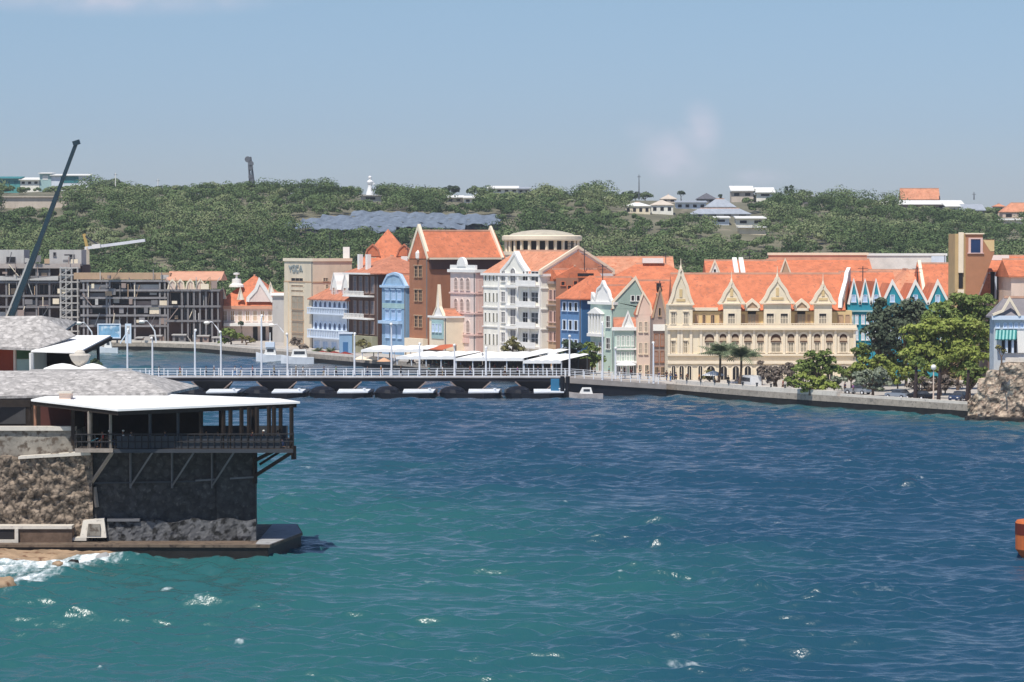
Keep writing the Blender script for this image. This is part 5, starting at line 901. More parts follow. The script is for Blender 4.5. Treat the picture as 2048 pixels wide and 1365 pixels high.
def pontoon(xc):
    cx = ray(xc, 780)[0] * 450; y0, y1 = 446.0, 463.0; hw = 5.2; vs = []; fs = []; ST = [(0, .45, .55), (.06, .8, .85), (.16, 1.0, 1.0), (.84, 1, 1), (.95, .75, 1), (1, .4, 1)]
    for t, ww, hh in ST:
        y = y0 + (y1 - y0) * t; w_ = hw * ww
        vs += [(cx - w_, y, .85), (cx - w_ * .93, y, -.5), (cx + w_ * .93, y, -.5), (cx + w_, y, .85)]
    for i in range(len(ST) - 1): a, c = 4 * i, 4 * i + 4; fs += [(a, a + 1, c + 1, c), (a + 1, a + 2, c + 2, c + 1), (a + 2, a + 3, c + 3, c + 2), (a + 3, a, c, c + 3)]
    fs += [(3, 2, 1, 0), tuple(len(vs) - 4 + k for k in range(4))]; h = MB().add(vs, fs).build('pontoon_hull', m_hull, BR)
    MB().hexa([(cx - .3, y0 - .1, .86), (cx + hw - .5, y0 + 1.2, .86), (cx + hw - .2, y0 + 5.5, .86), (cx - .3, y0 + 5.5, .86)], [(cx - .3, y0 - .1, 1.08), (cx + hw - .5, y0 + 1.2, 1.08), (cx + hw - .2, y0 + 5.5, 1.3), (cx - .3, y0 + 5.5, 1.3)]).build('deck_cover', m_hulltop, h)
    MB().lathe((cx - 2.9, y0 + 3.6, .85), [(2.1, 0), (1.9, .5), (1.2, .9), (.1, 1.05)], 14).build('tarpaulin', m_hull, h); MB().lathe((cx + 4.1, y0 + 2.2, .86), [(.18, 0), (.15, .55), (.28, .6), (.25, .75)], 8).build('bollard', m_hulltop, h)
    t = MB(); t.hexa([(cx - 2.1, 453, .85), (cx + 2.1, 453, .85), (cx + 2.1, 458, .85), (cx - 2.1, 458, .85)], [(cx - 3.2, 452.5, 2.56), (cx + 3.2, 452.5, 2.56), (cx + 3.2, 458.5, 2.56), (cx - 3.2, 458.5, 2.56)]); t.build('trestle', M('trestle_dark', (0.025, 0.022, 0.025)), BR)
    b_ = MB(); b_.bar((cx - 3.4, 452.1, 2.5), (cx - 1.6, 452.1, .9), .18); b_.bar((cx + 3.4, 452.1, 2.5), (cx + 1.6, 452.1, .9), .18); b_.build('brace', w_taupe, BR)
for xc in (161, 291, 421, 551, 681, 811, 941, 1071): pontoon(xc)
cx = ray(1110, 780)[0] * 449; r = empty('pontoon_engine_box', (cx, 449, 0), 'blue engine box with dark fender posts by the last bridge pontoon', 'engine box'); MB().box(cx - .7, 448.2, 1.0, cx + .7, 449.6, 3.1).build('cabinet', M('cabinet_blue', (0.03, 0.16, 0.30)), r); [MB().tube([(cx + q, 447.8, -1), (cx + q, 447.8, 3.6)], .35, 8).build('fender_post', m_hull, r) for q in (1.2, 2.1)]; MB().box(cx - 1.2, 447.9, -.4, cx + 2.4, 450, .98).build('float', m_hull, r)
# ---- tall white posts on the bridge
LP = [(255, 664, 'behind the small dark hut, first from the left'), (305, 680, 'second from the left, right of the white pylon'), (390, 665, 'third from the left, before the quay step'), (442, 668, 'fourth from the left, before the quay bushes'), (523, 636, 'taller, left of the white motor yacht'),
      (575, 672, 'in front of the cream bank block'), (709, 672, 'in front of the dark balconied house'), (783, 652, 'in front of the light blue house'), (839, 692, 'in front of the brown gabled warehouse'), (909, 694, 'in front of the left half of the pink house'),
      (972, 700, 'before the left edge of the white corner house'), (1139, 676, 'just left of the quay trees'), (1205, 650, 'in front of the mint scrolled gable'), (1231, 700, 'in front of the mint balcony house'), (1307, 690, 'rightmost, before the taupe gable')]
for i, (x, yt, lb) in enumerate(LP):
    o = -.5 if i % 2 == 0 else -6.5; D = 452 - o; u = ray(x, 740)[0] * D + 100; zd = 3.2 if u < uR else 3.2 - 1.2 * (u - uR) / (uE - uR); zt = at(x, yt, D).z
    r = empty('bridge_lamp_post', (u - 100, D, zd), 'white lamp post on the bridge, ' + lb, 'lamp post', 'white lamp posts along the bridge')
    MB().tube([(u - 100, D, zd), (u - 100, D, zd + .6), (u - 100, D, zt)], [.22, .17, .13], 8).build('shaft', m_metal, r)
    MB().tube([(u - 100, D, zt - .1), (u - 100, D - (.9 if o < -3 else -.9), zt + .35)], [.09, .07], 6).build('arm', m_metal, r); MB().ball((u - 100, D - (1.0 if o < -3 else -1.0), zt + .3), .26).build('lantern', t_white, r)
# ---- curved street lamps on the inner quay
for x, y, D, lb in ((160, 646, 652, 'curved necked street lamp nearest the fort hut roof'), (286, 643, 652, 'curved necked street lamp right of the white pylon'), (416, 645, 648, 'curved necked street lamp before the colonnaded block'), (546, 650, 640, 'curved necked street lamp with long arm before the bank block')):
    h = at(x, y, D); b0 = Vector((h.x + 3.2, D, QZ)); r = empty('street_lamp', b0, lb, 'street lamp', 'curved street lamps on the inner quay')
    MB().tube([b0, b0 + Vector((-.4, 0, (h.z - QZ) * .55)), Vector((h.x + 1.9, D, h.z - 1.0)), Vector((h.x + 1.0, D, h.z + .1)), h], [.22, .18, .15, .13, .12], 8).build('curved_pole', m_metal, r); MB().ball(h + Vector((-.3, 0, -.1)), .75, 10, 6, .55).build('lamp_head', t_white, r)
# ---- people
def skin_mesh(nm, J, E, root=0, sub=1):
    me = bpy.data.meshes.new(nm); me.from_pydata([j[0] for j in J], E, []); o = bpy.data.objects.new(nm, me); COL.objects.link(o)
    o.modifiers.new('s', 'SKIN'); sv_ = me.skin_vertices[0].data
    for i, j in enumerate(J): sv_[i].radius = (j[1], j[1] * (j[2] if len(j) > 2 else 1)); sv_[i].use_root = i == root
    m = o.modifiers.new('u', 'SUBSURF'); m.levels = sub; dg = bpy.context.evaluated_depsgraph_get(); out = bpy.data.meshes.new_from_object(o.evaluated_get(dg)); bpy.data.objects.remove(o); out.name = nm; out.shade_smooth(); return out
def person_meshes(pose):
    if pose == 'sit': hz_, K, A = .50, [((-.11, -.42, .5), (-.11, -.44, .09)), ((.11, -.42, .5), (.12, -.40, .09))], 0
    elif pose == 'walk': hz_, K, A = .93, [((-.10, -.16, .5), (-.10, -.22, .09)), ((.10, .02, .5), (.10, .30, .13))], .14
    else: hz_, K, A = .93, [((-.10, 0, .5), (-.12, .02, .09)), ((.10, 0, .5), (.12, .02, .09))], .03
    z = hz_ - .93
    J = [((0, 0, .96 + z), .14, .8), ((0, 0, 1.16 + z), .13, .8), ((0, 0, 1.38 + z), .155, .7), ((0, -.01, 1.52 + z), .055), ((0, -.02, 1.62 + z), .085, 1.1), ((0, -.01, 1.72 + z), .07, 1.1)]
    E = [(0, 1), (1, 2), (2, 3), (3, 4), (4, 5)]
    for s_, sg in ((-1, 1), (1, -1)):
        n = len(J); arm = [((s_ * .19, 0, 1.43 + z), .06), ((s_ * .25, A * sg * .6, 1.16 + z), .045), ((s_ * .24, A * sg - .08 - (.2 if pose == 'sit' else 0), (.93 if pose != 'sit' else 1.0) + z), .032), ((s_ * .235, A * sg - .11 - (.2 if pose == 'sit' else 0), .85 + z), .038, .6)]
        J += arm; E += [(2, n), (n, n + 1), (n + 1, n + 2), (n + 2, n + 3)]
    for i, (k, a) in enumerate(K):
        n = len(J); s_ = -1 if i == 0 else 1; J += [((s_ * .09, 0, .88 + z), .095), (k, .062), (a, .045), ((a[0], a[1] - .16, .045 if a[2] < .12 else .08), .04)]; E += [(0, n), (n, n + 1), (n + 1, n + 2), (n + 2, n + 3)]
    body = skin_mesh('body', J, E)
    g = lambda j, d: (j[0], j[1] + d) + tuple(j[2:])
    S = [g(J[0], .02), g(J[1], .025), g(J[2], .025), g(J[6], .02), g(J[7], .02), g(J[10], .02), g(J[11], .02)]; shirt = skin_mesh('shirt', S, [(0, 1), (1, 2), (2, 3), (3, 4), (2, 5), (5, 6)])
    T = [g(J[0], .03)]; TE = []
    for n in (14, 18): m = len(T); ank = J[n + 2]; T += [g(J[n], .022), g(J[n + 1], .022), g(ank, .015)]; TE += [(0, m), (m, m + 1), (m + 1, m + 2)]
    tr = skin_mesh('trousers', T, TE); hair = MB().ball((0, .015, 1.735 + z), .105, 8, 5, .8)
    hm = bpy.data.meshes.new('hair'); hm.from_pydata([tuple(v) for v in hair.v], [], hair.f); hm.shade_smooth(); return body, shirt, tr, hm
PM = {p: person_meshes(p) for p in ('stand', 'walk', 'sit')}
skin = [M('skin_brown', (0.22, 0.11, 0.065), var=.05), M('skin_tan', (0.42, 0.24, 0.15), var=.05)]; m_hair = M('hair_dark', (0.02, 0.015, 0.012)); m_hat = M('hat_white', (0.8, 0.79, 0.75))
CC = {n: M('cloth_' + n, c, var=.08) for n, c in dict(white=(.78, .77, .75), black=(.02, .02, .025), navy=(.03, .05, .13), red=(.5, .05, .04), blue=(.10, .25, .5), grey=(.3, .3, .31), khaki=(.42, .34, .22), pink=(.65, .32, .34), green=(.10, .28, .14), yellow=(.65, .5, .12), orange=(.62, .24, .06), teal=(.05, .3, .32), brown=(.16, .09, .06), maroon=(.2, .03, .04), cream=(.7, .62, .48), purple=(.24, .1, .32)).items()}
def person(loc, pose, top, bot, where, rz=0.0, sk=0, hat=False, sc=1.0, cat='person'):
    verb = {'stand': 'standing', 'walk': 'walking', 'sit': 'sitting'}[pose]
    r = empty('person', loc, f'person in {top} and {bot} {verb} {where}', cat, 'people along the waterfront'); r.rotation_euler = (0, 0, rz); r.scale = (sc,) * 3
    for nm, me, mt in zip(('body', 'shirt', 'trousers', 'hair'), PM[pose], (skin[sk], CC[top], CC[bot], m_hat if hat else m_hair)):
        o = bpy.data.objects.new('hat' if nm == 'hair' and hat else nm, me); COL.objects.link(o); o.parent = r
        if not me.materials: me.materials.append(mt)
        o.material_slots[0].link = 'OBJECT'; o.material_slots[0].material = mt
    return r
def bz(x): u = ray(x, 745)[0] * 455 + 100; return 3.22 if u < uR else 3.2 - 1.2 * (u - uR) / (uE - uR)
BP = [(318, 'walk', 'white', 'navy', 'on the bridge right of its second lamp post'), (360, 'walk', 'red', 'khaki', 'on the bridge left of its third lamp post'), (412, 'stand', 'grey', 'black', 'on the bridge between its third and fourth posts'), (428, 'walk', 'brown', 'grey', 'on the bridge close left of its fourth post'),
      (470, 'walk', 'white', 'blue', 'on the bridge before the quay bushes'), (482, 'walk', 'blue', 'khaki', 'on the bridge before the quay bushes'), (505, 'stand', 'pink', 'navy', 'on the bridge left of the taller post'), (548, 'walk', 'yellow', 'black', 'on the bridge before the motor yacht'),
      (592, 'stand', 'khaki', 'brown', 'on the bridge just before the bank block'), (606, 'walk', 'white', 'grey', 'on the bridge below the arcaded house corner'), (648, 'walk', 'navy', 'khaki', 'on the bridge before the red awning'), (672, 'walk', 'green', 'black', 'on the bridge before the red awning'),
      (735, 'stand', 'grey', 'navy', 'on the bridge before the balconied house'), (762, 'walk', 'orange', 'brown', 'on the bridge before the blue house'), (802, 'walk', 'black', 'black', 'on the bridge before the left awning corner'), (858, 'walk', 'teal', 'grey', 'on the bridge before the long awnings'),
      (885, 'stand', 'white', 'khaki', 'on the bridge before the long awnings'), (940, 'walk', 'maroon', 'navy', 'on the bridge before the pink house'), (1010, 'walk', 'cream', 'brown', 'on the bridge before the white corner house'), (1035, 'walk', 'purple', 'black', 'on the bridge before the white corner house'), (1076, 'stand', 'navy', 'grey', 'on the bridge left of the blue engine box')]
for i, (x, po, a, b_, wh) in enumerate(BP): D = 454 + (i * 37 % 9) * .35; p = at(x, 745, D); person((p.x, D, bz(x)), po, a, b_, wh, rz=(math.pi / 2 if i % 2 else -math.pi / 2), sk=i % 2, hat=i % 5 == 3)
QP = [(1122, 762, 'stand', 'white', 'blue', 'at the bridge head before the dark quay tree'), (1150, 758, 'walk', 'white', 'grey', 'below the dark quay tree'), (1163, 758, 'walk', 'pink', 'navy', 'between the two quay trees'), (1176, 758, 'stand', 'red', 'khaki', 'below the lighter quay tree'), (1190, 759, 'walk', 'grey', 'black', 'below the lighter quay tree'),
      (1218, 760, 'stand', 'teal', 'brown', 'before the ornate mint house'), (1243, 762, 'walk', 'white', 'khaki', 'before the mint balcony house'), (1250, 761, 'walk', 'black', 'grey', 'before the mint balcony house'), (1262, 763, 'stand', 'maroon', 'black', 'before the mint balcony house'), (1280, 763, 'walk', 'cream', 'navy', 'before the beige house'),
      (1296, 765, 'stand', 'black', 'black', 'before the beige house'), (1318, 766, 'walk', 'navy', 'grey', 'before the taupe gabled house'), (1333, 768, 'walk', 'black', 'navy', 'at the corner of the arcade building'), (1341, 768, 'stand', 'grey', 'blue', 'at the corner of the arcade building'), (1352, 767, 'walk', 'navy', 'black', 'below the left arcade bay'),
      (1362, 767, 'stand', 'black', 'grey', 'below the left arcade bay'), (1374, 768, 'walk', 'brown', 'khaki', 'below the left arcade bay'), (1398, 770, 'stand', 'orange', 'brown', 'left of the cream parasol'), (1428, 776, 'sit', 'black', 'brown', 'on the wall under the cream parasol'), (1436, 777, 'sit', 'white', 'black', 'on the wall under the cream parasol'),
      (1456, 778, 'stand', 'black', 'black', 'under the larger palm'), (1478, 777, 'walk', 'pink', 'grey', 'right of the larger palm trunk'), (1548, 781, 'stand', 'grey', 'black', 'under the dry leaved tree'), (1566, 782, 'walk', 'maroon', 'brown', 'under the dry leaved tree'), (1690, 783, 'stand', 'navy', 'black', 'in the shade left of the grey leaved bush'), (1706, 784, 'walk', 'purple', 'grey', 'in the shade left of the grey leaved bush')]
def edge_pt(x, back=2.0):      # a point on the quay a given way behind its edge, in line with pixel x
    k = ray(x, 780)[0]
    for (x0, y0), (x1, y1) in zip(Q0, Q0[1:]):
        den = (x1 - x0) - k * (y1 - y0); t = (k * y0 - x0) / den if abs(den) > 1e-6 else -1
        if 0 <= t <= 1: Y = y0 + t * (y1 - y0) + back; return Vector((k * Y, Y, QZ))
    return Vector((k * 400, 400, QZ))
for i, (x, y, po, a, b_, wh) in enumerate(QP):
    p = edge_pt(x, 5.5 + (i * 53 % 7) * .8); zz = QZ if po != 'sit' else QZ + .1; person((p.x, p.y, zz), po, a, b_, wh, rz=random.uniform(-2, 2), sk=(i // 2) % 2, hat=i % 7 == 2)
# ---- white terrace awnings on the quay
def awning(label, x0, x1, yt, yb, D0, D1, dep, m=None, valance=.5, nx=4, name='awning', posts=True):
    A, B = at(x0, yb, D0), at(x1, yb, D1); d = (B - A).xy; L = d.length; f = Face(A.xy, d); za, zb = A.z, B.z; rise = (at(x0, yt, D0 + dep).z - za); r = empty(name, f.p(L / 2, QZ), label, 'awning'); m = m or m_canvas; mb = MB(); n = nx * 4
    for k in range(n):
        a, c = L * k / n, L * (k + 1) / n; z0, z1 = za + (zb - za) * k / n, za + (zb - za) * (k + 1) / n; w0, w1 = (.16 * abs(math.sin(math.pi * k / 4)), .16 * abs(math.sin(math.pi * (k + 1) / 4)))
        mb.add([f.p(a, z0 + w0, 0), f.p(c, z1 + w1, 0), f.p(c, z1 + rise + w1, -dep), f.p(a, z0 + rise + w0, -dep), f.p(a, z0 - valance, .05), f.p(c, z1 - valance, .05)], [(0, 1, 2, 3), (4, 5, 1, 0)])
    mb.build('canopy', m, r)
    if posts:
        for k in range(nx + 1): u = min(L * k / nx + .15, L - .15); z = za + (zb - za) * u / L; MB().bar(f.p(u, QZ, -.2), f.p(u, z, -.2), .16).build('post', m_metal, r); MB().bar(f.p(u, QZ, -dep + .3), f.p(u, z + rise * .9, -dep + .3), .14).build('post', m_steel, r)
    return f, L, r
awning('upper narrow white awning with curled left end before the blue house', 722, 852, 692, 700, 556, 540, 3.5)
awning('short orange awning at the right end of the narrow white one', 852, 886, 690, 700, 541, 536, 3.5, M('awning_orange', (0.50, 0.13, 0.06)), nx=1)
F1 = awning('long white awning, leftmost of the three big terrace ones', 792, 910, 703, 714, 531, 513, 6)
F2 = awning('long white awning with a small dark emblem, middle of the three big terrace ones', 910, 1046, 704, 717, 513, 494, 6)
F3 = awning('white awning drooping at its right end, rightmost of the big terrace ones', 1046, 1122, 708, 722, 494, 483, 6)
awning('small upper white awning behind the drooping right one', 1052, 1112, 699, 706, 503, 495, 3, nx=2)
MB().tube([F2[0].p(F2[1] * .42, at(1010, 711, 500).z, .02), F2[0].p(F2[1] * .42, at(1010, 711, 500).z, .12)], .32, 12).build('emblem', w_concl, F2[2])
m_wood = M('cafe_wood', (0.14, 0.08, 0.05), var=.3)
def table_set(p, rz, label, col):
    r = empty('cafe_table', p, label, 'table', 'terrace tables'); r.rotation_euler.z = 0; MB().lathe(p + Vector((0, 0, .72)), [(.45, 0), (.45, .05)], 12).build('table_top', col, r); MB().lathe(p, [(.25, 0), (.05, .06), (.05, .72)], 8).build('pedestal', m_steel, r)
def chair(p, rz, label):
    r = empty('cafe_chair', p, label, 'chair', 'terrace chairs'); r.rotation_euler.z = rz
    MB().box(p.x - .22, p.y - .22, p.z + .42, p.x + .22, p.y + .22, p.z + .47).build('seat', m_wood, r); MB().box(p.x - .22, p.y + .18, p.z + .47, p.x + .22, p.y + .22, p.z + .92).build('backrest', m_wood, r)
    mb = MB(); [mb.box(p.x + a * .19 - .02, p.y + c * .19 - .02, p.z, p.x + a * .19 + .02, p.y + c * .19 + .02, p.z + .42) for a in (-1, 1) for c in (-1, 1)]; mb.each('leg', m_wood, r)
cols = ['white', 'black', 'navy', 'red', 'grey', 'khaki', 'pink', 'teal', 'brown', 'maroon', 'cream', 'blue', 'orange', 'green']; bots = ['black', 'khaki', 'navy', 'grey', 'brown']; ti = 0
for nm, (f, L, r_), xs in (('left', F1, 5), ('middle', F2, 6), ('right', F3, 3)):
    for k in range(xs):
        u = L * (k + .5) / xs; p = f.p(u, QZ, -2.2); ti += 1; ordn = ['first', 'second', 'third', 'fourth', 'fifth', 'sixth'][k]
        table_set(p, 0, f'round cafe table, {ordn} from the left under the {nm} big awning', t_cream if k % 2 else m_wood)
        for s_, w_ in ((-1, 'left'), (1, 'right')):
            q = f.p(u + s_ * .75, QZ, -2.2); chair(q, s_ * 1.3, f'wooden chair {w_} of the {ordn} table under the {nm} big awning')
            if (k + ti) % 3 or s_ > 0: person((q.x, q.y - .02, QZ - .03), 'sit', cols[(ti * 2 + s_) % 14], bots[(ti + s_) % 5], f'on the {w_} chair, {ordn} table, {nm} awning', rz=s_ * 1.3, sk=ti % 2)
    MB().fb(f, .3, L - .3, QZ, QZ + 2.9, -6.4, -6.1).build('shade_sheet', M('terrace_shade', (0.05, 0.035, 0.03), var=.6, scale=1.2), r_)  # added dark sheet stands in for the shade beneath the awning
# ---- parasols and small quay furniture
def parasol(label, x, yt, D, rad, m, h=2.6, name='parasol'):
    p = at(x, 700, D); p.z = QZ; z = at(x, yt, D).z; r = empty(name, p, label, 'parasol', 'parasols on the quay'); MB().tube([p, (p.x, p.y, z)], .06, 6).build('pole', m_metal, r); MB().lathe((p.x, p.y, z - .75), [(rad, 0), (rad * .98, .05), (rad * .5, .45), (.08, .78)], 8).build('canopy', m, r)
m_red = M('canvas_maroon', (0.22, 0.03, 0.02), var=.1)
for i, (x, yt, D, rad, m, lb) in enumerate([(645, 702, 588, 2.6, m_red, 'dark red parasol, leftmost of the three by the arcaded house'), (668, 703, 584, 2.6, m_red, 'dark red parasol, middle of the three by the arcaded house'), (690, 704, 580, 2.4, m_red, 'dark red parasol, rightmost of the three by the arcaded house'), (1165, 722, 496, 1.6, m_canvas, 'pale parasol under the lighter quay tree'), (1252, 722, 474, 1.9, m_canvas, 'large pale parasol before the mint balcony house'),
                                     (1427, 742, 448, 1.9, m_canvas, 'cream parasol left of the larger palm'), (723, 712, 560, 1.7, t_cream, 'cream parasol left of the upper narrow awning'), (745, 713, 556, 1.7, t_cream, 'cream parasol under the left end of the upper narrow awning'), (768, 716, 548, 1.5, M('canvas_peach', (0.62, 0.36, 0.22)), 'peach parasol before the foot of the blue house')]): parasol(lb, x, yt, D, rad, m)
p = at(692, 720, 590); p.z = QZ; r = empty('blue_kiosk', p, 'tall blue kiosk at the foot of the arcaded house', 'kiosk'); MB().box(p.x - 1.4, p.y - 1, QZ, p.x + 1.4, p.y + 1, QZ + 4.2).build('walls', w_blue, r); MB().box(p.x - 1.6, p.y - 1.2, QZ + 4.2, p.x + 1.6, p.y + 1.2, QZ + 4.5).build('roof', t_blue, r); MB().box(p.x - .6, p.y - 1.08, QZ, p.x + .5, p.y - 1.01, QZ + 2.4).build('door', w_dblue, r)
# ---- boats by the inner quay
def boat(label, x0, x1, y, cab=.4, name='motor_yacht', hcol=None, mast=True, hh=1.5, scab=1.0):
    a, b_ = gnd(x0, y), gnd(x1, y); D = (a.y + b_.y) / 2; a.y = b_.y = D; L = abs(b_.x - a.x); w = L * .26; r = empty(name, (a + b_) / 2, label, 'boat', None); vs = []; fs = []; ST = [(0, .8, 1), (.25, 1, 1), (.6, 1, 1.05), (.85, .6, 1.25), (1, .04, 1.45)]
    for t, ww, zz in ST:
        X = a.x + L * (1 - t); vs += [(X, D - w * ww / 2, hh * zz), (X, D - w * ww * .38, -.3), (X, D + w * ww * .38, -.3), (X, D + w * ww / 2, hh * zz)]
    for i in range(len(ST) - 1): p, q = 4 * i, 4 * i + 4; fs += [(p, p + 1, q + 1, q), (p + 1, p + 2, q + 2, q + 1), (p + 2, p + 3, q + 3, q + 2), (p + 3, p, q, q + 3)]
    fs += [(3, 2, 1, 0), tuple(len(vs) - 4 + k for k in range(4))]; MB().add(vs, fs).build('hull', hcol or m_hulltop, r)
    cx0, cx1 = a.x + L * .3, a.x + L * (.3 + cab); ch = 1.7 * scab
    c = MB().hexa([(cx0, D - w * .36, hh), (cx1, D - w * .36, hh), (cx1, D + w * .36, hh), (cx0, D + w * .36, hh)], [(cx0 + .5, D - w * .32, hh + ch), (cx1 - .3, D - w * .32, hh + ch), (cx1 - .3, D + w * .32, hh + ch), (cx0 + .5, D + w * .32, hh + ch)]).build('cabin', t_white, r)
    MB().box(cx0 + .7, D - w * .37, hh + ch * .4, cx1 - .5, D - w * .345, hh + ch * .78).build('window_strip', glass, c)
    if mast: MB().tube([((cx0 + cx1) / 2, D, hh + ch), ((cx0 + cx1) / 2, D, hh + ch + 3.2)], .12, 6).build('mast', t_white, r); MB().box((cx0 + cx1) / 2 - 1, D - .8, hh + ch, (cx0 + cx1) / 2 + 1, D + .8, hh + ch + 1.1).build('flybridge', t_blue, r)
boat('white motor yacht with a pale blue flybridge moored at the inner quay', 512, 566, 724, .45)
boat('long white launch moored right of the motor yacht', 562, 628, 727, .5, mast=False, hh=1.3, name='launch')
boat('small white open boat right of the last bridge pontoon', 1138, 1206, 797, .4, name='work_boat', mast=False, hh=.75, scab=.6, hcol=M('hull_worn', (0.42, 0.38, 0.36), var=.3))
boat('small pale boat moored under the billboard', 196, 236, 706, .4, name='moored_boat', mast=False, hh=1.2)
# inner quay ledge (pale low parapet) and bollards
def low_wall(label, pts, h, th, m, back=.15, name='low_wall', z=QZ):
    mb = MB()
    for (x0, y0), (x1, y1) in zip(pts, pts[1:]):
        f = Face((x0, y0), (x1 - x0, y1 - y0)); L = math.hypot(x1 - x0, y1 - y0); mb.fb(f, 0, L - .004, z, z + h, -back - th, -back)
    return mb.build(name, m, None, label=label, cat='wall')
m_par = M('parapet_pale', (0.66, 0.60, 0.53), var=.12, scale=.8, stain=(.42, .38, .34), st=.6, bump=.03, bs=2)
low_wall('pale low parapet along the far inner quay', [(-140, 657), (-90, 655), (-74, 642)], .5, .5, m_par); low_wall('pale low parapet slanting along the channel quay behind the bridge', [(-74, 642), (-20, 542)], .5, .5, m_par)
low_wall('rounded pale sea wall from the bridge head to the round green tree', [(27.5, 455.5), (40, 433.5), (50.5, 419)], .75, 1.2, m_par, -.1); low_wall('straight pale sea wall with dark slots before the parked cars', [(51, 418.4), (67.6, 395.5), (70.5, 393)], .42, .5, m_par, -.1)
for i in range(9):
    t = i / 8; x = 1345 + t * 225; p = edge_pt(x, .1); lb = ['first', 'second', 'third', 'fourth', 'fifth', 'sixth', 'seventh', 'eighth', 'ninth'][i]
    MB().lathe(p + Vector((0, -.1, .75)), [(.16, 0), (.12, .35), (.22, .4), (.2, .55)], 8).build('mooring_bollard', m_steel, None, label=f'dark mooring bollard, {lb} from the left on the rounded sea wall', cat='bollard', group='mooring bollards on the sea wall')
# ---- cars
def car(label, x, back, L, W_, Hh, paint, rz, name='parked_car', van=False):
    p = edge_pt(x, back); r = empty(name, p, label, 'van' if van else 'car'); 
    def T(a, c, z): return (p.x + a, p.y + c, p.z + z)
    prof = [(-L / 2, .35), (-L / 2, .75), (-L * .42, .9), (-L * .18, .95), (L * .3, .95), (L / 2 - .05, .88), (L / 2, .6), (L / 2, .35)] if not van else [(-L / 2, .35), (-L / 2, .9), (-L * .4, 1.15), (-L * .3, Hh - .15), (L / 2 - .1, Hh - .1), (L / 2, .9), (L / 2, .35)]
    n = len(prof); vs = [T(a, -W_ / 2, z) for a, z in prof] + [T(a, W_ / 2, z) for a, z in prof]; b_ = MB().add(vs, [tuple(range(n)), tuple(range(2 * n - 1, n - 1, -1))] + [(i + n, (i + 1) % n + n, (i + 1) % n, i) for i in range(n)]).build('body', paint, r)
    if not van:
        MB().hexa([T(-L * .22, -W_ * .46, .94), T(L * .34, -W_ * .46, .94), T(L * .34, W_ * .46, .94), T(-L * .22, W_ * .46, .94)], [T(-L * .08, -W_ * .36, Hh - .06), T(L * .22, -W_ * .36, Hh - .06), T(L * .22, W_ * .36, Hh - .06), T(-L * .08, W_ * .36, Hh - .06)]).build('windows', glass, r); MB().box(*T(-L * .09, -W_ * .37, Hh - .06), *T(L * .23, W_ * .37, Hh)).build('roof', paint, r)
    else: MB().box(*T(-L * .25, -W_ / 2 - .02, Hh * .52), *T(L * .42, -W_ / 2 - .005, Hh * .8)).build('side_windows', glass, r); MB().box(*T(-L * .385, -W_ * .42, Hh * .55), *T(-L * .36, W_ * .42, Hh * .8)).build('windscreen', glass, r)
    for a in (-L * .32, L * .32):
        for c in (-W_ / 2, W_ / 2): w_ = MB().tube([T(a, c - .12, .33), T(a, c + .12, .33)], .33, 14).build('wheel', t_dark, r); MB().tube([T(a, c - .14 if c < 0 else c + .125, .33), T(a, c - .125 if c < 0 else c + .14, .33)], .18, 10).build('hubcap', m_metal, w_)
    for c in (-.3, .3): MB().box(*T(-L / 2 - .02, c * W_ - .14, .6), *T(-L / 2 + .03, c * W_ + .14, .74)).build('headlight', t_white, r)
    r.rotation_euler.z = rz; return r
m_silver = M('paint_silver', (0.42, 0.46, 0.52), rough=.25, metal=.5, var=.03); m_pblack = M('paint_black', (0.012, 0.012, 0.015), rough=.2, var=.05, spec=.6); m_pwhite = M('paint_white', (0.8, 0.8, 0.8), rough=.3, var=.03); m_pblue = M('paint_darkblue', (0.04, 0.06, 0.12), rough=.25, var=.05)
car('silver car parked by the sea wall, left of the black one', 1798, 3.6, 4.4, 1.75, 1.5, m_silver, R(-52)); car('black car parked by the sea wall right of the silver one', 1838, 4.4, 4.5, 1.8, 1.42, m_pblack, R(-52)); car('dark blue car parked under the trees by the old stone wall', 1918, 7, 4.2, 1.8, 1.5, m_pblue, R(60))
car('white van parked between the larger palm and the dry leaved tree', 1500, 5.5, 4.8, 1.9, 2.3, m_pwhite, R(-70), 'parked_van', True); car('white car partly hidden behind the dry leaved tree', 1482, 8, 4.2, 1.75, 1.5, m_pwhite, R(20)); car('light grey car among the stems left of the grey leaved bush', 1716, 9, 4.2, 1.75, 1.5, m_silver, R(-40))
# ---- globe lamp on the right quay
p = edge_pt(1867, 1.0); zt = at(1867, 735, p.y).z; r = empty('globe_lamp', p, 'slim pale lamp post with white globe before the big green tree', 'street lamp'); MB().tube([p, p + Vector((0, 0, .8)), (p.x, p.y, zt - .4)], [.16, .11, .08], 8).build('post', w_beige, r); MB().ball((p.x, p.y, zt), .42, 12, 8).build('globe', t_white, r)
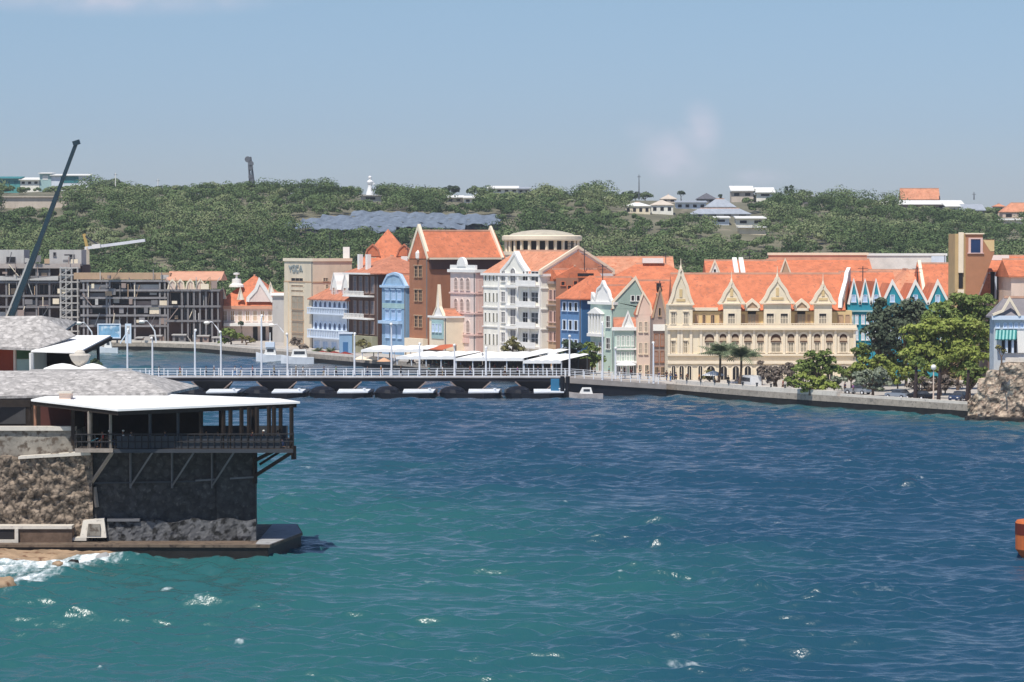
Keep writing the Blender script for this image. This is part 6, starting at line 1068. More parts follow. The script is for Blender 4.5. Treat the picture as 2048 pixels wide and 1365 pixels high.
# ---- trees and palms near the water
tree('quay_tree', 'dark green quay tree behind the white post right of the bridge awnings', 1140, 745, 500, [(1142, 708, 20, 26, 10, 13)], lf_dk, .3, 1.3, QZ)
tree('quay_tree', 'lighter green quay tree before the foot of the ornate mint house', 1183, 745, 492, [(1184, 712, 17, 26, 10, 12)], lf_md, .3, 1.2, QZ)
tree('terrace_tree', 'olive brown pyramidal tree rising behind the middle big awning', 1024, 720, 512, [(1024, 690, 15), (1012, 700, 13), (1038, 700, 14), (1026, 678, 8)], lf_ol, .3, 1.3, QZ)
tree('quay_bush', 'green bushy tree on the inner quay left of the motor yacht', 462, 692, 640, [(458, 668, 17), (474, 676, 14), (450, 684, 12)], lf_md, .4, 1.2, QZ); tree('quay_bush', 'yellowish low bush right of the inner quay bushes', 492, 694, 638, [(490, 678, 10), (504, 684, 10)], lf_ol, .4, 1.3, QZ); tree('quay_bush', 'small dark bush beside the cupola villa canopy', 484, 660, 650, [(484, 648, 7)], lf_dk, .4, 1.4, QZ)
tree('small_tree', 'small dry tree at the foot of the bank block', 600, 712, 610, [(592, 686, 13), (608, 696, 10)], lf_dry, .4, 1.1, QZ); tree('quay_hedge', 'grey green planting against the dark balconied house ground floor', 728, 716, 590, [(722, 690, 14), (745, 692, 12)], lf_ol, .35, 1.2, QZ)
tree('round_tree', 'round dark green tree right of the palms, before the arcade building', 1638, 792, 432, [(1636, 733, 38, 28, 11, 17)], lf_md, .3, 1.25, QZ)
tree('low_tree', 'low bushy tree at the water edge beneath the round dark green tree', 1620, 795, 424, [(1622, 768, 40, 16, 9, 14)], lf_br, .28, 1.2, QZ)
tree('dry_tree', 'dry grey leaved tree between the white van and the round green tree', 1552, 782, 440, [(1546, 750, 24, 14, 8, 12)], lf_dry, .26, 1.2, QZ); tree('dry_tree', 'small dry shrub right behind the white van', 1522, 760, 452, [(1522, 728, 9), (1518, 742, 9)], lf_dry, .28, .9, QZ)
tree('casuarina_tree', 'dark feathery casuarina, left one of the dark pair before the turquoise gables', 1760, 745, 446, [(1766, 660, 30, 50, 18, 18)], lf_cas, .34, 1.35, QZ, group='dark casuarinas', flat=1.05)
tree('casuarina_tree', 'dark feathery casuarina, right one of the dark pair before the turquoise gables', 1812, 745, 450, [(1820, 640, 34, 34, 15, 18)], lf_cas, .34, 1.35, QZ, group='dark casuarinas', flat=1.05)
tree('broad_tree', 'tall green tree below the brown tower, topmost crown of the right trees', 1915, 790, 436, [(1926, 632, 66, 40, 20, 20)], lf_md, .3, 1.2, QZ)
tree('broad_tree', 'largest bright green tree with layered crown on the right quay', 1880, 800, 420, [(1896, 695, 92, 54, 34, 23)], lf_br, .28, 1.2, QZ)
tree('broad_tree', 'green tree leaning over the old stone wall at its left', 1938, 802, 405, [(1946, 752, 26, 16, 7, 14)], lf_md, .28, 1.1, QZ)
tree('yellow_tree', 'yellow green bushy tree between the round tree and the grey leaved bush', 1725, 788, 432, [(1744, 738, 44, 22, 12, 15)], lf_br, .28, 1.2, QZ); tree('yellow_tree', 'pale yellow green tree right under the cream arcade corner', 1722, 740, 452, [(1725, 705, 16, 14, 5, 12), (1800, 712, 54, 28, 15, 16)], lf_md, .3, 1.1, QZ)
tree('grey_bush', 'grey green round bush on several stems before the car park', 1745, 795, 418, [(1746, 762, 38, 20, 13, 13)], lf_gr, .24, 1.3, QZ); tree('brown_shrub', 'brown dry shrubbery behind the globe lamp under the largest tree', 1840, 790, 412, [(1868, 768, 62, 12, 12, 11)], lf_dry, .25, .9, QZ)
tree('thin_tree', 'thin bent tree growing on the old stone wall by the pavilion', 2003, 730, 386, [(1998, 697, 9), (2008, 703, 8)], lf_ol, .22, .9, QZ + 6.5, tr=.12)
for x, back, lb in ((1877, 2.2, 'dark bare palm trunk post right beside the globe lamp'), (1934, 1.6, 'dark leaning trunk at the end of the sea wall'), (1830, 3.0, 'thin dark trunk in front of the black car')):
    p = edge_pt(x, back); r = empty('dark_trunk', p, lb, 'tree'); MB().tube([p, p + Vector((.1, 0, 2.4)), p + Vector((.25, .3, 5.0))], [.32, .26, .2], 8).build('trunk', M('bark_dark', (0.045, 0.03, 0.03), var=.3, bump=.05), r); crown(r, blob_pts((p.x + .3, p.y + .3, p.z + 5.6), 1.6, 260, .7, 7), .24, lf_md)
def palm(label, x, yt, D, n=22, L=3.2, lean=.4):
    b0 = at(x, 760, D); b0.z = QZ; t = at(x, yt, D); t.x += lean; r = empty('palm_tree', b0, label, 'palm tree', 'palms before the arcade building'); MB().tube([b0, b0.lerp(t, .5) + Vector((.15, 0, 0)), t], [.26, .2, .17], 8).build('trunk', m_trunk, r); V = []; 
    for i in range(n):
        a = 2 * math.pi * i / n + random.uniform(-.15, .15); up_ = random.uniform(.1, 1.15); l = L * random.uniform(.8, 1.1); dr = random.uniform(.5, 1.0); prev = None
        for k in range(15):
            s_ = k / 14; q = Vector((math.cos(a) * math.cos(up_) * l * s_, math.sin(a) * math.cos(up_) * l * s_, math.sin(up_) * l * s_ - dr * l * .55 * s_ * s_)) + t
            if prev is not None:
                d = (q - prev); side = Vector((-math.sin(a), math.cos(a), 0)); w_ = .95 * math.sin(math.pi * min(1, s_ * .9 + .12)) * l / 3.2
                for sg in (-1, 1): tip = prev + side * sg * w_ + d * 1.2 - Vector((0, 0, w_ * .45)); V += [prev, prev + d * .75, tip + d * .2, tip]
            prev = q
    A_ = np.array([tuple(v) for v in V]); o = np.array(ORG[r.name]); c = np_mesh('fronds', A_ - o, np.arange(len(A_)).reshape(-1, 4), lf_gp); c.parent = r; ORG[c.name] = Vector(o)
lf_gp = LEAF('leaves_palm', (0.10, 0.13, 0.07), (0.20, 0.24, 0.14))
palm('larger palm, left one before the arcade building', 1436, 708, 446, 36, 4.5); palm('smaller palm, right one before the arcade building', 1478, 712, 442, 34, 4.2); palm('tiny palm left of the red parasols', 636, 704, 596, 18, 2.4, 0); palm('tiny palm between the red parasols', 662, 704, 592, 18, 2.4, 0)
for i, (x, y, D, bl, mt, lb) in enumerate([(1588, 792, 430, (1590, 765, 16, 14, 5, 10), lf_md, 'small round bush at the left foot of the low bushy tree'), (1668, 790, 426, (1668, 768, 20, 14, 6, 10), lf_gr, 'grey green bush between the low bushy tree and the grey bush'), (1702, 772, 440, (1702, 748, 18, 14, 6, 11), lf_md, 'mid green bush behind the left side of the grey round bush'),
    (1795, 778, 436, (1795, 750, 26, 18, 8, 12), lf_br, 'bright bush behind the silver car'), (1838, 775, 440, (1838, 748, 26, 20, 8, 12), lf_md, 'mid green bush behind the black car'), (1890, 785, 425, (1890, 762, 24, 14, 6, 11), lf_ol, 'olive bush behind the globe lamp'), (1985, 775, 432, (1985, 690, 26, 30, 8, 15), lf_md, 'green tree crown squeezed between the largest tree and the pavilion'),
    (1420, 772, 452, (1416, 752, 12, 9, 4, 8), lf_ol, 'low olive shrub left of the cream parasol'), (1580, 760, 455, (1578, 738, 14, 12, 5, 9), lf_dry, 'dry shrub touching the left side of the round dark tree')]):
    tree('shrub', lb, x, y, D, [bl], mt, .26, 1.3, QZ, tr=.12, cat='shrub', group='shrubs along the right quay')
# ---- old stone fort wall on the right
def rough_wall(name, label, f, u0, u1, z0, ztop, depth, m, amp=.35, fr=.7, res=.22, cat='wall', root=None, sc_=1.0, **kw):
    us = np.arange(u0, u1 + res, res); nz_ = max(6, int((max(ztop(u0), ztop(u1)) - z0) / res)); V = []
    for j in range(nz_ + 1):
        for u in us:
            z = z0 + (ztop(u) - z0) * j / nz_; p = f.p(u, z, 0); n = noise.noise(Vector((p.x, p.z, p.y)) * fr) + .6 * noise.noise(Vector((p.x, p.z, p.y)) * fr * 2.3) + .35 * noise.noise(Vector((p.x, p.z, p.y)) * fr * 5)
            V.append(f.p(u, z + (n * amp * .4 if j == nz_ else 0), n * amp))
    nu = len(us); fs = [(j * nu + i, j * nu + i + 1, (j + 1) * nu + i + 1, (j + 1) * nu + i) for j in range(nz_) for i in range(nu - 1)]; n0 = len(V)
    V += [f.p(u, V[nz_ * nu + i].z, -depth) for i, u in enumerate(us)]; fs += [(nz_ * nu + i, nz_ * nu + i + 1, n0 + i + 1, n0 + i) for i in range(nu - 1)]
    n1 = len(V); V += [f.p(us[0], z0, -depth), f.p(us[-1], z0, -depth)]; fs += [tuple([j * nu for j in range(nz_, -1, -1)] + [n1, n0]), tuple([j * nu + nu - 1 for j in range(nz_ + 1)] + [n0 + nu - 1, n1 + 1])]
    return MB().add(V, fs).build(name, m, root, True if kw.get('smooth') else False, **({} if root else dict(label=label, cat=cat)))
m_old = M('old_fort_stone', (0.52, 0.41, 0.31), var=.35, scale=.8, bump=.2, bs=1.5, vor=True, pits=.45, stain=(0.22, 0.14, 0.10), st=.54)
f = Face(at(1955, 800, 391).xy, (.62, -.30)); zt_ = lambda u: 8.3 if u > 3.2 else (7.2 if u > 1.3 else 6.0 - .2 * u)
rf_ = empty('old_stone_wall', f.p(8, -1), 'massive rough old stone fort wall rising from the water at the right edge', 'wall')
rough_wall('masonry', '', f, 0, 30, -1.5, zt_, 10, m_old, .45, .6, .28, root=rf_); MB().fb(f, 4.0, 30, 8.45, 9.05, -1.6, -.3).build('parapet', m_par, rf_); 
f2 = Face(at(1935, 820, 393).xy, (.7, -.25)); rough_wall('buttress', '', f2, 0, 3.4, -1.5, lambda u: 2.6 + u * .9, 5, m_old, .35, .8, .25, root=rf_); rough_wall('footing', '', Face(at(1930, 833, 389).xy, (.62, -.30)), 0, 34, -1.5, lambda u: .55, 6, m_wet, .4, .5, .4, root=rf_)
# ================================================================ FORT IN THE LEFT FOREGROUND
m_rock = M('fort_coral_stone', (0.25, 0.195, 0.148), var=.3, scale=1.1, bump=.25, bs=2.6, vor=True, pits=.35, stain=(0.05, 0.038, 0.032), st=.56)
m_plas = M('fort_weathered_plaster', (0.26, 0.235, 0.20), var=.4, scale=.7, bump=.08, bs=2, stain=(0.11, 0.085, 0.065), st=.50)
m_dkw = M('fort_wall_shaded', (0.048, 0.046, 0.046), var=.3, scale=1.1, bump=.08, bs=2.2, vor=True, pits=.7, stain=(0.085, 0.082, 0.078), st=.55)  # colour kept very dark to deepen the shade under the deck
m_shelf = M('rock_shelf_sand', (0.34, 0.235, 0.15), var=.35, scale=.4, bump=.12, bs=1.6, stain=(0.17, 0.09, 0.05), st=.55, warp=(1, 1.6, 1)); m_slab = M('platform_concrete', (0.34, 0.34, 0.34), var=.15, scale=.5, stain=(.22, .22, .22), st=.55); m_cope = M('coping_pale', (0.62, 0.57, 0.50), var=.1, scale=1, stain=(.4, .36, .32), st=.6)
m_shing = M('shingle_grey', (0.45, 0.425, 0.405), var=.2, scale=1.2, bump=.05, bs=2.6, vor=True, pits=.8, stain=(.34, .32, .31), st=.55); m_tim = M('timber_weathered', (0.30, 0.25, 0.21), var=.25, scale=2); m_pipe = M('pipe_grey', (0.16, 0.16, 0.17)); m_red = M('door_red', (0.26, 0.05, 0.025), var=.12)
def Zd(y, D): return at(0, y, D).z
FR = empty('fort_bastion', (at(250, 1000, 222).x, 222, -1), 'massive old stone bastion at the water edge in the left foreground', 'fort')
f = front_face(-260, 219.0); u = lambda x: f.u(x, 950)
rough_wall('rough_wall', '', f, 0, u(182), .4, lambda q: Zd(915, 219) if q < u(100) else Zd(908, 219), 14, m_rock, .36, 1.5, .15, root=FR, smooth=True)
f1 = front_face(-260, 219.9); rough_wall('plaster_wall', '', f1, 0, f1.u(149), Zd(916, 219.5) - .3, lambda q: Zd(860, 220), 6, m_plas, .06, .5, .3, root=FR)
MB().fb(f1, 0, f1.u(150), Zd(860, 220) - .05, Zd(853, 220), -.6, .25).build('coping', m_cope, FR); MB().prism(f1, [(f1.u(40), Zd(917, 219.5)), (f1.u(184), Zd(909, 219.5)), (f1.u(184), Zd(900, 219.5)), (f1.u(140), Zd(905, 219.5)), (f1.u(40), Zd(912, 219.5))], .05, 1.25).build('ledge', m_cope, FR)
fd = Face(at(182, 1000, 219.4).xy, (1, 0.0)); ud = lambda x: fd.u(x, 1000); wR = ud(508)
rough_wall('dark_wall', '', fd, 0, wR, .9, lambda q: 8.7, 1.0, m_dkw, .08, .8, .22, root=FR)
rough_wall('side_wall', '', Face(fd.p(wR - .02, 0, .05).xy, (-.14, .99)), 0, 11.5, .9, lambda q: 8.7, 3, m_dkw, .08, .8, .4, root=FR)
# plinth, recess frames and small buttress at the foot
pl = MB(); fp = Face(at(215, 1060, 218.8).xy, (1, 0)); up_ = lambda x: fp.u(x, 1060)
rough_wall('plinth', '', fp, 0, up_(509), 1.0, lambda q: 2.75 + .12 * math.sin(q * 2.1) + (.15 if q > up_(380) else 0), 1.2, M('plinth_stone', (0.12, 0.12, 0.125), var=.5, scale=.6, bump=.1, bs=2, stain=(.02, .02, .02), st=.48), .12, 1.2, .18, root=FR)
MB().fb(fp, 0, up_(280), 2.75, 2.95, -.5, .25).build('plinth_cap', m_pipe, FR)
MB().hexa([fp.p(up_(163), 1.5, .9), fp.p(up_(216), 1.5, .9), fp.p(up_(214), 1.5, -.6), fp.p(up_(166), 1.5, -.6)], [fp.p(up_(168), 2.85, .5), fp.p(up_(210), 3.0, .5), fp.p(up_(208), 3.0, -.6), fp.p(up_(170), 2.85, -.6)]).build('buttress', m_cope, FR)
MB().prism(fp, [(up_(177), 1.65), (up_(205), 1.65), (up_(203), 2.6), (up_(180), 2.6)], .6, .93).build('buttress_panel', m_plas, FR); MB().fb(fp, up_(146), up_(176), 1.25, 1.5, -.5, .9).build('step', m_cope, FR)
fb3 = front_face(-260, 217.6); u3 = lambda x: fb3.u(x, 1080)
MB().fb(fb3, 0, u3(144), .7, 2.25, -1.2, 0).build('foot_wall', M('foot_wall_brown', (0.13, 0.085, 0.06), var=.4, scale=1.5, bump=.06), FR); MB().fb(fb3, 0, u3(144), 2.25, 2.5, -1.3, .15).build('foot_coping', m_cope, FR)
MB().band(fb3, [(u3(-60), 1.25), (u3(34), 1.25), (u3(34), 2.3)], .28, .02, .25).build('recess_frame', m_cope, FR); MB().fb(fb3, u3(-55), u3(28), 1.4, 2.2, .0, .03).build('recess', t_dark, FR)
# platform round the foot
pts = [(-130, 216.3), (-29, 216.0), (-19.4, 215.7), (-17.5, 225), (-18.5, 232), (-130, 232)]
def slab(pts, z0, z1, nm, m, par): n = len(pts); mb = MB().add([(x, y, z1) for x, y in pts] + [(x, y, z0) for x, y in pts], [tuple(range(n)), tuple(range(2 * n - 1, n - 1, -1))] + [(i + n, (i + 1) % n + n, (i + 1) % n, i) for i in range(n)]); return mb.build(nm, m, par)
slab(pts, .93, 1.15, 'platform_top', M('platform_shaded_brown', (0.15, 0.11, 0.08), var=.3, scale=.8, stain=(.05, .035, .03), st=.55), FR); slab([(-20.6, 216.2), (-19.4, 216.0), (-17.6, 225), (-18.6, 231.8), (-20.6, 231.8)], 1.155, 1.2, 'platform_slab', m_slab, FR); slab([(x - (.15 if x > -100 else 0), y + .15) for x, y in pts], -2, .93, 'platform_side', m_wet, FR)  # brown of the platform top is darkened to paint in the canopy's shadow
# natural rock shelf with tidal blocks
SH = empty('rock_shelf', (-45, 213, -1), 'low sand brown rock shelf washed by surf below the fort', 'rock')
nx, ny = 150, 40; V = np.zeros((ny, nx, 3))
for j in range(ny):
    for i in range(nx):
        X = -78 + 50.5 * i / (nx - 1); sh = 216.4 - min(1, max(0, (-31 - X) / 9)) * 6.0 + 1.1 * noise.noise(Vector((X * .35, 3, 0))); Y = sh + (219.5 - sh) * j / (ny - 1)
        n = noise.noise(Vector((X * .5, Y * .7, 0))) + .5 * noise.noise(Vector((X * 1.7, Y * 1.9, 4))); Z_ = .42 + .30 * n + .5 * (j / (ny - 1)) if j > 1 else (-.5 if j == 0 else .1 + .2 * n); V[j, i] = (X + 45, Y - 213, Z_ + 1)
idx = np.arange(nx * ny).reshape(ny, nx); Qd = np.stack([idx[:-1, :-1], idx[:-1, 1:], idx[1:, 1:], idx[1:, :-1]], -1).reshape(-1, 4)
o = np_mesh('rock', V.reshape(-1, 3), Qd, m_shelf, True); o.parent = SH
for i, (x, y, s_, lb) in enumerate([(8, 1172, 1.0, 'rounded wet boulder awash in the surf at the left edge'), (36, 1102, .55, 'dark red brown block lying on the rock shelf'), (148, 1127, .5, 'small dark rock, left one at the shelf lip'), (205, 1118, .7, 'pale grey boulder at the right end of the rock shelf'), (250, 1112, .55, 'small dark boulder against the platform right of the shelf'), (118, 1130, .45, 'small ochre rock at the lip of the shelf, left of the dark ones')]):
    g = gnd(x, y, .3); mb = MB(); mb.ball(g, s_, 14, 9, .65); mb.v = [tuple(Vector(v) + (Vector(v) - g).normalized() * .45 * s_ * noise.noise(Vector(v) * 1.4 / s_ + Vector((i, 0, 0)))) for v in mb.v]; mb.build('boulder', [m_shelf, M('rock_redbrown', (.15, .06, .04), var=.3), m_wet, m_slab, m_wet, m_shelf][i], None, smooth=True, label=lb, cat='rock', group='boulders at the fort foot')
# ---- terrace restaurant on the fort
DK = empty('terrace_restaurant', (at(400, 850, 219).x, 219, 8.7), 'open timber terrace with bright white canopy overhanging the dark fort wall', 'restaurant')
zf = 8.85; yF = 216.2
def X_(x, D): return ray(x, 850)[0] * D
x0, x1 = X_(176, yF), X_(586, yF)
flo = [(X_(150, yF), yF), (x1, yF + .4), (x1 - .72, 224.5), (x1 - 1.15, 229), (X_(150, yF), 229)]
slab(flo, zf - .28, zf - .02, 'deck_floor', M('deck_dark', (0.05, 0.04, 0.035), var=.3), DK)
MB().box(X_(150, yF), yF - .12, zf - .3, X_(226, yF), yF - .02, zf + .02).build('edge_beam', m_tim, DK); MB().box(X_(226, yF), yF + .05, zf - .34, x1, yF + .2, zf - .05).build('edge_beam', m_steel, DK)
mb = MB()
for h in (.55, 1.15): mb.bar((X_(150, yF), yF + .1, zf + h), (x1, yF + .5, zf + h), .09); mb.bar((x1, yF + .5, zf + h), (x1 - .72, 224.3, zf + h), .08)
for i in range(34): q = i / 33; mb.bar((X_(150, yF) + (x1 - X_(150, yF)) * q, yF + .1 + .4 * q, zf), (X_(150, yF) + (x1 - X_(150, yF)) * q, yF + .1 + .4 * q, zf + 1.15), .06)
mb.build('railing', M('railing_dark', (0.03, 0.028, 0.03)), DK)
MB().hexa([(X_(232, yF), yF + .3, zf), (X_(562, yF), yF + .6, zf), (X_(562, yF), yF + .64, zf), (X_(232, yF), yF + .34, zf)], [(X_(232, yF), yF + .3, zf + 1.0), (X_(562, yF), yF + .6, zf + 1.0), (X_(562, yF), yF + .64, zf + 1.0), (X_(232, yF), yF + .34, zf + 1.0)]).build('rail_panel', m_steel, DK)
# canopy
A, B, C_, D_, E_ = at(235, 819, 214.0), at(600, 803.5, 218.2), at(335, 788.5, 228.5), at(62, 799, 220.5), at(90, 793, 224)
B2 = at(560, 797.5, 226)
top = [A, B, B2, C_, E_, D_]; n = len(top)
MB().add([tuple(p) for p in top] + [(p.x, p.y, p.z - .16) for p in top], [(0, 1, 2), (0, 2, 3), (0, 3, 4), (0, 4, 5), tuple(range(2 * n - 1, n - 1, -1))] + [(i + n, (i + 1) % n + n, (i + 1) % n, i) for i in range(n)]).build('canopy', m_canvas, DK)
mb = MB(); mb.hexa([A + Vector((0, .15, -.5)), B + Vector((-.3, .15, -.5)), B + Vector((-.3, .4, -.5)), A + Vector((0, .4, -.5))], [A + Vector((0, .15, -.17)), B + Vector((-.3, .15, -.17)), B + Vector((-.3, .4, -.17)), A + Vector((0, .4, -.17))]); mb.build('fascia_beam', m_bronze, DK)
MB().hexa([D_ + Vector((0, .15, -.5)), A + Vector((0, .15, -.5)), A + Vector((0, .4, -.5)), D_ + Vector((0, .4, -.5))], [D_ + Vector((0, .15, -.17)), A + Vector((0, .15, -.17)), A + Vector((0, .4, -.17)), D_ + Vector((0, .4, -.17))]).build('fascia_beam', m_bronze, DK)
for x, m in ((178, m_tim), (221, m_tim), (300, m_steel), (356, m_steel), (402, m_bronze), (447, m_bronze), (461, m_bronze), (483, m_bronze), (498, m_bronze), (514, m_bronze), (538, m_bronze), (548, m_bronze), (583, m_bronze)):
    q = (x - 178) / 405; yy = yF + .2 + .6 * q; zt = A.z + (B.z - A.z) * max(0, (x - 235) / 365) - .3; X0 = X_(x, yy); MB().bar((X0, yy, zf - (0 if x < 580 else .6)), (X0, yy, zt), .24 if x > 400 else .17).build('post', m, DK)
for x in (440, 505, 560): X0 = X_(x, 227); MB().bar((X0, 227.6, zf), (X0, 227.6, 12.3), .24).build('post', m_bronze, DK)
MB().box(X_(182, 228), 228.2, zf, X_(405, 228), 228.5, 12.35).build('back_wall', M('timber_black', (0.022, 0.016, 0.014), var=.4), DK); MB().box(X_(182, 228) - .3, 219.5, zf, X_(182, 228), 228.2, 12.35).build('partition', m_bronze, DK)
MB().box(X_(405, 228), 228.2, zf, X_(575, 228), 228.35, zf + 1.05).build('rear_parapet', m_steel, DK)
# braces and pipes under the deck
mb = MB()
for xa, xb, m in ((180, 224, m_tim),): MB().bar(fd.p(ud(xa) , Zd(972, 219), .1), (X_(xb, yF), yF + .1, zf - .3), .22).build('brace', m_tim, DK); MB().bar(fd.p(ud(179), Zd(975, 219), .25), fd.p(ud(179), zf - .3, .25), .2).build('post', m_tim, DK)
for x in (262, 345, 425): MB().bar(fd.p(ud(x), 5.6, .15), (X_(x + 42, yF), yF + .2, zf - .3), .13).build('brace', m_pipe, DK); MB().bar(fd.p(ud(x), 5.4, .2), fd.p(ud(x), zf - .3, .2), .13).build('hanger', m_pipe, DK)
MB().bar(fd.p(wR + .15, Zd(952, 219), .2), (x1, yF + .5, zf - .25), .26).build('brace', m_bronze, DK); MB().bar(fd.p(wR + .1, Zd(922, 219), .2), (X_(545, yF), yF + .5, zf - .25), .22).build('brace', m_bronze, DK); MB().bar(fd.p(wR + .12, Zd(968, 219), .22), fd.p(wR + .12, zf - .3, .22), .26).build('post', m_bronze, DK)
MB().bar((x1, yF + .5, zf + .2), (x1 + .02, yF + .5, zf - .9), .3).build('post_foot', m_bronze, DK); MB().bar((x1 - .72, 224.3, zf - .2), fd.p(wR, Zd(940, 219), -5), .2).build('brace', m_bronze, DK)
MB().bar(fd.p(ud(392), Zd(962, 219), .25), fd.p(wR, Zd(955, 219), .25), .14).build('water_pipe', m_pipe, DK); MB().bar(fd.p(ud(186), Zd(967, 219), .2), fd.p(ud(392), Zd(964, 219), .2), .12).build('water_pipe', m_steel, DK); MB().bar(fd.p(ud(190), Zd(975, 219), .3), fd.p(ud(195), Zd(1015, 219), .3), .25).build('down_pipe', m_tim, DK)
# ---- enclosed dining room left of the terrace
DR = empty('dining_room', (at(40, 830, 223).x, 223, 10), 'dark dining room with maroon wall behind the fort parapet, left of the open terrace', 'pavilion')
fr = front_face(-240, 224.5); MB().fb(fr, 0, fr.u(182), 8.9, 12.3, -6, 0).build('walls', m_bronze, DR); MB().fb(fr, fr.u(80), fr.u(180), 9.6, 12.0, .02, .1).build('panel', M('panel_maroon', (0.10, 0.035, 0.03)), DR)
fr2 = front_face(-240, 221.2)
for x, m in ((66, w_brown), (55, m_bronze), (-40, m_bronze), (178, m_tim)): MB().fb(fr2, fr2.u(x), fr2.u(x + 5), 9.2, 12.35, -.2, 0).build('post', m, DR)
MB().fb(fr2, 0, fr2.u(60), 11.9, 12.5, -.4, .1).build('lintel', m_bronze, DR); MB().fb(fr, fr.u(-60), fr.u(50), 10.3, 11.9, .02, .06).build('window', M('pane_greydark', (.06, .06, .065)), DR)
def hip(name, label, P_, m, cat='roof'):      # P_: eave front left/right, ridge right/left, back right/left
    fl, fr_, rr, rl, br, bl = P_; vs = [fl, fr_, rr, rl, br, bl]; k = len(vs); vs2 = vs + [v - Vector((0, 0, .22)) for v in (fl, fr_, br, bl)]
    return MB().add(vs2, [(0, 1, 2, 3), (1, 4, 2), (4, 5, 3, 2), (5, 0, 3), (6, 7, 1, 0), (7, 8, 4, 1), (8, 9, 5, 4), (9, 6, 0, 5), (9, 8, 7, 6)]).build(name, m, label)
fl = at(-260, 800, 221); fl.z = 12.62; a2 = at(335, 789, 227.0); rr = at(263, 741, 232.5); rl = at(-240, 743, 232.5); bk = Vector((a2.x + 1, 241, 12.6)); bl = Vector((fl.x, 241, 12.6)); a2.z = 12.75
hip('shingle_roof', DR, [fl, a2, rr, rl, bk, bl], m_shing)
MB().box(X_(120, 222), 221.6, 12.3, X_(143, 222), 222.8, 13.0).build('vent_box', w_beige, DR); MB().box(X_(117, 222), 221.4, 13.0, X_(146, 222), 223.0, 13.12).build('vent_cap', m_cope, DR)
MB().hexa([at(60, 742, 233), at(264, 740, 233), at(264, 740, 240), at(60, 742, 240)], [at(60, 739, 233), at(264, 737, 233), at(264, 737, 240), at(60, 739, 240)]).build('flat_deck', w_concl, DR)
# ---- upper hut with hipped shingle roof, red door
UH = empty('upper_hut', (at(30, 720, 246).x, 246, 13), 'small hut with red door and grey hipped shingle roof on top of the fort', 'hut')
fh = front_face(-120, 243); zz = lambda y: Zd(y, 243); MB().fb(fh, 0, fh.u(66), 12.0, 16.5, -7, 0).build('walls', w_beige, UH)
d = MB().fb(fh, 0, fh.u(27), zz(745), zz(688), .02, .12).build('door', m_red, UH); MB().band(fh, [(fh.u(29), zz(745)), (fh.u(29), zz(686)), (0, zz(686))], .2, .02, .2).build('door_frame', w_beige, d)
MB().fb(fh, fh.u(33), fh.u(62), zz(718), zz(698), .02, .12).build('louvre', M('louvre_green', (0.05, 0.10, 0.05)), UH); MB().fb(fh, fh.u(33), fh.u(61), zz(745), zz(719), .02, .12).build('panel', w_green, UH); MB().fb(fh, fh.u(62), fh.u(68), zz(745), zz(697), .02, .3).build('corner_post', t_white, UH)
ap = at(84, 632, 247.5); hip('hut_roof', UH, [at(-150, 690, 241.5), at(78, 697, 241.5), ap, at(-120, 634, 247.5), Vector((at(152, 668, 253).x, 253.5, at(152, 668, 241.5).z + .8)), Vector((at(-150, 690, 241.5).x, 253.5, at(-150, 690, 241.5).z))], m_shing)
hip2 = None
# right hip of the hut roof reaches out to the awning
MB().add([at(78, 697, 241.5), at(152, 671, 246.5), ap, at(78, 699, 241.5), at(152, 673, 246.5)], [(0, 1, 2), (3, 4, 1, 0), (3, 2, 4)]).build('hut_roof_side', m_shing, UH)
AW = empty('upper_awning', (at(140, 700, 244).x, 244, 14), 'bright white tilted awning on posts beside the upper hut', 'awning')
q = [at(62, 702, 240.5), at(156, 705, 240.5), at(222, 671, 249), at(150, 671, 249)]; MB().add(q + [v - Vector((0, 0, .12)) for v in q], [(0, 1, 2, 3), (7, 6, 5, 4), (4, 5, 1, 0), (5, 6, 2, 1), (6, 7, 3, 2), (7, 4, 0, 3)]).build('sheet', m_canvas, AW)
MB().bar(q[1] - Vector((0, 0, .3)), q[2] - Vector((0, 0, .3)), .3).build('edge_beam', m_bronze, AW); 
for v, w_ in ((q[0], .25), (q[1], .2), (q[2] - Vector((1.2, 0, 0)), .2)): MB().bar(v - Vector((0, 0, .2)), Vector((v.x, v.y + .2, 13.2)), w_).build('post', t_white if v is q[0] else m_steel, AW)
MB().fb(front_face(64, 250), 0, front_face(64, 250).u(168), 13.0, 16.2, -.3, 0).build('back_wall', m_bronze, AW)
p = at(160, 737, 238); r = empty('planter_urn', p, 'large pale urn planter on a dark foot under the upper awning', 'planter'); MB().lathe(p + Vector((0, 0, .15)), [(.3, 0), (.75, .55), (.95, 1.0), (.9, 1.1), (.5, 1.12), (.45, 1.3), (.2, 1.5)], 16).build('bowl', m_cope, r); MB().lathe(p - Vector((0, 0, .35)), [(.5, 0), (.28, .3), (.3, .55)], 10).build('foot', m_bronze, r)
for x, w_, lb in ((125, 1.5, 'folded pale canvas cover lying left of the urn planter'), (185, 1.2, 'flat pale canvas cover lying right of the urn planter')):
    p = at(x, 742, 237.5); mb = MB(); mb.lathe(p, [(w_, 0), (w_ * .85, .25), (w_ * .4, .55), (.1, .65)], 14, 1.25); mb.build('canvas_cover', m_canvas, None, smooth=True, label=lb, cat='canvas cover')
tree('potted_shrub', 'dark shrub at the right end of the upper awning', 195, 742, 240, [(192, 724, 9), (200, 730, 7), (186, 730, 7)], lf_dk, .16, 1.3, at(195, 742, 240).z, tr=.06, cat='shrub')
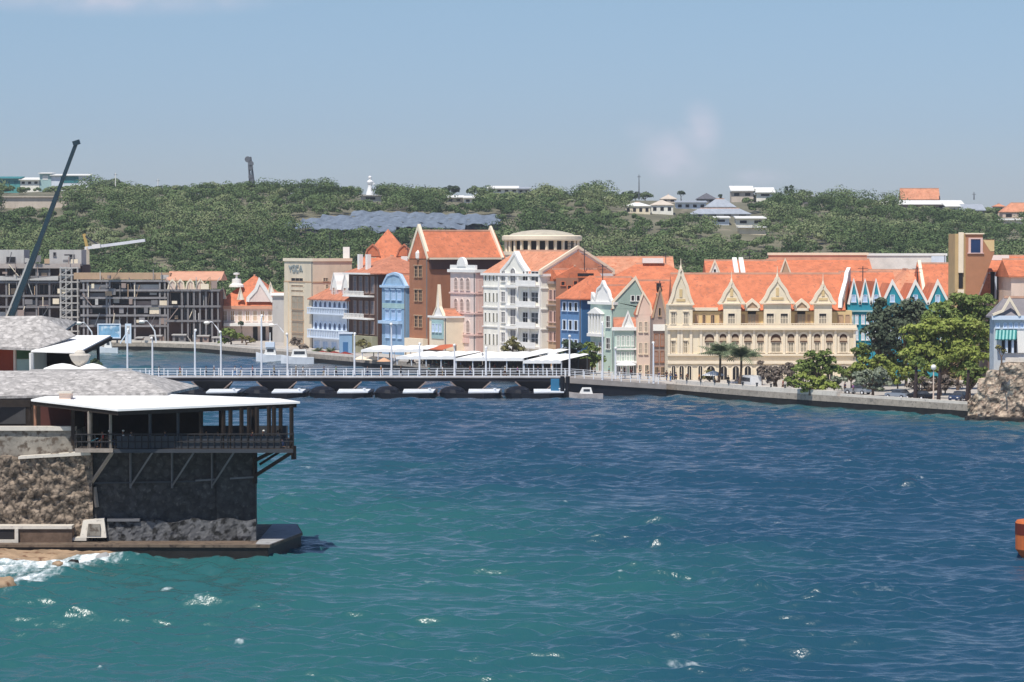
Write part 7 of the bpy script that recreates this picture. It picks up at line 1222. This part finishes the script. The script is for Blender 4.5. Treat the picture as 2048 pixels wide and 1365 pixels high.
# ---- guests and furniture on the terrace
G = [(205, 'red', 'black', 'at the left end of the fort terrace', 0), (219, 'white', 'navy', 'beside the pale post of the fort terrace', 1), (246, 'white', 'grey', 'at the rail right of the second fort terrace post', 1), (262, 'grey', 'black', 'in the dark half of the fort terrace', 0), (330, 'navy', 'black', 'in the dark middle of the fort terrace', 0), (412, 'black', 'brown', 'left of the open part of the fort terrace', 0), (436, 'brown', 'black', 'between the first open posts of the fort terrace', 0), (505, 'maroon', 'black', 'between the close set posts of the fort terrace', 0), (527, 'black', 'grey', 'near the right end of the fort terrace', 1), (556, 'grey', 'navy', 'in the rightmost corner of the fort terrace', 0)]
for i, (x, a, b_, wh, hat) in enumerate(G):
    yy = yF + 1.3 + (i % 3) * .3; p = Vector((X_(x, yy), yy, zf)); person(p, 'sit', a, b_, wh, rz=(1.4 if i % 2 else -1.3), sk=i % 2, hat=bool(hat))
    chair(p + Vector((0, .05, 0)), (1.4 if i % 2 else -1.3), 'chair under the person in ' + a + ' ' + wh)
for i, x in enumerate((212, 254, 345, 424, 466, 516, 545)):
    yy = yF + 1.5; table_set(Vector((X_(x, yy), yy, zf)), 0, ['small table at the left end of the fort terrace', 'table right of the second fort terrace post', 'table in the dark middle of the fort terrace', 'table between the first open posts of the fort terrace', 'table left of the close set posts on the fort terrace', 'table right of the close set posts on the fort terrace', 'table in the right corner of the fort terrace'][i], m_wood)
# ---- orange marker at the right edge
g = gnd(2075, 1118); g.y = 217; r = empty('channel_buoy', (g.x, g.y, 0), 'orange channel buoy cut by the right edge of the view', 'buoy'); m_or = M('buoy_orange', (0.50, 0.13, 0.04), var=.15)
MB().lathe((g.x, g.y, -.5), [(.6, 0), (1.25, .7), (1.6, 1.2), (1.62, 3.3), (1.5, 3.5)], 20).build('float_body', m_or, r); MB().lathe((g.x, g.y, 1.9), [(1.635, 0), (1.635, .9)], 20).build('maroon_band', M('buoy_maroon', (0.12, 0.02, 0.012)), r); MB().lathe((g.x, g.y, 3.0), [(.12, 0), (.1, 1.4)], 8).build('light_post', m_steel, r); MB().lathe((g.x, g.y, 4.4), [(.25, 0), (.25, .4), (.05, .5)], 10).build('lantern', m_or, r)
# ================================================================ SMOKE AND HAZE
def volume(name, mat_density, mb, label, col, noise_sc=None, kind='stuff', aniso=0.0):
    m = bpy.data.materials.new(name + '_air'); m.use_nodes = True; N, L = m.node_tree.nodes, m.node_tree.links; N.remove(N['Principled BSDF']); v = N.new('ShaderNodeVolumePrincipled'); v.inputs['Color'].default_value = (*col, 1); v.inputs['Density'].default_value = mat_density; v.inputs['Anisotropy'].default_value = aniso
    L.new(v.outputs[0], N['Material Output'].inputs['Volume'])
    return mb.build(name, m, None, label=label, kind=kind)
volume('haze', 0.00008, MB().box(-1900, -60, -4, 1900, 3600, 110), 'thin pale sea haze over the harbour and hill', (0.80, 0.88, 1.0))
